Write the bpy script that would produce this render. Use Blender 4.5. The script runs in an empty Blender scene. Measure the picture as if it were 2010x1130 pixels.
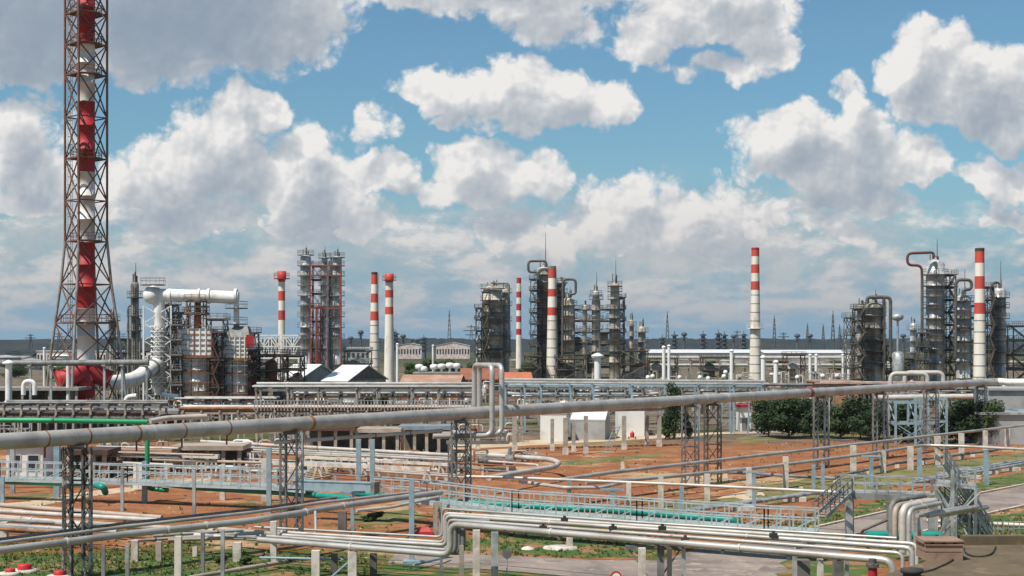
import bpy, math, random
from mathutils import Vector, Matrix
random.seed(7)
R = math.radians
S = bpy.context.scene
# ---------------------------------------------------------------- camera
F, HZ, CX, CAMZ = 3000.0, 668.0, 1005.0, 14.7       # focal length / horizon row / centre column of the 2010 px photo, eye height
cd = bpy.data.cameras.new('camera'); cam = bpy.data.objects.new('camera', cd); S.collection.objects.link(cam)
cam.location = (0, 0, CAMZ); cam.rotation_euler = (R(90), 0, 0)
cd.sensor_width = 36; cd.lens = 36*F/2010; cd.shift_y = (HZ-565)/2010
cd.clip_start = .5; cd.clip_end = 30000
S.camera = cam
S.render.resolution_x, S.render.resolution_y = 1024, 576
S.view_settings.view_transform = 'Standard'; S.view_settings.look = 'None'
S.view_settings.exposure = .14; S.view_settings.gamma = 1
S.cycles.use_denoising = True
S.cycles.max_bounces = 5; S.cycles.diffuse_bounces = 2; S.cycles.glossy_bounces = 2
S.cycles.transparent_max_bounces = 6
# ---------------------------------------------------------------- sun
SUN_EL, SUN_AZ = 58.0, -134.0                         # azimuth clockwise from +Y (straight ahead): behind and left
sd = Vector((math.sin(R(SUN_AZ))*math.cos(R(SUN_EL)), math.cos(R(SUN_AZ))*math.cos(R(SUN_EL)), math.sin(R(SUN_EL))))
sl = bpy.data.lights.new('sun', 'SUN'); sl.energy = 5.0; sl.angle = R(.5); sl.color = (1, .94, .85)
so = bpy.data.objects.new('sun', sl); S.collection.objects.link(so); so.location = (-60, -60, 120)
so.rotation_euler = (-sd).to_track_quat('-Z', 'Y').to_euler()
# ---------------------------------------------------------------- world: Nishita sky with cumulus
W = bpy.data.worlds.new('World'); S.world = W; W.use_nodes = True
class NT:
    """small helper that writes maths as nodes"""
    def __init__(s, tree): s.t = tree
    def node(s, typ, **kw):
        n = s.t.nodes.new(typ)
        for k, v in kw.items(): setattr(n, k, v)
        return n
    def put(s, sock, v):
        if isinstance(v, bpy.types.NodeSocket): s.t.links.new(v, sock)
        else: sock.default_value = v
    def m(s, op, a, b=0.0, c=None, clamp=False):
        n = s.node('ShaderNodeMath', operation=op, use_clamp=clamp)
        s.put(n.inputs[0], a); s.put(n.inputs[1], b)
        if c is not None: s.put(n.inputs[2], c)
        return n.outputs[0]
    def vm(s, op, a, b=(0, 0, 0)):
        n = s.node('ShaderNodeVectorMath', operation=op); s.put(n.inputs[0], a)
        if op == 'SCALE': s.put(n.inputs['Scale'], b)
        else: s.put(n.inputs[1], b)
        return n.outputs['Value'] if op in ('DOT_PRODUCT', 'LENGTH') else n.outputs[0]
    def noise(s, vec, scale, detail=4, rough=.55, dist=0, out='Fac', dim='2D'):
        n = s.node('ShaderNodeTexNoise', noise_dimensions=dim); s.put(n.inputs['Vector'], vec); n.inputs['Scale'].default_value = scale
        n.inputs['Detail'].default_value = detail; n.inputs['Roughness'].default_value = rough; n.inputs['Distortion'].default_value = dist
        return n.outputs[out]
    def smooth(s, v, a, b, lo=0., hi=1.):
        n = s.node('ShaderNodeMapRange', interpolation_type='SMOOTHSTEP'); s.put(n.inputs['Value'], v)
        n.inputs['From Min'].default_value = a; n.inputs['From Max'].default_value = b
        s.put(n.inputs['To Min'], lo); s.put(n.inputs['To Max'], hi)
        return n.outputs[0]
    def lin(s, v, a, b, lo=0., hi=1.):
        n = s.node('ShaderNodeMapRange'); s.put(n.inputs['Value'], v)
        n.inputs['From Min'].default_value = a; n.inputs['From Max'].default_value = b
        s.put(n.inputs['To Min'], lo); s.put(n.inputs['To Max'], hi)
        return n.outputs[0]
    def mix(s, f, a, b, mode='MIX'):
        n = s.node('ShaderNodeMix', data_type='RGBA', blend_type=mode)
        s.put(n.inputs[0], f); s.put(n.inputs[6], a); s.put(n.inputs[7], b)
        return n.outputs[2]
# cumulus: centre (u, v), half width, height above / below the centre, weight; u to the right of the view axis,
# v up from the horizon, both in units of 1/30 of the distance
def cl(x, y, a, up, dn, w=1.0, dark=0.0): return ((x-1005)/100, (668-y)/100, a/100, up/100, dn/100, w, dark)
CLOUDS = [
 cl(330, 45, 350, 300, 140, 1.3, 1.0), cl(60, 90, 240, 300, 100, 1.2, .9), cl(590, 40, 110, 120, 90, .6, .45),
 cl(950, -12, 300, 90, 58, .8, .55), cl(1090, 40, 90, 90, 70, .6, .3),
 cl(50, 310, 95, 120, 90, .9, .25), cl(90, 400, 160, 45, 25, .6, .5),
 cl(300, 370, 115, 95, 75, 1., .15), cl(420, 300, 120, 105, 130, 1.1, .2), cl(500, 225, 62, 62, 60, 1., 0), cl(380, 430, 140, 40, 40, .7, .5),
 cl(600, 370, 120, 112, 110, 1.1, .05), cl(650, 440, 130, 50, 45, .8, .1), cl(735, 355, 80, 40, 45, .9, .1), cl(740, 255, 32, 40, 42, .45, .2),
 cl(900, 360, 85, 60, 48, 1., .1), cl(985, 345, 115, 70, 68, 1.1, .1), cl(1060, 360, 55, 50, 45, .9, .1),
 cl(850, 160, 88, 52, 50, .8, .1), cl(1000, 190, 190, 78, 68, 1.05, .05), cl(1150, 205, 105, 60, 50, .9, .05), cl(910, 250, 45, 16, 16, .4, .2),
 cl(1270, 85, 65, 75, 65, .8, .2), cl(1400, 30, 170, 80, 68, .95, .3), cl(1510, 100, 50, 46, 55, .75, .1), cl(1430, 135, 70, 26, 26, .4, .2),
 cl(1800, 160, 78, 108, 110, 1.15, 0), cl(1900, 190, 150, 122, 100, 1.2, .1), cl(1990, 240, 110, 90, 62, 1., .2),
 cl(1530, 270, 102, 72, 70, 1., .15), cl(1640, 320, 190, 100, 60, 1.1, .25), cl(1665, 205, 36, 52, 70, .7, .1), cl(1780, 325, 85, 42, 42, .9, .15),
 cl(1950, 360, 82, 52, 36, .9, .15), cl(1990, 420, 60, 26, 24, .6, .3),
 cl(1300, 425, 210, 70, 80, .72, .05), cl(1120, 470, 160, 45, 60, .7, .05), cl(1000, 450, 70, 36, 40, .6, 0), cl(1420, 430, 120, 40, 34, .8, .3), cl(1680, 395, 105, 36, 28, .7, .15),
 cl(1550, 405, 40, 18, 14, .5, .7), cl(1650, 460, 75, 34, 32, .6, .1), cl(1250, 400, 60, 26, 30, .6, .4),
]
def cloud_groups():
    g = bpy.data.node_groups.new('cumulus_shape', 'ShaderNodeTree')
    g.interface.new_socket('P', in_out='INPUT', socket_type='NodeSocketVector')
    for nm in ('Density', 'Dark'): g.interface.new_socket(nm, in_out='OUTPUT', socket_type='NodeSocketFloat')
    n = NT(g); gi = n.node('NodeGroupInput'); go = n.node('NodeGroupOutput')
    P = gi.outputs[0]
    wc = n.noise(P, .8, 3, .55, out='Color')
    Q = n.vm('ADD', P, n.vm('SCALE', n.vm('SUBTRACT', wc, (.5, .5, .5)), 1.15))
    sx = n.node('ShaderNodeSeparateXYZ'); g.links.new(Q, sx.inputs[0]); U, V = sx.outputs[0], sx.outputs[1]
    D = None; K = None
    for (u, v, a, up, dn, w, dk) in CLOUDS:
        du = n.m('MULTIPLY_ADD', U, 1/a, -u/a)
        dv = n.m('MAXIMUM', n.m('MULTIPLY_ADD', V, 1/up, -v/up), n.m('MULTIPLY_ADD', V, -1.25/dn, 1.25*v/dn))
        r = n.m('MULTIPLY_ADD', dv, dv, n.m('MULTIPLY', du, du))
        f = n.m('MULTIPLY_ADD', r, -w, w)
        D = f if D is None else n.m('SMOOTH_MAX', D, f, .22)
        if dk:
            q = n.m('MULTIPLY', n.m('MAXIMUM', f, 0.), dk)
            K = q if K is None else n.m('MAXIMUM', K, q)
    n.put(go.inputs['Density'], D); n.put(go.inputs['Dark'], K)
    b = bpy.data.node_groups.new('cumulus_billows', 'ShaderNodeTree')
    b.interface.new_socket('P', in_out='INPUT', socket_type='NodeSocketVector')
    b.interface.new_socket('Billow', in_out='OUTPUT', socket_type='NodeSocketFloat')
    b.interface.new_socket('Relief', in_out='OUTPUT', socket_type='NodeSocketFloat')
    b.interface.new_socket('Layers', in_out='OUTPUT', socket_type='NodeSocketFloat')
    n = NT(b); gi = n.node('NodeGroupInput'); go = n.node('NodeGroupOutput'); P = gi.outputs[0]
    # cauliflower billows: fractal cells at two sizes, and finer wisps
    wc = n.noise(P, 1.3, 2, .5, out='Color'); Q = n.vm('ADD', P, n.vm('SCALE', wc, .45))
    def vor(sc, det, rough):
        vo = n.node('ShaderNodeTexVoronoi', feature='SMOOTH_F1', normalize=True, voronoi_dimensions='2D'); b.links.new(Q, vo.inputs['Vector'])
        vo.inputs['Scale'].default_value = sc; vo.inputs['Detail'].default_value = det; vo.inputs['Roughness'].default_value = rough; vo.inputs['Lacunarity'].default_value = 2.4
        vo.inputs['Smoothness'].default_value = .35
        return n.m('SUBTRACT', .4, vo.outputs['Distance'])
    big = vor(1.25, 3.6, .58)
    fine = n.m('SUBTRACT', n.noise(P, 1.5, 8, .6), .5)
    n.put(go.inputs['Billow'], n.m('MULTIPLY_ADD', big, 2.0, n.m('MULTIPLY', fine, .7)))
    soft = n.m('SUBTRACT', n.noise(P, 1.1, 3.5, .5), .5)
    n.put(go.inputs['Relief'], n.m('MULTIPLY_ADD', vor(1.25, 2.2, .48), 1.5, n.m('MULTIPLY', soft, .9)))
    # low broken layers towards the horizon, ever flatter lower down
    sp = n.node('ShaderNodeSeparateXYZ'); b.links.new(P, sp.inputs[0])
    lo = n.m('MULTIPLY', n.smooth(sp.outputs[1], 3.3, 2.3), n.smooth(sp.outputs[1], .0, .3))
    cv = n.node('ShaderNodeCombineXYZ'); n.put(cv.inputs[0], n.m('MULTIPLY', sp.outputs[0], .62)); n.put(cv.inputs[1], n.m('POWER', n.m('MAXIMUM', sp.outputs[1], .01), .75)); n.put(cv.inputs[1], n.m('MULTIPLY', cv.inputs[1].links[0].from_socket, 2.2))
    band = n.m('SUBTRACT', n.noise(cv.outputs[0], .95, 7, .62), .415)
    n.put(go.inputs['Layers'], n.m('MULTIPLY_ADD', n.m('MULTIPLY', band, 4.), lo, n.m('MULTIPLY_ADD', lo, 1., -1.)))
    return g, b
def build_world():
    t = W.node_tree; t.nodes.clear(); n = NT(t)
    tc = n.node('ShaderNodeTexCoord'); s = n.node('ShaderNodeSeparateXYZ'); t.links.new(tc.outputs['Generated'], s.inputs[0])
    y = n.m('MAXIMUM', n.m('ABSOLUTE', s.outputs[1]), .3)
    u = n.m('MULTIPLY', n.m('DIVIDE', s.outputs[0], y), 30.); v = n.m('MULTIPLY', n.m('DIVIDE', s.outputs[2], y), 30.)
    cb = n.node('ShaderNodeCombineXYZ'); n.put(cb.inputs[0], u); n.put(cb.inputs[1], v); P = cb.outputs[0]
    G, B = cloud_groups()
    def grp(k, off):
        q = n.node('ShaderNodeGroup', node_tree=k); n.put(q.inputs[0], n.vm('ADD', P, off) if off else P); return q.outputs
    D0, dk = grp(G, None); D2, _ = grp(G, (-.3, .62, 0))
    b0, r0, l0 = grp(B, None); _, r1, l1 = grp(B, (-.07, .10, 0)); b2, r2, l2 = grp(B, (-.22, .32, 0))
    # other parts of the sky, away from the view axis
    side = n.smooth(n.m('ABSOLUTE', u), 11.5, 15.)
    ds = n.m('MULTIPLY_ADD', n.m('SUBTRACT', n.noise(P, .22, 5, .6), .60), 5., n.m('MULTIPLY_ADD', side, 1., -1.))
    c0 = n.m('ADD', D0, b0)
    d0 = n.m('MAXIMUM', n.m('MAXIMUM', c0, l0), ds)
    isl = n.m('GREATER_THAN', l0, c0)
    alpha = n.m('MAXIMUM', n.smooth(c0, -.12, .5), n.m('MAXIMUM', n.smooth(l0, -.25, .9, 0., .92), n.smooth(ds, 0., .5)))
    # light reaching this bit of cloud through what lies between it and the sun
    g1 = n.m('ADD', n.m('SUBTRACT', r1, r0), n.m('MULTIPLY', n.m('SUBTRACT', r2, r0), .75))
    gl = n.m('ADD', n.m('MULTIPLY', n.m('SUBTRACT', l1, l0), .9), .18)
    g1 = n.m('ADD', n.m('MULTIPLY', g1, n.m('SUBTRACT', 1., isl)), n.m('MULTIPLY', gl, isl))
    a2 = n.m('MAXIMUM', n.m('MULTIPLY_ADD', r2, .4, D2), 0.)
    T = n.m('EXPONENT', n.m('MULTIPLY_ADD', g1, -.8, n.m('MULTIPLY', a2, -1.1)), 0.)
    T = n.m('MULTIPLY', n.m('MINIMUM', T, 1.2), n.m('EXPONENT', n.m('MULTIPLY', dk, -1.15)))
    sky = n.node('ShaderNodeTexSky', sky_type='NISHITA'); sky.sun_disc = False
    sky.sun_elevation = R(SUN_EL); sky.sun_rotation = R(SUN_AZ); sky.altitude = 100; sky.air_density = 1.0; sky.dust_density = 1.2; sky.ozone_density = 1.5
    low = n.smooth(v, 0., 3.6)
    skyc = n.mix(low, (2.9, 4.5, 6.0, 1), n.mix(1., sky.outputs[0], SKYTINT, 'MULTIPLY'))
    lit = n.mix(low, (6.4, 6.0, 5.9, 1), (10.3, 10.0, 9.7, 1)); dark = n.mix(low, (3.2, 4.2, 5.3, 1), (3.0, 3.8, 4.8, 1))
    cc = n.mix(n.lin(T, .0, .98), dark, lit)
    alpha = n.m('MULTIPLY', alpha, n.lin(v, 0., 1.2, .35, .98))
    ex = lambda cu, cv, a, b: n.m('EXPONENT', n.m('MULTIPLY', n.m('ADD', n.m('POWER', n.m('ABSOLUTE', n.m('MULTIPLY_ADD', u, 1/a, -cu/a)), 4.), n.m('POWER', n.m('ABSOLUTE', n.m('MULTIPLY_ADD', v, 1/b, -cv/b)), 4.)), -1.), 0.)
    veil = n.m('MAXIMUM', ex(3.6, 2.0, 4.2, 1.15), n.m('MULTIPLY', ex(-6.4, 1.9, 4.6, 1.0), .9))
    veil = n.m('MULTIPLY', veil, n.smooth(n.noise(P, .8, 5, .6), .3, .65, .1, .75))
    skyc = n.mix(veil, skyc, n.mix(n.smooth(r0, -.5, .5), (3.9, 4.7, 5.6, 1), (7.2, 6.8, 6.4, 1)))
    fin = n.mix(alpha, skyc, cc)
    bg = n.node('ShaderNodeBackground'); n.put(bg.inputs[0], fin); bg.inputs[1].default_value = .078
    o = n.node('ShaderNodeOutputWorld'); t.links.new(bg.outputs[0], o.inputs[0])
    W.cycles.sampling_method = 'MANUAL'; W.cycles.sample_map_resolution = 256
SKYTINT = (.78, 1.13, 1.22, 1)
build_world()
# ---------------------------------------------------------------- materials
MATS = {}
def M(name, c, rough=.6, metal=0., c2=None, sc=.6, lo=.45, hi=.62, c3=None, sc3=2.5, lo3=.58, hi3=.68, bump=0., stretch=(1, 1, 1), spec=.4):
    if name in MATS: return MATS[name]
    m = bpy.data.materials.new(name); m.use_nodes = True; t = m.node_tree; n = NT(t)
    b = t.nodes['Principled BSDF']; b.inputs['Roughness'].default_value = rough; b.inputs['Metallic'].default_value = metal
    b.inputs['Specular IOR Level'].default_value = spec
    col = (*c, 1)
    if c2 or bump:
        tc = n.node('ShaderNodeTexCoord'); oi = n.node('ShaderNodeObjectInfo')
        v = n.vm('ADD', tc.outputs['Object'], n.vm('SCALE', (37., 61., 23.), oi.outputs['Random']))
        if stretch != (1, 1, 1): v = n.vm('MULTIPLY', v, stretch)
        nz = n.noise(v, sc, 4, .62, dim='3D')
        if c2: col = n.mix(n.smooth(nz, lo, hi), col, (*c2, 1))
        if c3: col = n.mix(n.smooth(n.noise(v, sc3, 5, .65, dim='3D'), lo3, hi3), col, (*c3, 1))
        if bump:
            bp = n.node('ShaderNodeBump'); bp.inputs['Strength'].default_value = bump; bp.inputs['Distance'].default_value = .05
            n.put(bp.inputs['Height'], nz); t.links.new(bp.outputs[0], b.inputs['Normal'])
    n.put(b.inputs['Base Color'], col)
    MATS[name] = m; return m
alu   = M('aluminium_cladding', (.47, .45, .415), .40, .3, (.34, .315, .28), .35, .42, .66, (.26, .17, .11), 1.3, .62, .74, .12)
aluw  = M('pale_cladding', (.54, .50, .445), .5, .15, (.40, .355, .305), .5, .42, .66, (.34, .23, .15), 1.6, .62, .74, .12)
alub  = M('beige_cladding', (.42, .345, .275), .6, .1, (.31, .245, .19), .5, .42, .66, (.26, .15, .09), 1.6, .60, .74, .12)
colm  = M('column_cladding', (.58, .58, .57), .36, .22, (.36, .355, .345), .16, .44, .62, (.16, .11, .08), .5, .56, .7, .1)
cold  = M('grimy_cladding', (.36, .335, .285), .5, .1, (.13, .118, .10), .2, .42, .6, (.15, .09, .05), .6, .55, .7, .1)
colt  = M('tan_cladding', (.54, .49, .40), .5, .1, (.26, .23, .185), .25, .42, .6, (.22, .12, .06), .6, .58, .7, .1)
galv  = M('galvanised_steel', (.47, .485, .475), .5, .35, (.25, .265, .265), .8, .4, .65)
gblue = M('blue_grey_paint', (.27, .37, .41), .55, .05, (.20, .28, .31), .9, .42, .64, (.22, .13, .08), 2., .64, .72)
dark  = M('dark_steel', (.085, .08, .072), .6, .1, (.15, .125, .095), .6, .45, .65)
dgrey = M('grey_steel', (.22, .22, .212), .6, .1, (.135, .13, .122), .7, .42, .62, (.16, .09, .05), 1.8, .6, .7)
rust  = M('rusty_steel', (.20, .075, .035), .8, .0, (.30, .135, .06), .8, .42, .62, (.09, .045, .03), 1.7, .56, .7)
rustr = M('red_oxide_paint', (.27, .055, .04), .65, 0, (.20, .06, .04), .7, .42, .62)
white = M('white_paint', (.76, .75, .71), .55, 0, (.58, .54, .48), .5, .48, .70, (.40, .26, .16), 1.1, .63, .75, stretch=(1, 1, .35))
cream = M('cream_paint', (.76, .70, .60), .6, 0, (.62, .55, .46), .4, .46, .66, (.46, .34, .25), .8, .58, .74, stretch=(1, 1, .18))
redp  = M('red_paint', (.50, .028, .025), .5, 0, (.40, .03, .03), .4, .44, .66)
ored  = M('orange_red_paint', (.58, .07, .04), .6, 0, (.44, .065, .045), .5, .42, .66, (.30, .06, .04), .9, .6, .75, stretch=(1, 1, .2))
dred  = M('deep_red_paint', (.40, .020, .026), .6, 0, (.30, .022, .024), .35, .42, .66, (.20, .025, .022), .8, .6, .74, stretch=(1, 1, .3))
black = M('soot', (.03, .03, .03), .9, 0, (.06, .055, .05), 1.)
conc  = M('whitewashed_concrete', (.60, .55, .48), .85, 0, (.42, .365, .30), 1.4, .42, .64, (.30, .21, .14), 2., .60, .72, .2)
concg = M('bare_concrete', (.36, .32, .27), .85, 0, (.25, .215, .18), .8, .42, .64, (.17, .13, .10), 1.8, .58, .7, .2)
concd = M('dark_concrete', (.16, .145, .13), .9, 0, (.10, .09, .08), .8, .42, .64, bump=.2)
teal  = M('teal_paint', (.008, .25, .20), .4, 0, (.01, .19, .155), .5, .42, .64)
green = M('green_paint', (.015, .30, .12), .4, 0, (.015, .23, .10), .5, .42, .64)
brickm = M('brick_red', (.30, .12, .07), .9, 0, (.22, .085, .05), 1.4, .42, .64)
tan   = M('tan_render', (.50, .39, .27), .9, 0, (.40, .30, .2), .5, .42, .64)
wallw = M('white_render', (.74, .72, .68), .85, 0, (.60, .57, .52), .3, .45, .68)
wallg = M('grey_render', (.36, .36, .35), .85, 0, (.26, .255, .25), .35, .42, .66)
pink  = M('pink_brick', (.52, .36, .31), .9, 0, (.64, .56, .51), .5, .42, .55)
roofw = M('white_roof_sheet', (.74, .735, .71), .4, .1, (.68, .66, .62), .3, .5, .7)
roofb = M('brown_roof_sheet', (.33, .19, .13), .8, 0, (.42, .27, .19), .4, .42, .64)
roofr = M('orange_roof_sheet', (.50, .15, .07), .75, 0, (.40, .13, .07), .4, .42, .64)
roofg = M('grey_roof_sheet', (.22, .21, .20), .8, 0, (.31, .29, .26), .3, .42, .64)
glass = M('dark_glass', (.03, .04, .05), .15, 0, (.05, .06, .07), 1.)
bark  = M('bark', (.10, .075, .05), .9, 0, (.06, .045, .03), 3.)
def leafmat(name, a, b, cc):
    if name in MATS: return MATS[name]
    m = bpy.data.materials.new(name); m.use_nodes = True; t = m.node_tree; n = NT(t); p = t.nodes['Principled BSDF']
    g = n.node('ShaderNodeNewGeometry'); r = n.node('ShaderNodeValToRGB'); t.links.new(g.outputs['Random Per Island'], r.inputs[0])
    e = r.color_ramp.elements; e[0].color = (*a, 1); e[1].color = (*cc, 1); k = e.new(.55); k.color = (*b, 1)
    t.links.new(r.outputs[0], p.inputs['Base Color']); p.inputs['Roughness'].default_value = .6; p.inputs['Specular IOR Level'].default_value = .25
    MATS[name] = m; return m
leafd = leafmat('dark_leaf', (.012, .024, .008), (.020, .040, .011), (.042, .072, .018))
leafm = leafmat('mid_leaf', (.03, .055, .014), (.045, .085, .02), (.08, .12, .03))
# ---------------------------------------------------------------- pixel rays to world points (on true heights / distances)
def P(px, py, D): return Vector(((px-CX)*D/F, D, CAMZ-(py-HZ)*D/F))
def Zp(px, py, z): return P(px, py, F*(CAMZ-z)/(py-HZ))
def Gp(px, py): return Zp(px, py, 0.)
# ---------------------------------------------------------------- mesh builder
class MB:
    def __init__(s): s.v = []; s.f = []; s.mi = []; s.sm = []; s.mats = []
    def _m(s, m):
        if m is None: return 0
        if m not in s.mats: s.mats.append(m)
        return s.mats.index(m)
    def add(s, vs, fs, m=None, smooth=False):
        o = len(s.v); k = s._m(m); s.v += [Vector(q) for q in vs]
        for f in fs: s.f.append([i+o for i in f]); s.mi.append(k); s.sm.append(smooth)
        return s
    def sweep(s, pts, r, n=8, m=None, caps=True, smooth=True):
        pts = [Vector(p) for p in pts]; rs = r if isinstance(r, (list, tuple)) else [r]*len(pts)
        t0 = (pts[1]-pts[0]).normalized(); up = Vector((0, 0, 1)) if abs(t0.z) < .9 else Vector((1, 0, 0))
        a = t0.cross(up).normalized(); V = []; prev = t0
        for i, p in enumerate(pts):
            if i == 0: t = t0
            elif i == len(pts)-1: t = (pts[i]-pts[i-1]).normalized()
            else: t = ((pts[i]-pts[i-1]).normalized()+(pts[i+1]-pts[i]).normalized()).normalized()
            q = prev.rotation_difference(t); a = q @ a; a = (a-t*a.dot(t)).normalized(); b = t.cross(a); prev = t
            for k in range(n):
                w = 2*math.pi*k/n; V.append(p+(a*math.cos(w)+b*math.sin(w))*rs[i])
        Fc = []
        for i in range(len(pts)-1):
            for k in range(n): Fc.append([i*n+k, i*n+(k+1) % n, (i+1)*n+(k+1) % n, (i+1)*n+k])
        s.add(V, Fc, m, smooth)
        if caps:
            e = (len(pts)-1)*n; s.add(V[:n], [list(range(n))[::-1]], m); s.add(V[e:], [list(range(n))], m)
        return s
    def pipe(s, pts, r, n=10, m=None, bend=None, seg=4): return s.sweep(fillet(pts, bend if bend is not None else r*3, seg), r, n, m)
    def lathe(s, c, prof, n=16, m=None, smooth=True, a0=0, a1=2*math.pi):
        c = Vector(c); full = abs(a1-a0-2*math.pi) < 1e-6; k = n if full else n+1
        V = [c+Vector((r*math.cos(a0+(a1-a0)*j/n), r*math.sin(a0+(a1-a0)*j/n), z)) for r, z in prof for j in range(k)]
        Fc = [[i*k+j, i*k+(j+1) % k, (i+1)*k+(j+1) % k, (i+1)*k+j] for i in range(len(prof)-1) for j in range(n)]
        return s.add(V, Fc, m, smooth)
    def cyl(s, c, r, h, n=14, m=None, r2=None):
        r2 = r if r2 is None else r2; s.lathe(c, [(r, 0), (r2, h)], n, m); c = Vector(c)
        T = [c+Vector((r2*math.cos(2*math.pi*j/n), r2*math.sin(2*math.pi*j/n), h)) for j in range(n)]
        B = [c+Vector((r*math.cos(2*math.pi*j/n), r*math.sin(2*math.pi*j/n), 0)) for j in range(n)]
        s.add(T, [list(range(n))], m); return s.add(B, [list(range(n))[::-1]], m)
    def box(s, lo, hi, m=None, rot=0., piv=None):
        x0, y0, z0 = lo; x1, y1, z1 = hi
        V = [Vector(q) for q in ((x0, y0, z0), (x1, y0, z0), (x1, y1, z0), (x0, y1, z0), (x0, y0, z1), (x1, y0, z1), (x1, y1, z1), (x0, y1, z1))]
        if rot:
            pv = Vector(piv if piv is not None else ((x0+x1)/2, (y0+y1)/2, 0)); mt = Matrix.Rotation(rot, 3, 'Z'); pv.z = 0
            V = [mt @ (q-pv)+pv for q in V]
        return s.add(V, [[3, 2, 1, 0], [4, 5, 6, 7], [0, 1, 5, 4], [1, 2, 6, 5], [2, 3, 7, 6], [3, 0, 4, 7]], m)
    def beam(s, p0, p1, w, h=None, m=None, up=None):
        p0, p1 = Vector(p0), Vector(p1); h = w if h is None else h; t = (p1-p0)
        if t.length < 1e-6: return s
        t.normalize(); u = Vector(up) if up else (Vector((0, 0, 1)) if abs(t.z) < .95 else Vector((0, 1, 0)))
        a = t.cross(u).normalized(); b = a.cross(t).normalized(); a *= w/2; b *= h/2
        V = [p0-a-b, p0+a-b, p0+a+b, p0-a+b, p1-a-b, p1+a-b, p1+a+b, p1-a+b]
        return s.add(V, [[0, 1, 2, 3], [7, 6, 5, 4], [4, 5, 1, 0], [5, 6, 2, 1], [6, 7, 3, 2], [7, 4, 0, 3]], m)
    def ring(s, c, r, th, n=20, m=None, z=0.): # thin horizontal hoop
        c = Vector(c); return s.lathe(c+Vector((0, 0, z)), [(r-th, -th), (r+th, -th), (r+th, th), (r-th, th), (r-th, -th)], n, m, False)
    def build(s, name, mat=None, parent=None, loc=None):
        me = bpy.data.meshes.new(name); o = bpy.data.objects.new(name, me); S.collection.objects.link(o)
        root = parent
        while root is not None and root.parent: root = root.parent
        if parent is not None: off = Vector(root.location); o.parent = parent
        else:
            if loc is None:
                xs = [q.x for q in s.v]; ys = [q.y for q in s.v]; loc = ((min(xs)+max(xs))/2, (min(ys)+max(ys))/2, min(q.z for q in s.v))
            off = Vector(loc); o.location = off
        me.from_pydata([q-off for q in s.v], [], s.f)
        ms = s.mats or [mat]
        if mat is not None and not s.mats: ms = [mat]
        for q in ms: me.materials.append(q)
        me.polygons.foreach_set('material_index', s.mi); me.polygons.foreach_set('use_smooth', s.sm); me.update()
        return o
def fillet(pts, rad, seg=4):
    pts = [Vector(p) for p in pts]
    if len(pts) < 3 or rad <= 0: return pts
    out = [pts[0]]
    for i in range(1, len(pts)-1):
        a, b, c = pts[i-1], pts[i], pts[i+1]; u = (a-b); v = (c-b); d = min(rad, u.length*.49, v.length*.49)
        p, q = b+u.normalized()*d, b+v.normalized()*d
        for k in range(seg+1):
            w = k/seg; out.append(p*(1-w)**2+b*2*w*(1-w)+q*w*w)
    return out+[pts[-1]]
def tag(o, label, cat, group=None, kind=None):
    if label: o['label'] = label
    if cat: o['category'] = cat
    if group: o['group'] = group
    if kind: o['kind'] = kind
    return o
def thing(name, label, cat, loc, group=None):
    o = bpy.data.objects.new(name, None); S.collection.objects.link(o); o.location = loc; o.empty_display_size = .3
    return tag(o, label, cat, group)
def structure(o): o['kind'] = 'structure'; return o
def copy_tree(o, parent=None):
    c = o.copy(); S.collection.objects.link(c)
    if parent is not None: c.parent = parent
    for ch in [q for q in KIDS.get(o.name, ())] : copy_tree(bpy.data.objects[ch], c)
    return c
KIDS = {}
def index_kids():
    KIDS.clear()
    for o in S.objects:
        if o.parent: KIDS.setdefault(o.parent.name, []).append(o.name)
NUM = ['', 'second', 'third', 'fourth', 'fifth', 'sixth', 'seventh', 'eighth', 'ninth', 'tenth', 'eleventh', 'twelfth', 'thirteenth', 'fourteenth', 'fifteenth', 'sixteenth', 'seventeenth', 'eighteenth', 'nineteenth', 'twentieth']
def nth(i, n):
    if n == 1: return 'the only one there'
    if i == 0: return 'leftmost of them'
    if i == n-1: return 'rightmost of them'
    return NUM[i]+' from left' if i <= n//2 or n-1-i >= len(NUM) else NUM[n-1-i]+' from right'
# ---------------------------------------------------------------- repeated builders
def seams(mb, pts, r, step, m, n=12, seed=1):
    """lapped cladding joints along a pipe path"""
    rng = random.Random(seed); acc = step*.6
    for a, b in zip(pts, pts[1:]):
        L = (b-a).length; d = acc
        while d < L-.15:
            p = a.lerp(b, d/L); t = (b-a).normalized(); mb.sweep([p-t*.035, p+t*.035], r*1.03, n, m, True, False); d += step*rng.uniform(.85, 1.15)
        acc = max(.3, d-L)
def pipe_thing(label, pts, r, m, group=None, n=12, bend=None, flanges=(), fm=None, name='pipe', clamps=()):
    mb = MB(); q = fillet(pts, bend if bend is not None else r*3, 4)
    if r >= .1 and min(Vector(p).y for p in pts) < 150: mb.sweep(q, r, n, m); seams(mb, q, r, max(1.6, r*11), m, n, int(abs(q[0].x)*10))
    else: mb.sweep(q, r, n, m)
    o = mb.build(name, m, None, loc=pts[0]); tag(o, label, 'pipe', group)
    pts = [Vector(p) for p in pts]
    def at(f):
        i = min(int(f), len(pts)-2); w = f-i; return pts[i].lerp(pts[i+1], w), (pts[i+1]-pts[i]).normalized()
    for f in flanges:
        p, t = at(f); b = MB(); b.sweep([p-t*r*.35, p+t*r*.35], r*1.22, n, fm or m); b.build('flange', fm or m, o)
    for f in clamps:
        p, t = at(f); b = MB(); b.sweep([p-t*.06, p+t*.06], r*1.08, n, fm or dark); b.build('clamp', fm or dark, o)
    return o
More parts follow.
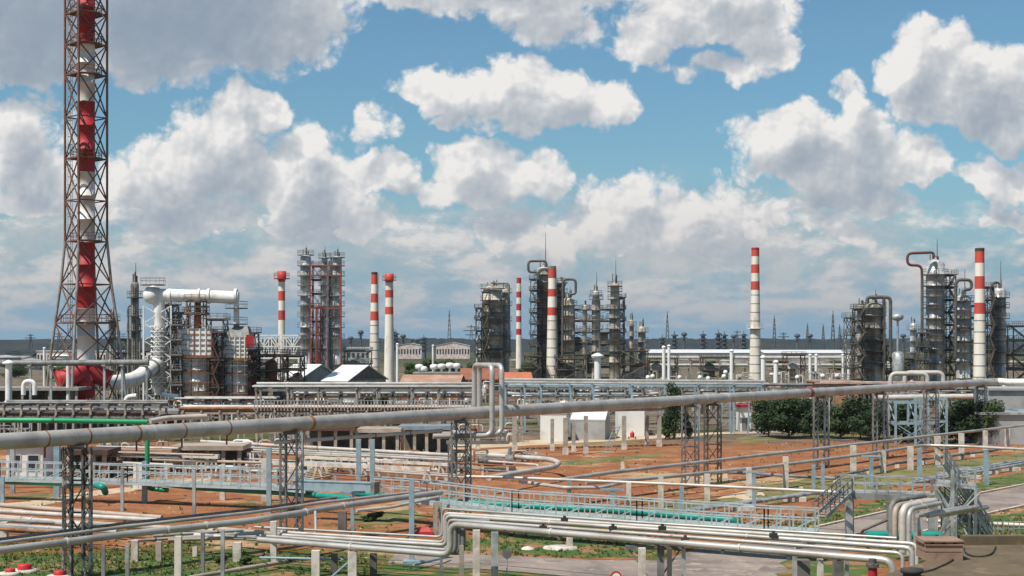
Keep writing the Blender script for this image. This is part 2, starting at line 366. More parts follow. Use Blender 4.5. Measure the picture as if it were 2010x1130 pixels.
def post(px, ytop, ybase, wpx, m, label, group, cap=None, name='concrete_post', foot=None, taper=1., ztop=None):
    g = Gp(px, ybase); D = g.y; w = wpx*D/F; zt = CAMZ-(ytop-HZ)*D/F if ztop is None else ztop
    mb = MB(); hw = w/2
    mb.add([(g.x-hw, D-hw, 0), (g.x+hw, D-hw, 0), (g.x+hw, D+hw, 0), (g.x-hw, D+hw, 0)] +
           [(g.x-hw*taper, D-hw*taper, zt), (g.x+hw*taper, D-hw*taper, zt), (g.x+hw*taper, D+hw*taper, zt), (g.x-hw*taper, D+hw*taper, zt)],
           [[4, 5, 6, 7], [0, 1, 5, 4], [1, 2, 6, 5], [2, 3, 7, 6], [3, 0, 4, 7]], m)
    if cap or foot:
        t = thing(name, label, 'post', g, group); mb.build('shaft', m, t)
        if cap:
            b = MB(); b.box((g.x-cap/2, D-hw*1.15, zt), (g.x+cap/2, D+hw*1.15, zt+.16), m); b.build('cross_head', m, t)
        if foot:
            b = MB(); b.box((g.x-hw*1.25, D-hw*1.25, 0), (g.x+hw*1.25, D+hw*1.25, foot), conc); b.build('footing', conc, t)
        return t
    return tag(mb.build(name, m, None, loc=g), label, 'post', group)
def rail(mb, a, b, h=1.1, step=1.5, th=.045, rails=(1., .55), toe=True, m=None):
    a, b = Vector(a), Vector(b); L = (b-a).length; k = max(1, round(L/step)); up = Vector((0, 0, h))
    for i in range(k+1):
        p = a.lerp(b, i/k); mb.beam(p, p+up, th, th, m)
    for f in rails: mb.beam(a+up*f, b+up*f, th, th, m)
    if toe: mb.beam(a+Vector((0, 0, .08)), b+Vector((0, 0, .08)), .03, .16, m)
def ring_platform(parent, c, z, r, w, m, rm, n=18, h=1.15, arc=None):
    a0, a1 = arc or (0, 2*math.pi)
    b = MB(); b.lathe((c.x, c.y, z), [(r, 0), (r+w, 0), (r+w, .2), (r, .2), (r, 0)], n, m, False, a0, a1)
    p = b.build('platform', m, parent)
    q = MB(); k = max(6, int(n*.7))
    for i in range(k):
        a = a0+(a1-a0)*i/k; d = Vector((math.cos(a), math.sin(a), 0))*(r+w-.05); q.beam(Vector((c.x, c.y, z+.28))+d, Vector((c.x, c.y, z+.28+h))+d, .05, .05, rm)
    for f in (.55, 1.):
        q.lathe((c.x, c.y, z+.28+h*f), [(r+w-.09, 0), (r+w-.01, 0), (r+w-.01, .07), (r+w-.09, .07), (r+w-.09, 0)], n, rm, False, a0, a1)
    q.build('railing', rm, p); return p
def ladder_mesh(x, y, z0, z1, m, ang=-math.pi/2, cage=True):
    b = MB(); d = Vector((math.cos(ang), math.sin(ang), 0)); s = Vector((-d.y, d.x, 0)); o = Vector((x, y, 0))
    for k in (-.25, .25): b.beam(o+s*k+Vector((0, 0, z0)), o+s*k+Vector((0, 0, z1)), .07, .07, m)
    z = z0
    while z < z1: b.beam(o-s*.25+Vector((0, 0, z)), o+s*.25+Vector((0, 0, z)), .04, .04, m); z += .6
    if cage:
        z = z0+2.5
        while z < z1:
            b.sweep([o+s*.38*math.cos(q)+d*.75*math.sin(q)+Vector((0, 0, z)) for q in [math.pi*i/5 for i in range(6)]], .035, 4, m, smooth=False); z += 1.4
        for q in (.2, .5, .8):
            k = o+s*.38*math.cos(math.pi*q)+d*.75*math.sin(math.pi*q); b.beam(k+Vector((0, 0, z0+2.5)), k+Vector((0, 0, z1)), .04, .04, m)
    return b
def column(px, ytop, wpx, D, label, plats, m, cat='column', group=None, name='distillation_column', rod=0, pm=dark, rings=0, waist=None, ladder=True, risers=(), extra=2):
    """tall process vessel: shell, ring platforms with railings, ladder, riser pipes, lightning rod"""
    s = F/D; x = (px-CX)/s; zt = CAMZ-(ytop-HZ)/s; r = wpx/2/s; c = Vector((x, D, 0))
    t = thing(name, label, cat, (x, D, 0), group)
    b = MB(); prof = [(r*1.08, 0), (r*1.08, 2.5), (r, 2.6)]
    if waist: zw, k = CAMZ-(waist[0]-HZ)/s, waist[1]; prof += [(r, zw-1.2), (r*k, zw+.6)]; rt = r*k
    else: rt = r
    for i in range(rings):
        z = 3.5+(zt-rt*.5-4.5)*(i+.5)/rings; rr = r if not waist or z < zw-1.5 else rt
        if waist and zw-1.6 < z < zw+1: continue
        prof += [(rr, z), (rr+.09, z), (rr+.09, z+.25), (rr, z+.25)]
    prof = prof[:3]+sorted(prof[3:], key=lambda q: q[1]) if rings and waist else prof
    prof += [(rt, zt-rt*.55), (rt*.86, zt-rt*.25), (rt*.55, zt-rt*.07), (.001, zt)]
    b.lathe(c, prof, 20, m); b.build('shell', m, t)
    for i, py in enumerate(plats):
        z = CAMZ-(py-HZ)/s; rr = rt if waist and z > zw else r
        ring_platform(t, c, z, rr, max(.9, 3.2/s*1.2), pm, pm)
    if ladder: ladder_mesh(x-rr_(r, .35), D-r*.95-.3, 1, zt-.6, pm).build('ladder', pm, t)
    b = MB(); b.cyl((x, D, zt-.1), rt*.2, 1.1, 10, m); b.cyl((x, D, zt+.9), rt*.3, .25, 10, m)
    for k in range(extra):
        a = 2.1*k+.7; b.cyl((x+rt*.55*math.cos(a), D+rt*.55*math.sin(a), zt-rt*.3), .16, 1.5+.4*k, 8, dgrey)
    b.build('top_nozzle', m, t)
    if rod: b = MB(); b.cyl((x+rt*.2, D, zt), .14, rod, 6, dark, .05); b.build('lightning_rod', dark, t)
    for (ox, y0, y1, rr2, mm) in risers:
        b = MB(); z0, z1 = CAMZ-(y1-HZ)/s, CAMZ-(y0-HZ)/s; xx = x+ox/s; yy = D-r*.75
        b.pipe([(xx, yy, max(z0, .2)), (xx, yy, z1), (x+ox/s*.5, D-r*.2, z1)], rr2, 8, mm); b.build('riser_pipe', mm, t)
    return t, c, r, zt
def rr_(r, k): return r*k
def stack(px, ytop, wt, wb, D, bands, label, head=None, plat=(), bandm=(ored, cream), group='red and white striped chimneys', rings=True, top=black, name='chimney'):
    """bands: rows where the colour changes, from the top down, red first"""
    s = F/D; x = (px-CX)/s; z_of = lambda py: CAMZ-(py-HZ)/s; zt = z_of(ytop); t = thing(name, label, 'chimney', (x, D, 0), group)
    rad = lambda z: (wb+(wt-wb)*min(1, max(0, z/zt))**.8)/2/s
    b = MB(); edges = [zt]+[z_of(q) for q in bands]+[0]
    for i in range(len(edges)-1):
        z1, z0 = edges[i], edges[i+1]; k = 8 if i == len(edges)-2 else 3
        b.lathe((x, D, 0), [(rad(z0+(z1-z0)*j/k), z0+(z1-z0)*j/k) for j in range(k+1)], 24, bandm[i % 2])
    b.lathe((x, D, 0), [(rad(zt), zt), (rad(zt)*.8, zt), (rad(zt)*.8, zt-3)], 24, black)
    if top: b.lathe((x, D, 0), [(rad(zt)+.04, zt+.02), (rad(zt)+.04, zt-.7)], 24, top)
    sh = b.build('shaft', None, t)
    if rings:
        z = edges[-2]-1.5
        while z > 2:
            q = MB(); q.lathe((x, D, z), [(rad(z), -.09), (rad(z)+.05, -.09), (rad(z)+.05, .09), (rad(z), .09)], 24, None, False); q.build('hoop_band', dgrey, t); z -= 2.6
    ladder_mesh(x+rad(0)*.6, D+rad(0)*.5, 2, zt-.5, dgrey, 0.6, False).build('ladder', dgrey, t)
    if head:
        z0, rr = z_of(head[0]), head[1]/2/s; q = MB(); q.lathe((x, D, 0), [(rad(zt), z0-rr*.7), (rr*1.0, z0), (rr*1.0, zt+.05), (rad(zt)*.8, zt+.05)], 20, bandm[0]); q.build('crown', None, t)
        ring_platform(t, Vector((x, D, 0)), z0-.2, rr*.95, .9, dred, dred, 16)
    for py in plat: ring_platform(t, Vector((x, D, 0)), z_of(py), rad(z_of(py)), 1.1, bandm[1], bandm[1], 16)
    return t
def frame_tower(x0, x1, y0, y1, z0, z1, levels, label, m=dgrey, name='steel_frame_tower', cat='steel frame', group=None, w=.28, decks=True, brace=True, stair=True, dm=None, vessels=(), rails=True, bw=.16):
    """open steel structure: posts, beams, braces, grating decks, zigzag stair, railings"""
    c = Vector(((x0+x1)/2, (y0+y1)/2, 0)); t = thing(name, label, cat, (c.x, c.y, 0), group); b = MB()
    if w >= .33: w *= .6; bw = min(bw, .11)
    cs = [(x0, y0), (x1, y0), (x1, y1), (x0, y1)]; zs = [z0+(z1-z0)*i/levels for i in range(levels+1)]
    for (x, y) in cs: b.beam((x, y, z0), (x, y, z1), w, w, m)
    for i, z in enumerate(zs[1:]):
        for k in range(4):
            p, q = cs[k], cs[(k+1) % 4]; b.beam((*p, z), (*q, z), w*.8, w, m)
            if brace and (i+k) % 2 == 0: b.beam((*p, zs[i]), (*q, z), bw, bw, m); b.beam((*q, zs[i]), (*p, z), bw, bw, m)
    b.build('frame', m, t)
    if decks:
        for z in zs[1:]:
            d = MB(); d.box((x0-.5, y0-.5, z+.16), (x1+.5, y1+.5, z+.26), dm or m); dk = d.build('deck', dm or m, t)
            if rails:
                q = MB(); zz = z+.26; e = .45
                for k in range(4):
                    p, p2 = cs[k], cs[(k+1) % 4]; f = lambda v: (v[0]+(e if v[0] == x1 else -e), v[1]+(e if v[1] == y1 else -e), zz); rail(q, f(p), f(p2), 1.1, 1.6, .07, m=m)
                q.build('railing', m, dk)
    if stair:
        q = MB()
        for i in range(levels):
            a, d = (x0+.3, x1-.3) if i % 2 else (x1-.3, x0+.3)
            for yy in (y0-.55, y0-1.3): q.beam((a, yy, zs[i]+.2), (d, yy, zs[i+1]+.2), .1, .28, m)
            for k in range(12):
                f = (k+.5)/12; q.box((a+(d-a)*f-.12, y0-1.3, zs[i]+.2+(zs[i+1]-zs[i])*f), (a+(d-a)*f+.12, y0-.55, zs[i]+.25+(zs[i+1]-zs[i])*f), m)
        q.build('stair', m, t)
    for (vx, vy, vr, va, vb, vm) in vessels:
        q = MB(); q.lathe((vx, vy, 0), [(.001, va), (vr*.7, va+vr*.2), (vr, va+vr*.6), (vr, vb-vr*.6), (vr*.7, vb-vr*.2), (.001, vb)], 14, vm); q.build('vessel', vm, t)
    return t
def lattice_leg(mb, p0, p1, w, m, step=1., th=.09, wire=.05):
    """four angle bars laced together"""
    p0, p1 = Vector(p0), Vector(p1); t = (p1-p0).normalized(); a = t.cross(Vector((0, 1, 0))).normalized(); b = a.cross(t)
    cs = [(a*i+b*j)*w/2 for i, j in ((-1, -1), (1, -1), (1, 1), (-1, 1))]; k = max(1, round((p1-p0).length/step))
    for c in cs: mb.beam(p0+c, p1+c, th, th, m)
    for i in range(k):
        q0, q1 = p0.lerp(p1, i/k), p0.lerp(p1, (i+1)/k)
        for j in range(4):
            c0, c1 = cs[j], cs[(j+1) % 4]
            if i % 2: c0, c1 = c1, c0
            mb.beam(q0+c0, q1+c1, wire, wire, m)
def house(px0, px1, ybase, zw, zr, depth, label, wm, rm, name='building', rot=0., cat='building', windows=0, gable=None, door=False, ridge='x', over=.4, group=None, sill_m=None, wz=(.35, .75)):
    """walls, roof (pitched when zr > zw), window parts with frame and pane; px0..px1 at the front wall"""
    D = F*CAMZ/(ybase-HZ); x0, x1 = (px0-CX)*D/F, (px1-CX)*D/F; y0, y1 = D, D+depth; cx, cy = (x0+x1)/2, (y0+y1)/2
    t = thing(name, label, cat, (cx, cy, 0), group); mt = Matrix.Rotation(rot, 3, 'Z')
    def tr(mb):
        if rot: mb.v = [mt @ (q-Vector((cx, cy, 0)))+Vector((cx, cy, 0)) for q in mb.v]
        return mb
    b = MB(); b.box((x0, y0, 0), (x1, y1, zw), wm)
    if zr > zw:
        if ridge == 'x': b.add([(x0, y0, zw), (x0, y1, zw), (x0, cy, zr), (x1, y0, zw), (x1, y1, zw), (x1, cy, zr)], [[0, 2, 1], [3, 4, 5]], gable or wm)
        else: b.add([(x0, y0, zw), (x1, y0, zw), (cx, y0, zr), (x0, y1, zw), (x1, y1, zw), (cx, y1, zr)], [[0, 1, 2], [3, 5, 4]], gable or wm)
    tr(b).build('wall', None, t)
    r = MB(); th = .18
    if zr > zw:
        if ridge == 'x':
            for ya, yb in ((y0-over, cy), (y1+over, cy)):
                za = zw-over*(zr-zw)/(cy-y0); V = [(x0-over, ya, za), (x1+over, ya, za), (x1+over, yb, zr), (x0-over, yb, zr)]
                V += [(p[0], p[1], p[2]+th) for p in V]; r.add(V, [[0, 1, 2, 3], [7, 6, 5, 4], [0, 4, 5, 1], [1, 5, 6, 2], [3, 7, 4, 0]], rm)
        else:
            for xa, xb in ((x0-over, cx), (x1+over, cx)):
                za = zw-over*(zr-zw)/(cx-x0); V = [(xa, y0-over, za), (xa, y1+over, za), (xb, y1+over, zr), (xb, y0-over, zr)]
                V += [(p[0], p[1], p[2]+th) for p in V]; r.add(V, [[0, 1, 2, 3], [7, 6, 5, 4], [0, 4, 5, 1], [1, 5, 6, 2], [3, 7, 4, 0]], rm)
    else: r.box((x0-over, y0-over, zw+.003), (x1+over, y1+over, zw+.35), rm)
    tr(r).build('roof', rm, t)
    for i in range(windows):
        wx = x0+(x1-x0)*(i+.5)/windows; ww = (x1-x0)/windows*.28; za, zb = zw*wz[0], zw*wz[1]
        q = MB(); q.box((wx-ww-.1, y0-.06, za-.1), (wx+ww+.1, y0-.003, za), sill_m or conc); q.box((wx-ww-.1, y0-.06, zb), (wx+ww+.1, y0-.003, zb+.1), sill_m or conc)
        for sx in (-1, 1): q.box((wx+sx*(ww+.05)-.05, y0-.06, za), (wx+sx*(ww+.05)+.05, y0-.003, zb), sill_m or conc)
        w = tr(q).build('window', sill_m or conc, t); g = MB(); g.box((wx-ww, y0-.03, za), (wx+ww, y0-.004, zb), glass); tr(g).build('pane', glass, w)
    if door:
        q = MB(); wx = x0+(x1-x0)*.5; q.box((wx-.55, y0-.05, .02), (wx+.55, y0-.004, 2.1), dgrey); tr(q).build('door', dgrey, t)
    return t
# ---------------------------------------------------------------- ground, roads, verges, far wood
def ground_mat():
    m = bpy.data.materials.new('soil_ground'); m.use_nodes = True; t = m.node_tree; n = NT(t); p = t.nodes['Principled BSDF']
    g = n.node('ShaderNodeNewGeometry'); pos = g.outputs['Position']; s = n.node('ShaderNodeSeparateXYZ'); t.links.new(pos, s.inputs[0])
    big = n.noise(pos, .035, 4, .6, dim='3D'); mid = n.noise(pos, .22, 6, .65, dim='3D'); fin = n.noise(pos, 1.6, 6, .7, dim='3D')
    soil = n.mix(n.smooth(mid, .42, .66), (.265, .102, .046, 1), (.345, .165, .08, 1))
    soil = n.mix(n.smooth(fin, .5, .68), soil, (.155, .066, .034, 1))
    sand = n.mix(n.smooth(fin, .42, .62), (.47, .33, .19, 1), (.33, .22, .12, 1))
    near = n.mix(n.smooth(n.m('ADD', big, n.m('MULTIPLY', mid, .35)), .70, .80), soil, sand)
    grass = n.mix(n.smooth(fin, .4, .62), (.055, .085, .018, 1), (.11, .115, .03, 1))
    gm = n.smooth(n.m('ADD', n.noise(n.vm('ADD', pos, (50, 20, 0)), .09, 5, .65, dim='3D'), n.m('MULTIPLY', n.smooth(s.outputs[1], 128, 98), .17)), .60, .68)
    near = n.mix(n.m('MULTIPLY', gm, n.smooth(fin, .33, .5)), near, grass)
    far = n.mix(n.smooth(mid, .42, .6), (.20, .155, .115, 1), (.095, .075, .057, 1)); far = n.mix(n.smooth(big, .5, .62), far, (.075, .085, .03, 1))
    wild = n.mix(n.smooth(big, .42, .58), (.045, .055, .03, 1), (.085, .08, .05, 1))
    d = n.m('MULTIPLY_ADD', mid, 60, s.outputs[1])
    c = n.mix(n.smooth(d, 238, 262), near, far); c = n.mix(n.smooth(s.outputs[1], 700, 1100), c, wild)
    n.put(p.inputs['Base Color'], c); p.inputs['Roughness'].default_value = .95; p.inputs['Specular IOR Level'].default_value = .1
    b = n.node('ShaderNodeBump'); b.inputs['Strength'].default_value = .7; b.inputs['Distance'].default_value = .25; n.put(b.inputs['Height'], n.m('ADD', fin, mid)); t.links.new(b.outputs[0], p.inputs['Normal'])
    return m
mb = MB(); xs = [-12000, -3000, -800, -200, 200, 800, 3000, 12000]; ys = [-3000, -200, 60, 300, 900, 3000, 9000, 20000]
mb.add([(x, y, 0) for y in ys for x in xs], [[j*8+i, j*8+i+1, j*8+i+9, j*8+i+8] for j in range(7) for i in range(7)])
structure(mb.build('ground', ground_mat(), None, loc=(0, 0, 0)))
asph = M('worn_asphalt', (.27, .215, .18), .9, 0, (.17, .138, .12), .22, .40, .62, (.36, .285, .225), .9, .52, .68, .2)
gravel = M('sandy_path', (.52, .40, .27), .95, 0, (.40, .29, .18), .5, .42, .64, (.58, .47, .34), 2., .55, .7, .2)
grassm = M('verge_grass', (.046, .092, .014), .95, 0, (.085, .115, .024), .30, .44, .62, (.26, .135, .06), .55, .50, .62, .4)
kerbm = M('kerb_stone', (.55, .48, .39), .9, 0, (.40, .34, .27), .8, .42, .66)
def sheet(name, pts, z, m, jit=0., step=2., kind='structure'):
    """flat patch with an uneven edge; pts are pixel rows on the ground or world points"""
    pts = [Gp(*p) if len(p) == 2 else Vector(p) for p in pts]; rng = random.Random(len(pts)*7+int(pts[0].x*10)); V = []
    for i, a in enumerate(pts):
        b = pts[(i+1) % len(pts)]; k = max(1, int((b-a).length/step)) if jit else 1
        for j in range(k):
            q = a.lerp(b, j/k)
            if jit: q = q+Vector((rng.uniform(-jit, jit), rng.uniform(-jit, jit), 0))
            V.append(Vector((q.x, q.y, z)))
    b = MB(); b.add(V, [list(range(len(V)))]); o = b.build(name, m, None); o['kind'] = kind; return o
def kerb(pts, label, w=.3, h=.13):
    b = MB(); pts = [Gp(*p) for p in pts]
    for a, c in zip(pts, pts[1:]): b.beam(a+Vector((0, 0, h/2)), c+Vector((0, 0, h/2)), w, h)
    structure(b.build('kerb', kerbm, None))
ROADPX = [(1360, 1078), (1500, 1062), (1605, 1036), (1740, 1006), (2010, 953), (2300, 905), (2300, 938), (2010, 991), (1915, 1012), (1822, 1040), (1700, 1068), (1560, 1106), (1500, 1160), (1280, 1160)]
LANEPX = [(780, 1083), (905, 1087), (1000, 1091), (1160, 1099), (1300, 1100), (1380, 1074), (1500, 1110), (1440, 1150), (1120, 1132), (1000, 1120), (860, 1112), (760, 1105)]
def inside(x, y, pl):
    k = False
    for (x0, y0), (x1, y1) in zip(pl, pl[1:]+pl[:1]):
        if (y0 > y) != (y1 > y) and x < (x1-x0)*(y-y0)/(y1-y0)+x0: k = not k
    return k
# main road (goes off to the right) and the lane that crosses in front
sheet('road', ROADPX, .006, asph)
sheet('lane', LANEPX, .010, asph)
kerb([(1605, 1034.5), (1740, 1004.5), (2010, 951.5), (2300, 903.5)], '')
kerb([(2300, 939.5), (2010, 993), (1915, 1014), (1822, 1042), (1700, 1070)], '')
G_ = dict(z=.014, m=grassm, jit=.5)
for pl in ([(1600, 1030), (1740, 1001), (1758, 978), (1690, 990), (1620, 1008), (1560, 1030), (1450, 1052), (1480, 1060)],
           [(1745, 1000), (2010, 948), (2300, 900), (2300, 880), (2010, 927), (1900, 948), (1800, 968)],
           [(1830, 1045), (1925, 1018), (2300, 945), (2300, 1040), (2010, 1100), (1800, 1100), (1700, 1085)],
           [(1000, 1050), (1110, 1040), (1240, 1064), (1330, 1075), (1300, 1094), (1180, 1095), (1000, 1086), (905, 1080), (800, 1078), (860, 1062)],
           [(860, 1114), (1000, 1124), (1120, 1134), (1150, 1200), (700, 1200), (760, 1110)],
           [(1535, 1103), (1600, 1092), (1740, 1100), (1700, 1160), (1560, 1160), (1530, 1115)],
           [(0, 1096), (120, 1088), (330, 1092), (480, 1074), (560, 1085), (700, 1098), (720, 1140), (400, 1180), (-60, 1180), (-60, 1100)],
           [(220, 1040), (330, 1030), (420, 1034), (400, 1048), (260, 1056)]):
    sheet('grass_verge', pl, G_['z'], G_['m'], G_['jit'], 1.2)
sheet('path', [(20, 1006), (110, 985), (175, 974), (330, 955), (420, 940), (400, 938), (290, 950), (200, 962), (120, 972), (40, 986), (-40, 992)], .010, gravel, .35, 3)
sheet('path', [(1380, 1000), (1460, 985), (1620, 965), (1760, 945), (1770, 935), (1640, 945), (1480, 962), (1370, 985), (1300, 1000)], .010, gravel, .5, 3)
sheet('path', [(1010, 876), (1200, 866), (1400, 852), (1560, 848), (1560, 842), (1300, 852), (1000, 866), (840, 874), (840, 884)], .010, gravel, .6, 5)
sheet('path', [(560, 938), (640, 926), (760, 905), (1000, 890), (1000, 880), (760, 892), (560, 915)], .010, gravel, .5, 4)
sheet('dry_grass', [(1450, 870), (1560, 862), (1800, 858), (1800, 850), (1600, 852), (1450, 858)], .014, M('dry_grass', (.20, .16, .06), .95, 0, (.10, .11, .03), .4, .42, .62, bump=.3), .6, 3)
DG = MATS['dry_grass']
for pl in ([(1480, 955), (1700, 926), (1900, 902), (2010, 888), (2200, 870), (2200, 890), (2010, 922), (1800, 950), (1640, 972), (1500, 990)], [(1200, 1010), (1330, 985), (1440, 975), (1460, 990), (1330, 1010), (1240, 1022)], [(700, 1010), (800, 1000), (850, 1015), (780, 1030), (700, 1030)], [(1090, 905), (1220, 896), (1300, 888), (1310, 892), (1200, 906), (1100, 914)], [(0, 975), (90, 968), (110, 974), (40, 984)]):
    sheet('dry_grass', pl, .016, DG, .7, 2)
# the far wood along the horizon
def wood(label, x0, x1, y0, y1, hmin, hmax, nx, ny, m):
    b = MB(); rng = random.Random(3); V = []
    for j in range(ny):
        for i in range(nx):
            x = x0+(x1-x0)*i/(nx-1); y = y0+(y1-y0)*j/(ny-1)
            V.append((x+rng.uniform(-5, 5), y+rng.uniform(-8, 8), 0 if j == 0 else hmin+(hmax-hmin)*rng.random()*(.55+.45*math.sin(i*.13+j))))
    b.add(V, [[j*nx+i, j*nx+i+1, (j+1)*nx+i+1, (j+1)*nx+i] for j in range(ny-1) for i in range(nx-1)])
    o = b.build('far_wood', m, None, loc=((x0+x1)/2, y0, 0)); tag(o, label, 'wood', None, 'stuff')
woodm = M('far_foliage', (.014, .022, .024), .95, 0, (.024, .031, .028), .03, .42, .6)
wood('dark belt of woodland along the horizon behind the refinery', -1500, 1500, 1900, 2500, 15, 18.5, 420, 7, woodm)
wood('dark low woodland at left edge behind the red-brick blocks', -520, -150, 1150, 1420, 3.5, 6.5, 120, 6, woodm)

# weeds and stones scattered over the open soil and the verges
def scatter(name, label, n, spots, size, m, seed, stone=False):
    rng = random.Random(seed); b = MB(); V = []; Fs = []
    for i in range(n):
        x0, x1, y0, y1 = spots[rng.randrange(len(spots))]; px, py = rng.uniform(x0, x1), rng.uniform(y0, y1)
        if inside(px, py, ROADPX) or inside(px, py, LANEPX): continue
        g = Gp(px, py); s = size*rng.uniform(.4, 1.4)
        if stone:
            k = len(V); h = s*rng.uniform(.4, .9); V += [g+Vector((s*math.cos(a)*rng.uniform(.6, 1), s*math.sin(a)*rng.uniform(.6, 1), 0)) for a in (0, 1.26, 2.5, 3.8, 5.)]+[g+Vector((rng.uniform(-.2, .2)*s, 0, h))]
            Fs += [[k+j, k+(j+1) % 5, k+5] for j in range(5)]
        else:
            for j in range(rng.randrange(5, 11)):
                a = rng.uniform(0, 6.28); d = Vector((math.cos(a), math.sin(a), 0)); e = Vector((-d.y, d.x, 0))*s*.16; p = g+d*s*rng.uniform(0, .5); k = len(V)
                V += [p-e, p+e, p+d*s*rng.uniform(.1, .5)+Vector((0, 0, s*rng.uniform(.5, 1.1)))]; Fs.append([k, k+1, k+2])
    b.add(V, Fs); tag(b.build(name, m, None, loc=(0, 0, 0)), label, name.split('_')[-1], None, 'stuff')
SOIL = [(0, 1000, 900, 1060), (1000, 1900, 868, 1000), (0, 900, 960, 1125), (1100, 1640, 880, 990), (1500, 2010, 860, 930)]
VERGE = [(0, 720, 1085, 1130), (900, 1330, 1045, 1095), (1600, 2010, 940, 1030), (1450, 1650, 1010, 1060), (1830, 2010, 1020, 1060), (0, 400, 1060, 1130)]
scatter('soil_weeds', 'scattered low weeds growing over the red soil between the pipes', 750, SOIL, .24, leafm_weed := leafmat('weed_leaf', (.05, .075, .018), (.09, .11, .03), (.17, .15, .06)), 5)
scatter('verge_grass_tufts', 'grass tufts standing up over the green verges', 4200, VERGE, .2, leafmat('tuft_leaf', (.045, .085, .015), (.075, .12, .022), (.13, .15, .045)), 6)
scatter('loose_stones', 'loose stones and clods strewn over the red soil', 1500, SOIL, .13, M('clods', (.22, .10, .055), .95, 0, (.42, .32, .22), .5, .5, .6), 8, True)
# ---------------------------------------------------------------- far skyline: masts, pylons, little flares
hazy = M('distant_steel', (.075, .085, .095), .8, 0, (.10, .11, .12), .05)
def mast(px, ytop, D, label, kind, group):
    s = F/D; x = (px-CX)/s; H = CAMZ-(ytop-HZ)/s; b = MB()
    if kind == 'lattice':
        w = max(1.6, H*.045); k = 9; cs = [(-1, -1), (1, -1), (1, 1), (-1, 1)]
        for i in range(k):
            za, zb = H*.92*i/k, H*.92*(i+1)/k; ra, rb = w*(1-i/k)+.35, w*(1-(i+1)/k)+.35
            for j in range(4):
                c, d = cs[j], cs[(j+1) % 4]
                b.beam((x+c[0]*ra, D+c[1]*ra, za), (x+c[0]*rb, D+c[1]*rb, zb), .5, .5); b.beam((x+c[0]*ra, D+c[1]*ra, za), (x+d[0]*rb, D+d[1]*rb, zb), .35, .35)
        b.cyl((x, D, H*.9), .35, H*.1, 6)
    elif kind == 'pylon':
        w = H*.1; k = 6; cs = [(-1, -1), (1, -1), (1, 1), (-1, 1)]
        for i in range(k):
            za, zb = H*i/k, H*(i+1)/k; ra, rb = w*(1-i/k)+.25, w*(1-(i+1)/k)+.25
            for j in range(4):
                c, d = cs[j], cs[(j+1) % 4]
                b.beam((x+c[0]*ra, D+c[1]*ra, za), (x+c[0]*rb, D+c[1]*rb, zb), .45, .45); b.beam((x+c[0]*ra, D+c[1]*ra, za), (x+d[0]*rb, D+d[1]*rb, zb), .3, .3)
        for f, l in ((.66, .2), (.8, .26), (.93, .15)): b.beam((x-H*l, D, H*f), (x+H*l, D, H*f), .6, .9); 
    elif kind == 'flare':
        b.cyl((x, D, 0), 1.1, H*.86, 10, None, .9); b.lathe((x, D, H*.84), [(1, 0), (2.6, H*.05), (2.6, H*.1), (1.6, H*.16)], 12)
        b.ring((x, D, H*.8), 2.2, .3)
    else: # slim tower with platforms
        b.cyl((x, D, 0), 1.9, H, 10, None, 1.5)
        for f in (.45, .62, .78, .93): b.cyl((x, D, H*f), 2.9, .9, 10)
        b.cyl((x, D, H), .3, H*.12, 6)
    o = b.build('mast' if kind == 'lattice' else 'pylon' if kind == 'pylon' else 'distant_flare' if kind == 'flare' else 'distant_column', hazy, None, loc=(x, D, 0))
    return tag(o, label, {'lattice': 'mast', 'pylon': 'pylon', 'flare': 'flare'}.get(kind, 'column'), group)
lat = [882, 1310, 1520, 1585, 1616, 1635, 1648]; latt = [609, 611, 619, 634, 636, 610, 636]
who = ['tall thin lattice mast behind the green trees, left of the grimy column', 'tall dark mast rising above the white warehouse, left of lone chimney', 'thin mast just right of the lone chimney on the horizon', 'short thin mast on the horizon, first of the four near the stair column', 'short thin mast on the horizon, second of the four near the stair column', 'tallest thin mast of the four near the stair column', 'short thin mast nearest the stair column on the horizon']
for px, y, l in zip(lat, latt, who): mast(px, y, 1500, l, 'lattice', 'thin masts on the horizon')
py = [(925, 637), (1538, 652), (1651, 657), (1447, 648), (1060, 655), (60, 655), (115, 652), (1950, 640)]
for i, (px, y) in enumerate(sorted(py)): mast(px, y, 1600, 'grey lattice pylon with cross arms on the horizon, '+nth(i, len(py)), 'pylon', 'pylons on the horizon')
fl = [(708, 648), (818, 664), (791, 656), (1343, 652), (1440, 656), (1565, 655), (1590, 655), (1773, 655), (688, 660)]
for i, (px, y) in enumerate(sorted(fl)): mast(px, y, 1300, 'small dark flare stack with flared tip on the horizon, '+nth(i, len(fl)), 'flare', 'small flares on the horizon')
sc = [(1324, 656), (1380, 655), (1410, 653), (1422, 656), (1300, 662), (773, 651), (777, 653), (832, 662), (1112, 665), (1460, 655), (740, 664)]
for i, (px, y) in enumerate(sorted(sc)): mast(px, y, 1200, 'distant slim process column on the horizon, '+nth(i, len(sc)), 'column', 'far process columns')
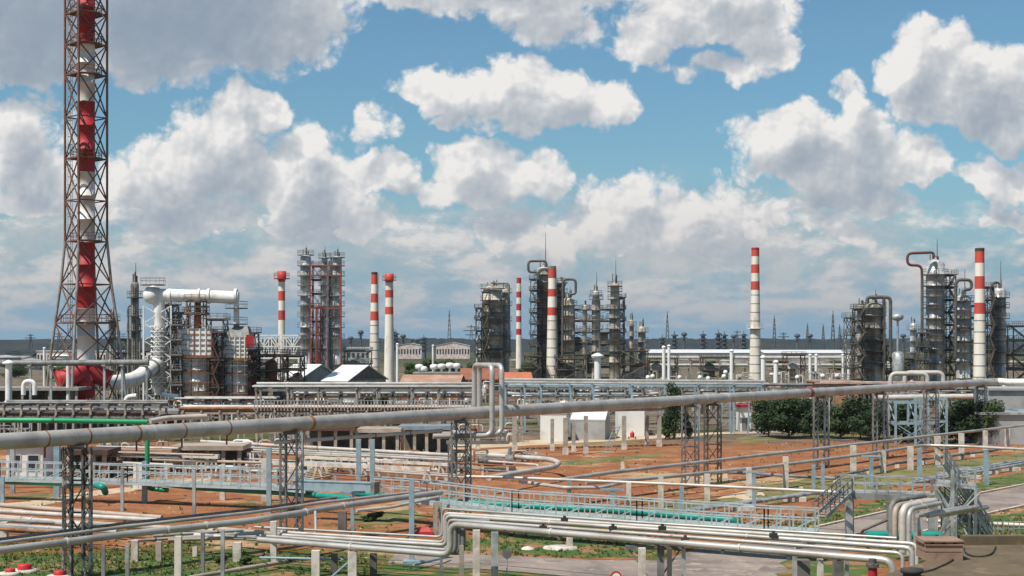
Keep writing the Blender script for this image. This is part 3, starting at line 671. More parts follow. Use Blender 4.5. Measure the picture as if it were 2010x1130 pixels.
# long white warehouse and the red and white office blocks
house(1262, 1485, 716, 7.2, 9.0, 40, 'very long low white warehouse with pale roof behind the pipe yard', wallg, roofw, 'warehouse', windows=0)
house(1500, 1700, 713, 6.6, 8.4, 40, 'pale grey warehouse between lone chimney and the stair column', wallg, roofw, 'warehouse')
house(780, 832, 704, 10.5, 12.4, 14, 'far red and white brick block left of the green trees', pink, roofw, 'office_block', windows=9, sill_m=wallw, ridge='y')
house(856, 922, 704, 10.5, 13.2, 14, 'far red and white brick block right of the green trees', pink, roofw, 'office_block', windows=12, sill_m=wallw, ridge='y')
house(72, 144, 716, 8.2, 8.2, 12, 'long red and white brick block left of the lattice chimney', pink, roofw, 'office_block', windows=11, sill_m=wallw)
house(183, 208, 716, 8.2, 8.2, 12, 'red and white brick block just right of the lattice chimney', pink, roofw, 'office_block', windows=4, sill_m=wallw)
house(229, 245, 716, 8.2, 8.2, 12, 'small red brick block beside the slim process column', pink, roofw, 'office_block', windows=3, sill_m=wallw)
house(275, 296, 716, 8.2, 8.2, 12, 'small red and white block behind the white duct riser', pink, roofw, 'office_block', windows=3, sill_m=wallw)
house(-40, 45, 716, 4., 5.2, 30, 'low grey-roofed shed at far left under the woodland', wallw, roofg, 'shed')
house(940, 1000, 700, 6., 7., 16, 'far pale block behind the grimy column with low roof', wallg, roofw, 'office_block', windows=6)
house(680, 726, 712, 9., 10.4, 18, 'far grey shed between silver columns and dark-tipped chimney', wallg, roofg, 'shed', windows=5)

# storage tanks and low blocks that crowd the far plain
TK = [(10, 722, 60), (62, 726, 40), (118, 720, 44), (160, 724, 30), (340, 728, 44), (520, 724, 40), (705, 730, 36), (1010, 722, 30), (1270, 726, 40), (1350, 722, 44), (1420, 726, 36), (1520, 724, 44), (1580, 728, 36), (1650, 722, 44), (1755, 726, 40), (1990, 728, 50)]
for i, (px, yb, w) in enumerate(TK):
    g = Gp(px, yb); r = w/2*g.y/F; h = r*(1.0 if i % 3 else .7); m = [wallg, galv, white, concg][i % 4]; t = thing('storage_tank', ['grey', 'silver', 'white', 'brownish'][i % 4]+' round storage tank on the far plain, '+nth(i, len(TK)), 'tank', g, 'far storage tanks')
    b = MB(); pr = [(r, 0)]
    for k in range(4): z = h*(k+1)/4; pr += [(r, z-.12), (r+.08, z-.12), (r+.08, z)]
    b.lathe(g, pr+[(r, h)], 24, m); b.build('shell', m, t); b = MB(); b.lathe(g, [(r+.1, h), (r*.5, h+r*.1), (.01, h+r*.16)], 24, m); b.build('roof', m, t)
# ---------------------------------------------------------------- chimneys
stack(553, 532, 13, 15, 375, [553, 571, 590, 609, 628], 'slim chimney with red crown left of the silver column cluster', head=(546, 18), bandm=(ored, cream), rings=False)
stack(735, 534, 12, 24, 480, [558, 576, 594, 611, 629], 'dark-tipped chimney with hoop bands, left one of the pair', bandm=(ored, cream))
stack(764, 537, 14, 22, 500, [552, 569, 584, 602, 617], 'smooth chimney with red crown, right one of the pair', head=(549, 18), bandm=(ored, cream), rings=False)
stack(1018.5, 545, 9, 12, 800, [556, 572, 584, 596, 609, 620, 632, 645, 657], 'far slim chimney with many narrow bands behind grimy column', bandm=(dred, cream), top=None, rings=False)
stack(1084, 522, 15, 26, 440, [546, 567, 582, 603, 619], 'broad chimney in front of the middle column cluster', bandm=(ored, cream), top=dgrey)
st = stack(1482.5, 486, 15, 25, 460, [503, 519, 536, 552, 569], 'lone chimney above the pipe yard, with a ring platform halfway', bandm=(ored, cream), plat=(645,), top=dred)
stack(1923, 487, 17.5, 27, 352, [516, 542, 567, 594, 616], 'stout chimney between the silver columns at right', bandm=(ored, cream))
# ---------------------------------------------------------------- the guyed lattice chimney at left
def lattice_chimney():
    D = 268.; s = F/D; x = (169-CX)/s; z = lambda py: CAMZ-(py-HZ)/s
    t = thing('lattice_chimney', 'very tall red and white chimney inside a rusty lattice tower', 'chimney', (x, D, 0))
    r = 17/s; b = MB(); bands = [(-240, 85, dred), (85, 200, white), (200, 338, dred), (338, 476, white), (476, 605, dred), (605, 712, white), (712, 842, dred)]
    for y0, y1, m in bands:
        z0, z1 = max(0, z(y1)), z(y0); k = max(2, int((z1-z0)/3.2))
        pr = []
        for j in range(k):
            a, c = z0+(z1-z0)*j/k, z0+(z1-z0)*(j+1)/k; pr += [(r, a), (r, c-.12), (r+.07, c-.12), (r+.07, c)]
        b.lathe((x, D, 0), pr, 24, m)
    b.build('flue', None, t)
    # breech elbows at the foot: blind red stub to the left, red branch to the white duct at right
    q = MB(); q.pipe([(x, D-.3, z(722)), (x-2.2, D-1.2, z(738)), (x-4.1, D-1.8, z(748))], 1.75, 18, dred, 1.6); q.sweep([(x-4.0, D-1.75, z(747.6)), (x-4.3, D-1.9, z(748.6))], 2.0, 18, redp); q.build('stub_duct', dred, t)
    q = MB(); q.pipe([(x, D+.2, z(722)), (x+2.2, D+.9, z(738)), (x+3.9, D+1.4, z(746))], 1.65, 18, dred, 1.5); q.build('branch_duct', dred, t)
    lev = [(-240, 40), (-170, 40), (-100, 40), (-35, 40), (28, 40), (88, 40), (148, 40), (231, 40), (312, 40), (394, 40), (474, 40), (558, 48), (634, 59), (712, 69), (842, 82)]
    pts = [[Vector((x+dx*w/s, D+dy*w/s, max(0, z(py)))) for dx, dy in ((-1, -.12), (-.08, -1), (1, .12), (.08, 1))] for py, w in lev]
    rusty = M('rusty_lattice', (.17, .075, .045), .75, 0, (.12, .065, .045), .25, .42, .62, (.30, .20, .15), .6, .6, .72)
    greyl = M('grey_lattice', (.30, .285, .27), .6, .1, (.20, .14, .10), .3, .45, .62)
    for j in range(4):
        g = MB()
        for i in range(len(pts)-1): g.sweep([pts[i][j], pts[i+1][j]], .21 if i < 10 else .25, 6, rusty if i < 10 else greyl)
        g.build('leg', None, t)
    g = MB()
    for i in range(len(pts)-1):
        A, B = pts[i+1], pts[i]; m = rusty
        for j in range(4):
            k = (j+1) % 4; md = (A[j]+A[k])/2
            for a, c in ((A[j], B[k]), (A[k], B[j])) if i < len(pts)-1 else (): g.beam(a, c, .18, .18, m)
            g.beam(B[j], B[k], .2, .2, rusty)
    g.build('bracing', rusty, t)
    for py, w in [(28, 40), (88, 40), (148, 40), (312, 40), (474, 40), (634, 54)]:
        c = Vector((x, D, 0)); big = py > 600
        g = MB(); R_ = w/s*(.92 if big else .78); g.lathe((x, D, z(py)), [(r+.15, 0), (R_, 0), (R_, .22), (r+.15, .22), (r+.15, 0)], 8 if big else 16, rusty, False); p = g.build('platform', rusty, t)
        g = MB()
        for k in range(16):
            a = 2*math.pi*k/16; d = Vector((math.cos(a), math.sin(a), 0))*(R_-.1); g.beam(Vector((x, D, z(py)+.2))+d, Vector((x, D, z(py)+1.5))+d, .08, .08, rusty)
        for h in (.85, 1.45): g.lathe((x, D, z(py)+h), [(R_-.15, 0), (R_-.06, 0), (R_-.06, .08), (R_-.15, .08), (R_-.15, 0)], 8 if big else 16, rusty, False)
        g.build('railing', rusty, p)
    ladder_mesh(x-r-.9, D-.6, 10, z(-200), dgrey, -2.2).build('ladder', dgrey, t)
    return x, D, z, s
LC = lattice_chimney()
# ---------------------------------------------------------------- process unit with the white overhead duct (left)
def white_duct_unit():
    D = 300.; s = F/D; X = lambda px: (px-CX)/s; Zz = lambda py: CAMZ-(py-HZ)/s
    t = thing('overhead_duct', 'white overhead duct with riser and elbow feeding the lattice chimney', 'duct', (X(312), D, 0))
    b = MB(); b.sweep([(X(296), D, Zz(579)), (X(330), D, Zz(579)), (X(396), D, Zz(581)), (X(468), D, Zz(584))], 1.25, 18, white)
    for px in (334, 391, 410, 463): b.sweep([(X(px)-.25, D, Zz(581)), (X(px)+.25, D, Zz(581))], 1.5, 18, white)
    b.lathe((X(300), D, Zz(579)), [(.01, -1.9), (1.3, -1.5), (1.9, -.4), (1.9, .4), (1.3, 1.5), (.01, 1.9)], 16, white); b.build('header', white, t)
    b = MB(); b.sweep([(X(312), D, Zz(582)), (X(313), D, Zz(640))], 1.1, 16, white); b.sweep([(X(313), D, Zz(640)), (X(312), D, Zz(745)), (X(312), D, Zz(775))], [1.1, 1.35, .9], 16, white); b.build('riser', white, t)
    b = MB()
    for i in range(12):
        za, zb = Zz(640)+(Zz(760)-Zz(640))*i/12, Zz(640)+(Zz(760)-Zz(640))*(i+1)/12
        for j in range(8):
            a, c = 2*math.pi*j/8, 2*math.pi*(j+1)/8; p = lambda q, z: (X(312)+1.6*math.cos(q), D+1.6*math.sin(q), z)
            b.beam(p(a, za), p(c, zb), .09, .09, white); b.beam(p(c, za), p(a, zb), .09, .09, dgrey)
        b.ring((X(312), D, za), 1.6, .1, 16, white)
    b.build('lattice_sleeve', None, t)
    b = MB(); b.pipe([(X(311), D-.2, Zz(712)), (X(283), D-8, Zz(744)), (X(250), D-16, Zz(748)), (X(213), LC[1]+1.2, Zz(745)+.3)], 1.42, 16, white, 2.5); b.build('breech_duct', white, t)
    for i, f in enumerate((.12, .3, .75, .92)):
        p = Vector((X(311), D-.2, Zz(712))).lerp(Vector((X(283), D-8, Zz(744))), f*2) if f < .5 else Vector((X(283), D-8, Zz(744))).lerp(Vector((X(213), LC[1]+1.2, Zz(746))), f*2-1)
        d = (Vector((X(283), D-8, Zz(744)))-Vector((X(311), D-.2, Zz(712)))).normalized() if f < .5 else (Vector((X(213), LC[1], Zz(746)))-Vector((X(283), D-8, Zz(744)))).normalized()
        b = MB(); b.sweep([p-d*.2, p+d*.2], 1.62, 16, dgrey); b.build('flange', dgrey, t)
    b = MB()
    for px in (284, 338):
        b.beam((X(px), D-1, 0), (X(px), D-1, Zz(600)), .3, .3, white)
        for i in range(6):
            za, zb = Zz(600)+i*(-3.4), Zz(600)-(i+1)*3.4; b.beam((X(px), D-1, max(0, za)), (X(312), D-.8, max(0, (za+zb)/2)), .16, .16, white); b.beam((X(312), D-.8, max(0, (za+zb)/2)), (X(px), D-1, max(0, zb)), .16, .16, white)
    b.build('support_frame', white, t)
    c = Vector((X(300), D, 0)); ring_platform(t, c, Zz(572)+1.2, 1.2, 1.3, dgrey, dgrey, 12)
white_duct_unit()
column(265, 553, 15, 318, 'slim dark column with platforms beside the white overhead duct', [585, 621, 650], cold, rod=4, group='process columns', extra=3, risers=((-12, 600, 800, .25, dgrey), (11, 625, 800, .2, dgrey)))
column(221, 622, 13, 320, 'short grimy column between lattice chimney and slim dark column', [630, 663], cold, rod=2, group='process columns')
def furnace(px0, px1, ytop, ymid, yb, label, neck, D, red=False):
    s = F/D; X = lambda px: (px-CX)/s; Zz = lambda py: CAMZ-(py-HZ)/s; cx = (X(px0)+X(px1))/2; w = X(px1)-X(px0)
    t = thing('process_heater', label, 'furnace', (cx, D, 0), 'white heaters under the overhead duct')
    z0, z1 = Zz(ymid), Zz(ytop)
    b = MB(); b.box((cx-w*.46, D-w*.4, z0), (cx+w*.46, D+w*.4, z1), white); b.build('convection_box', white, t)
    b = MB(); n = 6
    for i in range(n+1): x = cx-w*.46+w*.92*i/n; b.beam((x, D-w*.4-.1, z0), (x, D-w*.4-.1, z1), .2, .18, rust if not red and i % 3 == 0 else cream)
    for j in range(6): z = z0+(z1-z0)*j/5; b.beam((cx-w*.5, D-w*.4-.12, z), (cx+w*.5, D-w*.4-.12, z), .12, .12, dgrey if j % 2 else rust)
    b.build('stiffener_grid', None, t)
    if red:
        b = MB(); V = [(cx-w*.46, D-w*.4, z1), (cx+w*.46, D-w*.4, z1), (cx+w*.46, D+w*.4, z1), (cx-w*.46, D+w*.4, z1)]; k = w*.2; zt = z1+2.2
        V += [(cx-k+1, D-k, zt), (cx+k+1, D-k, zt), (cx+k+1, D+k, zt), (cx-k+1, D+k, zt)]; b.add(V, [[0, 1, 5, 4], [1, 2, 6, 5], [2, 3, 7, 6], [3, 0, 4, 7], [4, 5, 6, 7]], dgrey); b.build('hood', galv, t)
        b = MB(); b.box((cx+w*.36, D-w*.4-.5, z0+2.), (cx+w*.58, D-w*.4-.22, z1+.5), dred); b.build('red_panel', dred, t)
    # radiant cylinder with rings and rails
    r = w*.36; zc = z0-.6; b = MB(); pr = [(r*.9, .4)]; k = 5
    for i in range(k):
        a, c = .4+(zc-.4)*i/k, .4+(zc-.4)*(i+1)/k; pr += [(r, a+.1), (r, c-.35), (r+.12, c-.35), (r+.12, c)]
    b.lathe((cx, D, 0), pr+[(.01, zc)], 20, white)
    for i in range(14):
        a = 2*math.pi*i/14; q = Vector((cx+(r+.06)*math.cos(a), D+(r+.06)*math.sin(a), .3)); b.beam(q, q+Vector((0, 0, zc-.4)), .16, .12, white if i % 5 else rust)
    b.build('radiant_shell', None, t)
    b = MB()
    for i in range(6):
        x = cx-r-1.2+(2*r+2.4)*i/5; b.beam((x, D-r-.9, 0), (x, D-r-.9, zc+(i % 3)*.8), .07, .07)
    for i in range(6): b.beam((cx-r-1.3, D-r-.92, zc*(i+.5)/6), (cx+r+1.3, D-r-.92, zc*(i+.5)/6), .07, .07)
    b.build('scaffolding', galv if red else rust, t)
    c = Vector((cx, D, 0))
    for f in (.42, .78): ring_platform(t, c, zc*f, r+.1, .7, rust, dgrey if f > .5 else M('yellowed_steel', (.38, .25, .09), .7, 0, (.25, .12, .05), .8), 14)
    b = MB()
    for sx in (-1, 1):
        for sy in (-1, 1): b.beam((cx+sx*(r+1.0), D+sy*(r+.7), 0), (cx+sx*(r+1.0), D+sy*(r+.7), z0), .24, .24, rust)
    b.box((cx-w*.56, D-w*.48, z0-.45), (cx+w*.56, D+w*.48, z0-.05), rust); b.build('steel_frame', rust, t)
    nr = neck[1]/2/s; nx = X(neck[0]); zn = Zz(neck[2]); b = MB(); b.cyl((nx, D, z1-.5), nr, zn-z1+.5, 14, white if red else rust, nr*.8); b.build('offtake', white if red else rust, t)
    for f in neck[3]: ring_platform(t, Vector((nx, D, 0)), Zz(f), nr, 1.6, dark, dgrey, 12)
    return t
furnace(350, 424, 645, 697, 806, 'rust-streaked white heater under the middle of the overhead duct', (388, 16, 592, (602, 618)), 300)
furnace(434, 497, 662, 702, 806, 'white heater with grey hood and red side panel, right of the rusty one', (464, 13, 590, (606, 637)), 300, True)
frame_tower((370-CX)/10, (402-CX)/10, 298.5, 301.5, CAMZ+2.6, CAMZ+7.6, 2, 'rusty scaffold tower standing on top of the left heater', rust, 'scaffold_tower', 'scaffold', w=.18, stair=False, brace=True, dm=dgrey, bw=.1)
frame_tower((503-CX)*.1, (560-CX)*.1, 294, 304, 0, 2.6+9, 4, 'dark rusty process frame right of the white heaters', M('brown_steel', (.095, .05, .035), .8, 0, (.05, .04, .035), .6), 'process_structure', 'steel frame', w=.35, dm=dark, vessels=(((516-CX)*.1, 298, 1.3, .5, 6.2, cold), ((534-CX)*.1, 299, 1.2, 6.2, 11, rust), ((550-CX)*.1, 298, 1.1, .5, 7, cold)))
frame_tower((332-CX)*.1, (349-CX)*.1, 303, 310, 0, 20, 6, 'grey stair frame between the white riser and the rusty heater', dgrey, 'stair_tower', 'steel frame', w=.25, dm=dgrey)
frame_tower((424-CX)*.1, (436-CX)*.1, 302, 308, 0, 12, 4, 'narrow rusty frame squeezed between the two white heaters', rust, 'pipe_rack', 'steel frame', w=.25, dm=dark)
def truss():
    D = 330.; s = F/D; X = lambda px: (px-CX)/s; Zz = lambda py: CAMZ-(py-HZ)/s; b = MB()
    for (a, c) in ((498, 586),):
        for y in (D, D+4):
            for py in (658, 680, 703): b.beam((X(a), y, Zz(py)), (X(c), y, Zz(py)), .28, .28)
            n = 6
            for i in range(n):
                x0, x1 = X(a)+(X(c)-X(a))*i/n, X(a)+(X(c)-X(a))*(i+1)/n
                b.beam((x0, y, Zz(703)), (x0, y, Zz(658)), .2, .2); b.beam((x0, y, Zz(680)), (x1, y, Zz(658)), .2, .2) if i % 2 else b.beam((x0, y, Zz(658)), (x1, y, Zz(680)), .2, .2)
                b.beam((x0, y, Zz(703)), ((x0+x1)/2, y, Zz(680)), .18, .18)
        for px in (a, (a+c)/2, c): b.beam((X(px), D, 0), (X(px), D, Zz(703)), .35, .35); b.beam((X(px), D, Zz(658)), (X(px), D+4, Zz(658)), .2, .2); b.beam((X(px), D+4, 0), (X(px), D+4, Zz(703)), .35, .35)
    tag(b.build('truss_bridge', white, None), 'white lattice pipe bridge above the dark rusty frame', 'truss', None)
truss()
# ---------------------------------------------------------------- silver column cluster with red scaffolding
def silver_cluster():
    D = 440.; g = 'silver columns of the ringed cluster'
    pl = [499+2, 522, 542, 561, 581, 601, 622, 643, 664, 685]
    column(600, 499, 21, D, 'leftmost thick silver column of the ringed cluster', pl, colm, group=g, pm=dgrey, rings=4, extra=3, rod=2.5)
    column(637, 504, 12, D, 'middle slender silver column of the ringed cluster', [507]+pl[1:], colm, group=g, pm=dgrey, extra=3, rod=3)
    column(662, 502, 18, D, 'rightmost thick silver column of the ringed cluster', [506]+pl[1:], colm, group=g, pm=dgrey, rings=4, extra=3, rod=2.5)
    column(649, 512, 9, D+9, 'dark slim column at the back of the ringed cluster', [540, 580, 620], cold, group=g, extra=1)
    s = F/D; X = lambda px, d=0: (px-CX)*(D+d)/F; z = lambda py: CAMZ-(py-HZ)/s
    frame_tower(X(620, -3.5), X(629, -3.5), D-3.5, D-1, 0, z(602), 6, 'red oxide stair tower in front of the silver cluster', rustr, 'stair_tower', 'steel frame', w=.5, decks=False)
    frame_tower(X(613, +3), X(630, +3), D+3, D+6, 0, z(522), 9, 'rust-red service frame between the silver columns', rustr, 'service_tower', 'steel frame', w=.4, stair=False, dm=rust)
    b = MB()
    for py in (522, 541, 605): b.beam((X(610), D-3, z(py)), (X(672), D-3, z(py)), .35, .4)
    for px in (612, 645, 671): b.beam((X(px), D-3, 0), (X(px), D-3, z(522)), .28, .28)
    tag(b.build('red_gantry', rustr, None), 'red walkway gantry across the fronts of the silver columns', 'gantry')
silver_cluster()
# ---------------------------------------------------------------- grimy column (x 945-1005)
s = F/470.
column(967, 560, 38, 470, 'broad grimy column with many rings, left of the middle cluster', [567, 590, 613, 636, 660, 684, 702], colt, group='process columns', extra=4, rings=5, pm=dark)
column(992, 566, 16, 476, 'pale slim column hugging the right side of the broad grimy column', [575, 600, 630, 660, 690], colt, group='process columns', extra=2, pm=dgrey)
frame_tower((934-CX)*466/F, (945-CX)*466/F, 466, 472, 0, CAMZ+(HZ-606)/s, 7, 'thin stair frame at the left side of the broad grimy column', dark, 'stair_tower', 'steel frame', w=.25, dm=dgrey)
frame_tower((947-CX)*462/F, (960-CX)*462/F, 462, 464.5, 0, CAMZ+(HZ-575)/s, 8, 'dark pipe frame standing before the broad grimy column', M('sooty_steel', (.085, .075, .062), .8, 0, (.15, .12, .085), .5), 'pipe_rack', 'steel frame', w=.35, dm=dark, rails=False)
pipe_thing('thin grey loop pipe arching over the broad grimy column', [P(966, 562, 470), P(972, 556, 470), P(999, 556, 470), P(1001, 700, 470)], .3, dgrey)
# ---------------------------------------------------------------- middle cluster
g = 'columns of the middle cluster'; D = 440.; s = F/D; X = lambda px, d=0: (px-CX)*(D+d)/F; z = lambda py: CAMZ-(py-HZ)/s
column(1068, 523, 29, 452, 'tallest grey column of middle cluster, partly behind the broad chimney', [540, 556, 572, 589, 606, 623, 640, 657, 674, 691, 708], colt, group=g, rings=6, extra=3, rod=10, pm=dark)
column(1101, 551, 16, 456, 'dark column just right of the broad chimney', [556, 575, 595, 615, 635, 655, 675, 695], cold, group=g, extra=1, pm=dark)
column(1117, 583, 22, D, 'stubby tan-topped column with swan-neck pipe in the middle cluster', [600, 625, 648, 668, 690, 712], colt, group=g, rings=3, extra=4, rod=3, pm=dark)
column(1148, 598, 9, D, 'thin column between the two medium columns of the middle cluster', [608, 628, 650, 672, 695], colt, group=g, extra=1, pm=dgrey)
column(1170, 570, 17, D, 'medium column with a long lightning rod in the middle cluster', [580, 588, 609, 628, 647, 668, 690, 712], colt, group=g, rings=2, extra=3, rod=5.5, pm=dgrey, waist=(584, .7))
column(1207, 555, 22, D, 'tall ringed column at the right of the middle cluster', [562, 573, 588, 607, 625, 646, 668, 690, 712], colt, group=g, rings=3, extra=5, rod=7, pm=dark, waist=(600, .8))
column(1240, 627, 9, D+14, 'small dark column right of the tall ringed column', [640, 660, 685], colt, group=g, extra=3, rod=2, pm=dgrey)
column(1260, 640, 15, D+14, 'short lumpy column at the right end of the middle cluster', [652, 672, 695], colt, group=g, extra=4, rod=1.5, pm=dgrey)
sooty = MATS['sooty_steel']
frame_tower(X(1042, +4), X(1056, +4), D+4, D+9, 0, z(548), 10, 'dark stair frame against the left side of the tallest grey column', sooty, 'stair_tower', 'steel frame', w=.35, dm=dark)
frame_tower(X(1088, +3), X(1108, +3), D+3, D+8, 0, z(560), 9, 'black pipe frame between broad chimney and stubby column', sooty, 'pipe_rack', 'steel frame', w=.4, dm=dark)
frame_tower(X(1128, +7), X(1200, +7), D+7, D+13, 0, z(607), 7, 'wide dark service frame behind the medium columns', dgrey, 'service_tower', 'steel frame', w=.4, dm=dgrey, stair=False, vessels=((X(1135), D+9, 1.5, z(690), z(660), colt), (X(1160), D+9, 1.6, z(735), z(700), colt), (X(1188), D+9, 1.5, z(680), z(650), colt)))
frame_tower(X(1216, +1), X(1226, +1), D+1, D+6, 0, z(585), 8, 'thin stair frame at the right side of tall ringed column', dgrey, 'stair_tower', 'steel frame', w=.28, dm=dgrey)
frame_tower(X(1218, -3), X(1272, -3), D-3, D+6, 0, z(690), 3, 'low dark equipment frame at the foot of the middle cluster', sooty, 'equipment_structure', 'steel frame', w=.4, dm=dark, vessels=((X(1232), D, 1.6, .4, 6, cold), (X(1252), D, 1.8, .4, 8, colt)))
frame_tower(X(1030, -6), X(1060, -6), D-6, D, 0, z(700), 3, 'low dark pump frame left of the broad chimney', sooty, 'equipment_structure', 'steel frame', w=.4, dm=dark, vessels=((X(1038), D-4, 1.5, .4, 6, colt), (X(1052), D-3, 1.5, .4, 8, cold)))
frame_tower(X(1092, -8), X(1146, -8), D-8, D-4, 0, z(705), 3, 'low pipe-laden frame before the stubby column', sooty, 'equipment_structure', 'steel frame', w=.4, dm=dark, vessels=((X(1105), D-6, 1.2, .4, 7, cold), (X(1138), D-6, 1.2, .4, 7, colt)))
pipe_thing('black square-bent vapour pipe on top of the tallest grey column', [P(1072, 524, 449), P(1072, 512, 449), P(1037, 512, 449), P(1037, 534, 449), P(1057, 534, 449), P(1056, 735, 449)], .38, dark, bend=1.1)
pipe_thing('black swan-neck pipe hooking over the stubby column', [P(1104, 700, 438), P(1105, 548, 438), P(1130, 548, 438), P(1130, 577, 438), P(1118, 577, 438), P(1118, 585, 438)], .36, dark, bend=1.1)
for i, (a, b_, y0) in enumerate(((1240, 0, 612), (1268, 0, 622))): pass
# ---------------------------------------------------------------- right cluster
g = 'columns of the right cluster'; D = 372.; s = F/D; X = lambda px, d=0: (px-CX)*(D+d)/F; z = lambda py: CAMZ-(py-HZ)/s
column(1836, 509, 36, D, 'tallest bright silver column with a red swan-neck pipe', [540, 562, 583, 605, 626, 647, 670, 692, 714], colm, group=g, rings=8, extra=2, rod=5, pm=dark)
column(1891, 577, 28, D-4, 'shorter silver column with a black hooked pipe, beside the stout chimney', [592, 626, 648, 670, 692, 714], colm, group=g, rings=5, extra=3, rod=6, pm=dark)
column(1962, 564, 24, D+4, 'silver column at the far right, behind the stout chimney', [585, 605, 626, 648, 670, 692, 714], colm, group=g, rings=4, extra=3, rod=6.5, pm=dark)
column(1793, 634, 13, D+30, 'small grey column left of the tallest silver column', [648, 670, 692], colm, group=g, extra=2, pm=dgrey)
column(1715, 593, 35, D-8, 'grimy ringed column under the black arched pipe', [605, 620, 645, 668, 690, 712], cold, group=g, rings=6, extra=4, rod=3, pm=dark)
column(1691, 598, 17, D+2, 'dark column hidden behind the zigzag stair, left of the grimy ringed one', [610, 640, 670, 700], cold, group=g, extra=2, pm=dark)
frame_tower(X(1678, -14), X(1697, -14), D-14, D-11.5, 0, z(610), 8, 'black zigzag stair tower on the left of the grimy ringed column', sooty, 'stair_tower', 'steel frame', w=.35, dm=dark)
frame_tower(X(1662, -10), X(1676, -10), D-10, D-7, 0, z(626), 5, 'thin pale side platform frame left of the zigzag stair tower', dgrey, 'platform_tower', 'steel frame', w=.18, dm=dgrey, stair=False)
frame_tower(X(1857, +1), X(1876, +1), D+1, D+6, 0, z(540), 10, 'tall black stair frame right of the tallest silver column', sooty, 'stair_tower', 'steel frame', w=.4, dm=dark)
frame_tower(X(1938, -1), X(1951, -1), D-1, D+4, 0, z(565), 9, 'black stair frame behind the right side of the stout chimney', sooty, 'stair_tower', 'steel frame', w=.38, dm=dark)
frame_tower(X(1906, +6), X(1934, +6), D+6, D+10, 0, z(600), 8, 'dark pipe frame behind the stout chimney', sooty, 'pipe_rack', 'steel frame', w=.38, dm=dark, stair=False)
frame_tower(X(1978, +10), X(2020, +10), D+10, D+22, 0, z(640), 5, 'dark equipment frame at the right edge behind the silver columns', sooty, 'equipment_structure', 'steel frame', w=.4, dm=dgrey, vessels=((X(1990), D+14, 2, 1, 8, colm), (X(2004), D+14, 1.5, 8, 16, colt)))
frame_tower(X(1731, -6), X(1748, -6), D-6, D-2, 0, z(680), 4, 'low dark frame under the right leg of the black arched pipe', sooty, 'equipment_structure', 'steel frame', w=.35, dm=dark, stair=False)
frame_tower(X(1806, -6), X(1822, -6), D-6, D-3, 0, z(655), 5, 'black pipe frame before the left side of tallest silver column', sooty, 'pipe_rack', 'steel frame', w=.35, dm=dark, stair=False)
pipe_thing('red-brown swan-neck pipe off the top of the tallest silver column', [P(1832, 508, D-3), P(1833, 495, D-3), P(1781, 497, D-3), P(1781, 520, D-3), P(1809, 521, D-3), P(1810, 548, D-3)], .33, M('dark_red_oxide', (.15, .04, .035), .7, 0, (.09, .04, .035), .6), bend=1.2, clamps=(.5,))
pipe_thing('long black downcomer pipe at left of the tallest silver column', [P(1810, 548, D-3), P(1810, 690, D-3)], .36, dark)
pipe_thing('black hooked pipe curling over the shorter silver column', [P(1876, 700, D-7), P(1876, 549, D-7), P(1907, 549, D-7), P(1907, 568, D-7), P(1890, 568, D-7), P(1890, 582, D-7)], .38, dark, bend=1.3)
pipe_thing('black arched pipe over the grimy ringed column, outer right leg', [P(1702, 596, D-10), P(1702, 583, D-10), P(1748, 583, D-10), P(1748, 700, D-10)], .42, dark, bend=1.1)
pipe_thing('straight black pipe hanging inside the black arched pipe', [P(1735, 584, D-10), P(1735, 735, D-10)], .4, dark)
pipe_thing('black crook pipe on top of the far right silver column', [P(1962, 566, D), P(1962, 554, D), P(1948, 554, D), P(1947, 720, D)], .3, dark, bend=1.)
# mushroom-topped flare and small tank between the right columns
b = MB(); Dm = 420.; o = P(1762, 700, Dm); b.cyl((o.x, Dm, 0), .3, CAMZ+(HZ-628)*Dm/F, 10); b.lathe((o.x, Dm, CAMZ+(HZ-630)*Dm/F), [(.4, 0), (1.5, .5), (1.6, 1.6), (.8, 2.0), (.01, 2.1)], 14); b.beam((o.x-2.6, Dm, CAMZ+(HZ-622)*Dm/F), (o.x+1.8, Dm, CAMZ+(HZ-622)*Dm/F), .25)
tag(b.build('mushroom_vent', galv, None, loc=(o.x, Dm, 0)), 'thin grey vent with a mushroom hood between the stair column and silver columns', 'vent')
b = MB(); o = Gp(1763, 790); t = thing('vertical_tank', 'small upright grey tank on legs, left of tallest silver column', 'tank', o)
b.lathe((o.x, o.y, 3.), [(.01, 0), (1.4, .3), (1.4, 8.6), (.9, 9.0), (.01, 9.2)], 16, galv); b.build('shell', galv, t)
for a in range(4): q = MB(); q.beam((o.x+1.2*math.cos(a*1.57+.8), o.y+1.2*math.sin(a*1.57+.8), 0), (o.x+1.2*math.cos(a*1.57+.8), o.y+1.2*math.sin(a*1.57+.8), 3.4), .2); q.build('leg', galv, t)

# scaffolds, vessels and stairs that crowd the heater unit
def FT(px0, px1, y, dy, ptop, lev, label, m, name='scaffold_tower', cat='scaffold', **k):
    s_ = F/y; return frame_tower((px0-CX)/s_, (px1-CX)/s_, y, y+dy, 0, CAMZ+(HZ-ptop)/s_, lev, label, m, name, cat, **k)
bs = MATS['brown_steel']
FT(336, 354, 296, 4, 640, 6, 'grey scaffold on the left flank of the rusty white heater', dgrey, w=.2, dm=dgrey, bw=.12, stair=False)
FT(418, 436, 296, 4, 655, 6, 'brown scaffold in the slot between the two white heaters', bs, w=.26, dm=dark, bw=.14)
FT(488, 503, 295, 4, 690, 5, 'brown scaffold right of the red-panelled heater', bs, w=.28, dm=dark, stair=False, bw=.14, vessels=(((495-CX)*295/F, 297, .9, 1, 8, dred),))
FT(322, 340, 305, 5, 600, 7, 'grey service tower behind the white riser', dgrey, 'service_tower', 'steel frame', w=.25, dm=dgrey, vessels=(((331-CX)*305/F, 307, 1.0, 2, 11, colt),))
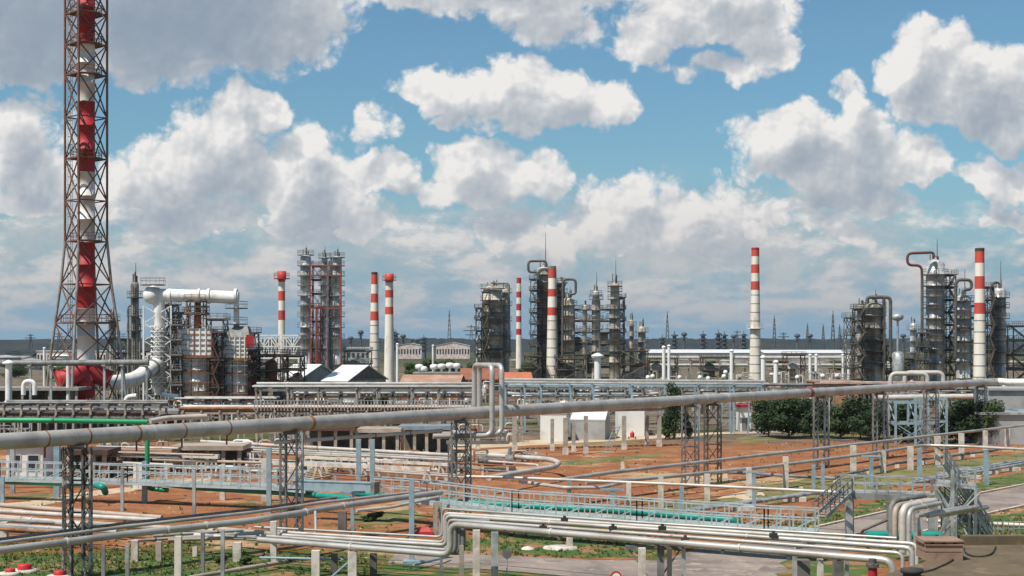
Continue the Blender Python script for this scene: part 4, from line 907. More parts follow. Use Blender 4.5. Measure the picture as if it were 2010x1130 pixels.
FT(405, 438, 309, 5, 628, 6, 'grey service tower behind the gap between the heaters', dgrey, 'service_tower', 'steel frame', w=.25, dm=dgrey, stair=False, vessels=(((412-CX)*309/F, 311, 1.2, 8, 17, colt), ((428-CX)*309/F, 311, 1.2, 1, 10, cold)))
FT(478, 500, 308, 5, 655, 5, 'dark service tower behind the red side panel', dgrey, 'service_tower', 'steel frame', w=.25, dm=dark, stair=False, vessels=(((490-CX)*308/F, 310, 1.3, 1, 12, cold),))
FT(232, 256, 322, 6, 668, 5, 'dark service frame around the slim dark column', dgrey, 'service_tower', 'steel frame', w=.25, dm=dark, stair=False, vessels=(((240-CX)*322/F, 325, 1.3, 1, 9, cold),))
FT(272, 300, 318, 6, 690, 4, 'dark low frame behind the white riser foot', dgrey, 'equipment_structure', 'steel frame', w=.25, dm=dark, stair=False, vessels=(((280-CX)*318/F, 321, 1.3, 1, 8, colt), ((292-CX)*318/F, 321, 1.1, 1, 7, cold)))
FT(555, 590, 318, 6, 700, 4, 'brown low frame between the truss bridge and the silver columns', bs, 'equipment_structure', 'steel frame', w=.25, dm=dark, stair=False, vessels=(((565-CX)*318/F, 321, 1.3, 1, 7, colt), ((580-CX)*318/F, 321, 1.1, 1, 8, cold)))
FT(676, 724, 445, 8, 690, 3, 'low grey frame right of the silver column cluster', dgrey, 'equipment_structure', 'steel frame', w=.3, dm=dgrey, stair=False, vessels=(((690-CX)*445/F, 449, 1.6, 1, 9, colt), ((710-CX)*445/F, 449, 1.8, 1, 7, alu)))
FT(1275, 1330, 520, 8, 704, 2, 'low brown frame before the long white warehouse, left', bs, 'equipment_structure', 'steel frame', w=.3, dm=dgrey, stair=False, vessels=(((1290-CX)*520/F, 524, 2, 1, 7, colt), ((1315-CX)*520/F, 524, 1.8, 1, 6, alu)))
FT(1380, 1440, 520, 8, 702, 2, 'low brown frame before the long white warehouse, middle', bs, 'equipment_structure', 'steel frame', w=.3, dm=dgrey, stair=False, vessels=(((1395-CX)*520/F, 524, 2, 1, 7, cold), ((1425-CX)*520/F, 524, 1.8, 1, 6, colt)))
FT(1545, 1580, 520, 8, 698, 2, 'low brown frame before the grey warehouse with a leaning jib', bs, 'equipment_structure', 'steel frame', w=.3, dm=dgrey, stair=False, vessels=(((1560-CX)*520/F, 524, 2, 1, 7, colt),))
FT(1750, 1800, 400, 8, 705, 3, 'dark low frame between the arched pipe and tallest silver column', MATS['sooty_steel'], 'equipment_structure', 'steel frame', w=.3, dm=dark, stair=False, vessels=(((1770-CX)*400/F, 404, 1.6, 1, 8, cold), ((1790-CX)*400/F, 404, 1.6, 1, 9, colt)))
# ---------------------------------------------------------------- buildings of the middle distance
house(566, 622, 782, 4.9, 8.4, 20, 'white-roofed shed with dark gable, left one of the two', wallg, roofw, 'gabled_shed', rot=R(-24), gable=wallg, windows=6, over=.6)
house(664, 716, 784, 4.7, 8.3, 20, 'white-roofed shed behind the dark-tipped chimney, right one of the two', wallg, roofw, 'gabled_shed', rot=R(-24), gable=concd, windows=5, over=.6)
house(790, 905, 790, 4.2, 6.3, 14, 'long brown-roofed brick building under the mushroom vents', brickm, roofb, 'gabled_shed', rot=R(-5), windows=6)
house(812, 930, 774, 5.6, 5.6, 12, 'flat dark-roofed block that carries the mushroom vents', concg, roofg, 'flat_roof_block', windows=7)
house(984, 1040, 790, 4.4, 6.9, 12, 'small building with an orange roof left of the broad chimney', brickm, roofr, 'gabled_shed', windows=3, rot=R(6))
house(905, 985, 779, 4.6, 7.2, 14, 'red-brown roofed shed between the vents and the orange roof', brickm, M('red_brown_roof', (.28, .10, .06), .85, 0, (.20, .08, .05), .5), 'gabled_shed', windows=3)
house(1600, 1682, 792, 5.0, 5.0, 10, 'low orange-brown brick block left of the zigzag stair tower', M('orange_brick', (.40, .19, .10), .9, 0, (.30, .14, .08), 1.), roofb, 'flat_roof_block', windows=4)
house(1505, 1540, 796, 3.6, 4.8, 8, 'little red-brick hut behind the dark round trees', brickm, roofb, 'hut', windows=2)
house(1062, 1112, 866, 3.9, 3.9, 8, 'square white hut behind the brown concrete pillars', wallw, wallg, 'hut', windows=0, over=.06)
house(1128, 1196, 863, 2.9, 4.2, 7, 'white hut with shallow pale roof behind the brown pillars', wallg, roofw, 'hut', windows=0, over=.06, rot=R(-10))
house(1214, 1265, 856, 4., 4., 7, 'white box-like cabin by the dark slender tree', wallw, roofw, 'cabin', windows=0, over=.06)
house(1452, 1474, 846, 3.9, 3.9, 4, 'narrow white kiosk left of the dark round trees', wallw, dred, 'kiosk', windows=0, door=True)
house(1925, 2100, 872, 4.2, 4.2, 9, 'white workshop at right edge behind the dark tree', wallg, galv, 'workshop', windows=0)
house(1944, 2080, 846, 6.6, 6.6, 10, 'taller white block behind the white workshop at right edge', wallg, wallg, 'flat_roof_block', windows=0)
house(12, 84, 948, 3.8, 3.8, 6, 'white cabin behind the left walkway railing', wallw, wallg, 'cabin', windows=2)
# mushroom vents on the dark flat roof
vx = [(823, 733, 3.4), (831, 737, 2.4), (852, 733, 3.), (867, 732, 4.), (883, 730, 3.8), (896, 731, 3.8)]
for i, (px, py, h) in enumerate(vx):
    D = 424.; o = P(px, 742, D); zt = CAMZ-(py-18-HZ)*D/F; b = MB(); z0 = 5.95
    b.cyl((o.x, D, z0), .38, zt-1.-z0, 10); b.lathe((o.x, D, zt-1.5), [(.4, 0), (1.15, .3), (1.15, 1.2), (.8, 1.5), (.01, 1.6)], 12)
    tag(b.build('roof_vent', white, None, loc=(o.x, D, z0)), 'white mushroom vent on the flat dark roof, '+nth(i, len(vx)), 'vent', 'white mushroom vents on the flat roof')
# tall white vent posts, each by what it stands next to
vp = [(17, 706, 846, 13, 'thick white vent post at the left edge, cap level with the grey pipe'), (134, 710, 838, 8, 'slim white vent post in front of the red stub duct'), (87, 681, 790, 5, 'thin white vent post left of the lattice chimney'),
      (780, 673, 775, 5, 'thin white vent post just right of the crowned chimney pair'), (850, 676, 760, 4, 'hair-thin white vent post among the green trees'), (936, 664, 762, 4, 'hair-thin white vent post left of the broad grimy column'),
      (1173, 692, 815, 13, 'thick white vent post with a mushroom cap before the middle cluster'), (1303, 678, 785, 7, 'white vent post, left one of the twin posts'), (1313, 676, 782, 6, 'white vent post, right one of the twin posts'),
      (1436, 685, 790, 7, 'white vent post left of the lone chimney'), (1498, 697, 800, 9, 'white vent post just right of the lone chimney'), (1523, 706, 786, 9, 'short grey-white vent post, bent at its foot, right of lone chimney'),
      (1590, 694, 766, 6, 'white stub post, first of the four before the stair tower'), (1602, 694, 764, 6, 'white stub post, second of the four before the stair tower'), (1655, 694, 764, 6, 'white stub post, third of the four before the stair tower'), (1665, 696, 764, 5, 'white stub post, last of the four before the stair tower')]
for px, yt, yb, w, lab in vp:
    g = Gp(px, yb); D = g.y; r = w/2*D/F; zt = CAMZ-(yt-HZ)*D/F; t = thing('vent_post', lab, 'vent', g, 'white vent posts')
    b = MB(); b.cyl(g, r, zt-r*1.2, 14); b.build('pipe', white, t); q = MB(); k = 1.9 if 'mushroom' in lab or 'cap level' in lab else 1.3
    q.lathe((g.x, D, zt-r*1.5), [(r*.9, 0), (r*k, .3*r), (r*k, r*.7), (r*.7, r*1.3), (.01, r*1.5)], 14); q.build('cap', white, t)
# ---------------------------------------------------------------- pipe yard in the middle distance
def rack(x0, x1, yref, h, label, posts, m=dgrey, pm=None, depth=3.5, tiers=1, tierh=2.2, name='pipe_rack'):
    """steel or concrete frames with cross beams, parallel to the picture; yref = ground row"""
    D = F*CAMZ/(yref-HZ); X = lambda px: (px-CX)*D/F; t = thing(name, label, 'pipe rack', (X((x0+x1)/2), D, 0))
    for px in posts:
        for dy in (0, depth): b = MB(); b.beam((X(px), D+dy, 0), (X(px), D+dy, h+(tiers-1)*tierh), .3, .3); b.build('post', pm or m, t)
    b = MB()
    for k in range(tiers):
        for px in posts: b.beam((X(px), D-.5, h+k*tierh-.15), (X(px), D+depth+.5, h+k*tierh-.15), .3, .3)
        for dy in (.001, depth): b.beam((X(x0), D+dy, h+k*tierh-.42), (X(x1), D+dy, h+k*tierh-.42), .2, .26)
    b.build('beam', m, t); return D, X, h
# far rack behind the big pipe, left half and right half
D, X, h = rack(500, 930, 860, 7.6, 'long grey pipe rack on concrete stilts left of the expansion loop', [503, 565, 625, 700, 740, 808, 860, 928], dgrey, concg, 4)
for i, (dy, r, z0, m, lab) in enumerate(((.2, .17, .17, alu, 'grey front pipe'), (1.5, .14, .3, dgrey, 'slim dark second pipe'), (2.8, .2, .2, alub, 'beige third pipe'), (4.1, .24, .5, alu, 'thick grey rear pipe'))):
    pipe_thing(lab+' on the long rack left of the expansion loop', [(X(495), D+dy, h+z0), (X(620), D+dy, h+z0), (X(935), D+dy, h+z0)], r, m, 'pipes on the far left rack', flanges=(.5, 1.3, 1.7))
D, X, h = rack(990, 1500, 850, 7.9, 'long blue-grey pipe rack right of the expansion loop', [992, 1030, 1062, 1120, 1165, 1240, 1310, 1370, 1440, 1496], gblue, gblue, 4)
for i, (dy, r, z0, m, lab) in enumerate(((.2, .17, .17, alu, 'pale front pipe'), (1.5, .14, .3, dgrey, 'slim dark second pipe'), (2.8, .2, .2, alub, 'beige third pipe'), (4.1, .24, .5, alu, 'thick grey rear pipe'))):
    pipe_thing(lab+' on the long blue-grey rack right of the expansion loop', [(X(985), D+dy, h+z0), (X(1300), D+dy, h+z0-.2), (X(1510), D+dy, h+z0-.3)], r, m, 'pipes on the far right rack', flanges=(.4, 1.5))
# lower trestle with rows of hold-down brackets (fills the strip just above the big pipe)
D, X, h = rack(355, 935, 868, 4.6, 'low trestle with close-set hold-down brackets behind the big pipe', list(range(360, 940, 36)), concg, concg, 5)
for i, (dy, r, m, lab) in enumerate(((.4, .24, rust, 'rusty front pipe'), (1.5, .3, alub, 'beige second pipe'), (2.6, .2, rust, 'thin rusty third pipe'), (3.6, .34, alu, 'grey rear pipe'), (4.6, .26, dgrey, 'dark rearmost pipe'))):
    pipe_thing(lab+' on the low bracketed trestle', [(X(350), D+dy, h+r), (X(640), D+dy, h+r), (X(940), D+dy, h+r)], r, m, 'pipes on the low bracketed trestle')
b = MB(); n = 66
for i in range(n):
    x = X(500+(925-500)*i/(n-1)); b.beam((x, D-.3, h), (x, D-.3, h+1.5), .12, .12)
for z in (.8, 1.45): b.beam((X(500), D-.3, h+z), (X(925), D-.3, h+z), .09, .09)
tag(b.build('guard_rail', galv, None), 'long close-set guard railing along the low trestle above the big pipe', 'railing')
# white bent pipes in front of the right columns
pipe_thing('pale pipe loop standing before the silver columns, front one', [P(1748, 760, 300), P(1748, 733, 300), P(1820, 733, 300), P(1821, 760, 300)], .45, aluw, bend=1.2)
pipe_thing('pale pipe loop standing before the silver columns, rear one', [P(1776, 760, 304), P(1776, 731, 304), P(1851, 731, 304), P(1852, 760, 304)], .45, aluw, bend=1.2)
D, X, h = rack(1740, 1860, 822, 5.0, 'pale low pipe stand carrying the two pale pipe loops', [1748, 1776, 1800, 1821, 1852], galv, galv, 3)
# tank yard clutter (x 1265-1690, y 705-750)
rng = random.Random(11)
D, X, h = rack(1268, 1690, 748, 5.4, 'wide brownish yard rack in front of the white warehouse', list(range(1272, 1692, 28)), concg, concg, 7, tiers=2, tierh=2.6)
for i, (dy, z, r, m, lab) in enumerate(((.5, h, .45, aluw, 'pale lower front pipe'), (2.4, h, .5, alub, 'beige lower middle pipe'), (4.6, h, .4, rust, 'rusty lower rear pipe'), (.6, h+2.6, .5, aluw, 'pale upper front pipe'), (2.8, h+2.6, .4, alub, 'beige upper middle pipe'), (5., h+2.6, .5, alu, 'grey upper rear pipe'))):
    pipe_thing(lab+' on the wide yard rack', [(X(1262), D+dy, z+r), (X(1480), D+dy, z+r), (X(1695), D+dy, z+r)], r, m, 'pipes on the wide yard rack')
D, X, h = rack(1258, 1600, 786, 3.0, 'low concrete stand with dark pipes near the white domed tanks', list(range(1262, 1604, 38)), concg, concg, 4)
for i, (dy, r, m, lab) in enumerate(((.4, .42, MATS['brown_steel'], 'brown front pipe'), (1.8, .36, alub, 'beige middle pipe'), (3.2, .45, dgrey, 'dark rear pipe'))):
    pipe_thing(lab+' on the low concrete stand', [(X(1254), D+dy, h+r), (X(1430), D+dy, h+r), (X(1605), D+dy, h+r)], r, m, 'pipes on the low concrete stand')
dm = [(1272, 778), (1281, 776), (1334, 778), (1374, 778), (1390, 780), (1421, 776), (1424, 768), (1565, 778), (1615, 775), (1643, 775)]
for i, (px, yb) in enumerate(dm):
    g = Gp(px, yb); zt = CAMZ-(yb-42-HZ)*g.y/F; r = 4.6*g.y/F; t = thing('domed_vessel', 'small white domed vessel in the pipe yard, '+nth(i, len(dm)), 'vessel', g, 'white domed vessels')
    b = MB(); b.lathe(g, [(.01, zt-r*2), (r*.8, zt-r*1.7), (r, zt-r), (r*.8, zt-r*.3), (.01, zt)], 14); b.build('dome', white, t); b = MB(); b.cyl(g, r*.35, zt-r*1.9, 10); b.build('stem', galv, t)
# equipment blocks of the yard behind the trestle: low exchangers on saddles
hx = [(1290, 800, alub), (1345, 804, cold), (1400, 800, aluw), (1120, 812, alu), (1195, 808, colt), (640, 806, aluw), (520, 824, rust), (790, 812, colt), (1545, 790, alub), (1640, 782, aluw), (60, 812, alu), (250, 846, aluw), (300, 836, colt)]
for i, (px, yb, m) in enumerate(hx):
    g = Gp(px, yb); t = thing('heat_exchanger', {alub: 'beige', cold: 'grimy', aluw: 'pale', alu: 'grey', colt: 'tan', rust: 'rusty'}[m]+' horizontal exchanger on saddles in the pipe yard, '+nth(i, len(hx)), 'exchanger', g, 'horizontal exchangers')
    b = MB(); r = .75; b.sweep([(g.x-2.6, g.y, 2.), (g.x-2.3, g.y, 2.), (g.x+2.3, g.y, 2.), (g.x+2.6, g.y, 2.)], [r*.7, r, r, r*.7], 14, m); b.build('shell', m, t)
    for sx in (-1.5, 1.5): q = MB(); q.box((g.x+sx-.2, g.y-.6, 0), (g.x+sx+.2, g.y+.6, 1.5)); q.build('saddle', concg, t)
    q = MB(); q.pipe([(g.x-1.2, g.y, 2.6), (g.x-1.2, g.y, 4.6), (g.x-1.2, g.y+2, 4.6)], .2, 8, m); q.build('nozzle_pipe', m, t)
# left background: open sheds, grey pipe on stilts
def open_shed(px0, px1, yb, h, depth, label, rm, posts=7):
    D = F*CAMZ/(yb-HZ); x0, x1 = (px0-CX)*D/F, (px1-CX)*D/F; t = thing('open_shed', label, 'shed', ((x0+x1)/2, D, 0))
    b = MB(); b.box((x0-.5, D-.6, h), (x1+.5, D+depth, h+.5)); b.build('roof', rm, t)
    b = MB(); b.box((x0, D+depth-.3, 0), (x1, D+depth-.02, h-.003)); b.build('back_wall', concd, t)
    for i in range(posts): q = MB(); x = x0+(x1-x0)*i/(posts-1); q.box((x-.2, D-.2, 0), (x+.2, D+.2, h-.003)); q.build('post', concg, t)
    return D, x0, x1
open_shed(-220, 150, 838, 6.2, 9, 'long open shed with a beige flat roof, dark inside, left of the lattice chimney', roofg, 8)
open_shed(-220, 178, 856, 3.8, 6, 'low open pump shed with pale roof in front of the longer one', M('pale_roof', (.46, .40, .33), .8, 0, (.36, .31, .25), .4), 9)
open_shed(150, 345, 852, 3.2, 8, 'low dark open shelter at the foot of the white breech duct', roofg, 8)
pipe_thing('straight grey pipe on stilts passing in front of the lattice chimney', [P(-300, 714, 255), P(140, 712, 255), P(292, 711, 255)], .5, dgrey, flanges=(.7, 1.5))
for i, px in enumerate((17, 60, 100, 205, 240, 288)):
    D = 255.; o = P(px, 700, D); b = MB(); b.beam((o.x, D, 0), (o.x, D, CAMZ-(716-HZ)*D/F), .35, .35); b.box((o.x-.3, D-.8, CAMZ-(718-HZ)*D/F), (o.x+.3, D+.8, CAMZ-(717-HZ)*D/F+.08))
    tag(b.build('stilt', galv, None, loc=(o.x, D, 0)), 'grey stilt under the straight grey pipe by the lattice chimney, '+nth(i, 6), 'post', 'stilts of the straight grey pipe')
pipe_thing('white curled pipe at the foot of the white breech duct', [P(247, 800, 262), P(247, 779, 262), P(268, 777, 262)], .45, white, bend=1.)
pipe_thing('white pipe end poking out beside the rusty heater', [P(318, 776, 280), P(350, 780, 280)], .6, white)
pipe_thing('white upside-down loop pipe before the open shed, left', [P(46, 775, 235), P(46, 748, 235), P(68, 748, 235), P(68, 775, 235)], .35, white, bend=.9)
# concrete pillars of the trestle that crosses behind the expansion loop
pl = [(762, 846, 878, 7), (822, 848, 880, 7), (862, 850, 884, 7), (938, 852, 888, 8), (1010, 816, 886, 9), (1084, 822, 884, 7), (1110, 820, 892, 9), (1126, 824, 886, 7), (1150, 816, 890, 8), (1225, 816, 882, 8), (1270, 815, 875, 7), (1294, 815, 876, 8)]
D0 = []
for i, (px, yt, yb, w) in enumerate(pl):
    post(px, yt, yb, w, concg, 'brown concrete pillar with whitewashed foot behind the big pipe, '+nth(i, len(pl)), 'brown concrete pillars', foot=.85)
b = MB(); A, B = Gp(1000, 884), Gp(1300, 876)
for k in (0, 2.4): b.beam((A.x, A.y+k, 5.15), (B.x, B.y+k, 5.15), .3, .35)
for i in range(26): q = A.lerp(B, i/25); b.beam((q.x, q.y-.4, 5.4), (q.x, q.y+2.8, 5.4), .2, .2); b.beam((q.x, q.y-.2, 5.4), (q.x, q.y-.2, 6.2), .12, .12)
tag(b.build('pipe_rack', concg, None), 'beam deck with brackets resting on the brown pillars', 'pipe rack')
for i, (k, r, m, lab) in enumerate(((0, .22, alu, 'grey front pipe'), (1.1, .26, aluw, 'pale middle pipe'), (2.2, .22, dgrey, 'dark rear pipe'))): pipe_thing(lab+' lying on the brown pillars', [(A.x-1, A.y+k, 5.5+r), (B.x+1, B.y+k, 5.5+r)], r, m, 'pipes on the brown pillars')
def aladder(p0, p1, w, label, m):
    b = MB(); p0, p1 = Vector(p0), Vector(p1); s = Vector((w/2, 0, 0))
    b.beam(p0-s, p1-s, .1, .1); b.beam(p0+s, p1+s, .1, .1)
    for i in range(9): q = p0.lerp(p1, (i+.5)/9); b.beam(q-s, q+s, .07, .07)
    tag(b.build('ladder', m, None), label, 'ladder')
aladder(Gp(1190, 891), Zp(1212, 836, 3.6), .7, 'grey metal ladder leaning against the brown pillar beam', galv)
o = Gp(1241, 862); b = MB(); t = thing('fire_cart', 'small red fire extinguisher cart by the white cabin', 'extinguisher', o)
b.cyl((o.x, o.y, .25), .32, .65, 14); b.lathe((o.x, o.y, .9), [(.32, 0), (.2, .18), (.08, .25), (.08, .36), (.01, .38)], 14); b.build('cylinder', redp, t)
for sx in (-.5, .5): q = MB(); q.sweep([(o.x+sx-.06, o.y, .22), (o.x+sx+.06, o.y, .22)], .22, 12); q.build('wheel', black, t)
# light-blue steel frames among the trees
o0, o1 = Gp(1758, 872), Gp(1858, 872)
frame_tower(o0.x, o0.x+4.6, o0.y, o0.y+4, 0, 5.9, 2, 'light blue steel frame between the dark trees, left bay', gblue, 'pipe_rack', 'steel frame', w=.3, stair=False, decks=False, bw=.12)
frame_tower(o1.x-4.4, o1.x, o0.y, o0.y+4, 0, 6.4, 2, 'light blue steel frame between the dark trees, right bay', gblue, 'pipe_rack', 'steel frame', w=.3, stair=False, decks=False, bw=.12)
pipe_thing('pale pipe along the top of the light blue frames', [(o0.x-3, o0.y+1, 6.55), (o1.x+4, o0.y+1, 6.75)], .4, aluw)
for px, lab in ((1478, 'light blue trestle leg pair left of the dark round trees'), (1425, 'light blue trestle leg pair right of the anchor trestle')):
    g = Gp(px, 853); b = MB()
    for sx in (-.55, .55): b.beam((g.x+sx*1.5, g.y, 0), (g.x+sx, g.y, 5.6), .22, .22)
    b.beam((g.x-.9, g.y, 5.6), (g.x+.9, g.y, 5.6), .25, .25)
    for z in (1.2, 2.6, 4.): b.beam((g.x-.75, g.y, z), (g.x+.65, g.y, z+1.2), .1, .1)
    tag(b.build('trestle', gblue, None, loc=g), lab, 'trestle')

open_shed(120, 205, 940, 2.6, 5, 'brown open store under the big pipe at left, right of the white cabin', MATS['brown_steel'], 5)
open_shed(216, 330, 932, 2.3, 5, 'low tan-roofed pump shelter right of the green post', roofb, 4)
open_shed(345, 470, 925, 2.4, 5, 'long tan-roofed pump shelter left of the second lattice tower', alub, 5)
# process skids that crowd the yard: frame, vessels, pipe loops, valves
def skid(px, yb, wpx, hpx, seed, label, group):
    rng = random.Random(seed); g = Gp(px, yb); D = g.y; w = wpx*D/F; h = hpx*D/F; t = thing('process_skid', label, 'process skid', g, group)
    x0, x1, y0, y1 = g.x-w/2, g.x+w/2, D, D+w*.45; b = MB(); fm = rng.choice([dgrey, galv, MATS['brown_steel'], dgrey, concg])
    n = max(2, round(w/2.4))
    for i in range(n+1):
        x = x0+(x1-x0)*i/n
        for y in (y0, y1): b.beam((x, y, 0), (x, y, h*rng.choice((.62, .62, 1.))), .17, .17)
    for zz in (.35, .62): b.beam((x0, y0, h*zz), (x1, y0, h*zz), .17, .2); b.beam((x0, y1, h*zz), (x1, y1, h*zz), .17, .2)
    for i in range(n+1): x = x0+(x1-x0)*i/n; b.beam((x, y0, h*.62), (x, y1, h*.62), .15, .15)
    b.build('frame', fm, t)
    for i in range(max(2, n)):
        m = rng.choice([cold, colt, alu, alub, dgrey, rust, aluw, alu]); r = rng.uniform(.3, .8)*min(1, h/4); b = MB()
        if rng.random() < .5:
            x = rng.uniform(x0+r, x1-r); zt = h*rng.uniform(.5, .95); yy = (y0+y1)/2; b.lathe((x, yy, 0), [(r*.9, .1), (r, .5), (r, zt-r*.6), (r*.6, zt-r*.2), (.01, zt)], 12)
        else:
            x = rng.uniform(x0+1, x1-1); z = h*rng.choice((.2, .48, .75)); l = rng.uniform(1., 2.2); yy = rng.uniform(y0+.5, y1-.3); b.sweep([(x-l, yy, z), (x-l+.3, yy, z), (x+l-.3, yy, z), (x+l, yy, z)], [r*.6, r*.8, r*.8, r*.6], 12)
        b.build('vessel', m, t)
    for i in range(n+3):
        m = rng.choice([alu, aluw, alub, dgrey, rust, galv, white]); r = rng.uniform(.07, .17); b = MB(); x = rng.uniform(x0, x1); xx = x+rng.uniform(.8, 2.5)*rng.choice((-1, 1)); z = h*rng.uniform(.3, 1.); yy = y0-rng.uniform(.1, .6)
        b.pipe([(x, yy, .1), (x, yy, z), (xx, yy, z), (xx, yy, h*rng.uniform(.05, .6))], r, 7, m, r*3, 3); b.build('pipe_loop', m, t)
    return t
SK = [(600, 826, 70, 60), (668, 818, 60, 58), (745, 816, 60, 55), (830, 822, 64, 50), (900, 812, 54, 54), (1020, 822, 60, 58), (1085, 818, 64, 60), (1150, 816, 60, 58), (1215, 812, 62, 62), (1275, 806, 56, 60), (1380, 812, 60, 54), (1440, 806, 50, 50), (1530, 800, 60, 46), (1590, 806, 60, 44),
      (1285, 772, 50, 44), (1345, 770, 56, 42), (1400, 768, 50, 42), (1455, 772, 46, 44), (1540, 768, 54, 44), (1600, 766, 60, 42), (1650, 768, 50, 44), (690, 782, 50, 44), (760, 790, 40, 40), (945, 790, 50, 46), (1010, 788, 44, 44), (1775, 796, 50, 56), (1830, 800, 56, 50), (1900, 796, 50, 56), (1965, 798, 60, 60),
      (40, 826, 80, 44), (120, 832, 60, 50), (200, 838, 60, 56), (262, 846, 60, 60), (325, 842, 56, 64), (400, 838, 60, 54), (470, 836, 60, 52), (530, 832, 56, 50), (590, 860, 60, 42), (700, 862, 60, 36), (20, 870, 60, 44), (230, 900, 70, 42), (320, 905, 70, 44), (410, 900, 70, 40), (480, 905, 60, 42), (560, 893, 60, 40), (640, 884, 70, 40), (905, 872, 60, 46), (1000, 868, 50, 44)]
SK.sort(); SKN = {}
VPX = [(17, 'the thick left-edge vent post'), (169, 'the lattice chimney'), (312, 'the white riser'), (388, 'the rusty white heater'), (464, 'the red-panelled heater'), (553, 'the crowned slim chimney'), (640, 'the silver column cluster'), (735, 'the dark-tipped chimney'), (850, 'the mushroom vents'), (967, 'the broad grimy column'), (1084, 'the broad chimney'), (1173, 'the mushroom-capped vent post'), (1308, 'the twin vent posts'), (1436, 'the lone vent post'), (1483, 'the lone chimney'), (1600, 'the orange-brown block'), (1715, 'the grimy ringed column'), (1836, 'the tallest silver column'), (1923, 'the stout chimney')]
for i, (px, yb, w, h) in enumerate(SK):
    near = min(VPX, key=lambda q: abs(q[0]-px))
    side = 'left of' if near[0] > px+6 else 'right of' if near[0] < px-6 else 'below'
    row = 'far' if yb < 800 else 'near' if yb > 855 else 'middle'
    skid(px, yb, w, h, 100+i, 'cluttered '+row+'-row pipe and vessel skid '+side+' '+near[1]+', '+(NUM[SKN.setdefault((side, near[1], row), 0)] or 'first')+' there', 'pipe and vessel skids'); SKN[(side, near[1], row)] += 1

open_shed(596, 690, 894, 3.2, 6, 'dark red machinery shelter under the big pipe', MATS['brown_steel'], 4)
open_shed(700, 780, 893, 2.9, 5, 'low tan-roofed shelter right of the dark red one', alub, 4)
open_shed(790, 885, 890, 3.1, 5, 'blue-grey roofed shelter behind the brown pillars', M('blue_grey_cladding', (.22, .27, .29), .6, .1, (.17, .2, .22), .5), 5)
LOWSK = [(350, 932, 66, 34), (425, 936, 60, 32), (500, 938, 50, 34), (622, 924, 60, 30), (690, 926, 54, 32), (762, 918, 60, 34), (830, 914, 54, 30), (880, 928, 44, 36), (955, 915, 50, 34), (1040, 906, 40, 24), (260, 928, 60, 36), (150, 930, 60, 36)]
for i, (px, yb, w, h) in enumerate(sorted(LOWSK)): skid(px, yb, w, h, 400+i, 'low cluttered pipe and valve skid on the soil under the big pipe, '+nth(i, len(LOWSK)), 'low skids under the big pipe')
# a further crowd of pipes and posts in the strip between the sheds and the big pipe
for q, (x0, x1, yref, h, label) in enumerate(((560, 930, 836, 5.4, 'brown middle rack with stacked pipes behind the grey pipe rack'), (985, 1300, 834, 5.2, 'brown middle rack with stacked pipes right of the expansion loop'), (330, 560, 842, 3.4, 'low brown rack with stacked pipes at the foot of the heaters'), (1300, 1600, 822, 4.6, 'grey middle rack with stacked pipes before the lone chimney'), (1600, 1960, 812, 4.4, 'grey middle rack with stacked pipes behind the dark trees'), (-30, 330, 868, 4.0, 'grey middle rack with stacked pipes before the open sheds'))):
    D, X, hh = rack(x0, x1, yref, h, label, list(range(x0+4, x1, 34)), dgrey if q % 2 else MATS['brown_steel'], concg if q % 2 else dgrey, 4, 2, 1.5)
    rng = random.Random(q)
    for i in range(7):
        dy = .3+i*.6; k = i % 2; r = rng.uniform(.14, .3); m_ = rng.choice([alu, alub, rust, dgrey, aluw, MATS['brown_steel'], galv]); a = x0+rng.randrange(0, 40); c = x1-rng.randrange(0, 40)
        pipe_thing(m_.name.replace('_', ' ')+' pipe '+(NUM[i] or 'first')+' from front on the stacked rack '+['behind grey rack', 'right of expansion loop', 'below the heaters', 'before lone chimney', 'behind dark trees', 'before open sheds'][q], [Vector((X(a), D+dy, hh+k*1.5+r)), Vector((X((a+c)/2), D+dy, hh+k*1.5+r)), Vector((X(c), D+dy, hh+k*1.5+r))], r, m_, 'pipes on the middle racks')
# ---------------------------------------------------------------- the big overhead pipe and its trestle towers
ZB = 8.7
def bp(px, dy=0):   # centre line rows read at px, true height ZB
    py = 866.5-(866.5-752)*px/1900.; return Zp(px, py+dy, ZB)
pa, pb = bp(-260), bp(2060)
pts = [bp(px) for px in (-260, 0, 300, 600, 930, 1200, 1500, 1740, 1925, 1960)]
big = thing('overhead_pipe', 'thick grey overhead pipe crossing the whole view on lattice towers', 'pipe', pts[0])
big_m = M('big_pipe_cladding', (.50, .465, .42), .45, .3, (.38, .345, .305), .5, .40, .64, (.27, .20, .15), 1.1, .60, .72, .15)
mb = MB(); mb.sweep(pts, .5, 24, big_m); seams(mb, pts, .5, 5.2, big_m, 24); mb.build('cladding', big_m, big)
mb = MB(); mb.sweep([bp(1960), bp(1980, 3), bp(2300, 18)], .5, 24, white); mb.build('white_section', white, big)
for px, m in ((608, M('rust_band', (.33, .16, .045), .7, 0, (.24, .11, .04), 1.)), (1588, rustr), (1385, aluw), (1425, aluw), (955, alu), (300, alu), (1180, alu), (1790, alu)):
    a, c = bp(px-5), bp(px+5); q = MB(); q.sweep([a.lerp(c, .2), a.lerp(c, .8)], .525, 24, m); q.build('band', m, big)
for px in (88, 170, 268, 357, 445):
    o = bp(px); t = (bp(px+2)-bp(px-2)).normalized(); q = MB(); q.sweep([o-t*.05, o+t*.05], .53, 16, MATS['rusty_steel']); q.beam(o+Vector((0, 0, -.45)), o+Vector((0, 0, -1.15)), .1, .1, rustr); q.build('hanger', None, big)
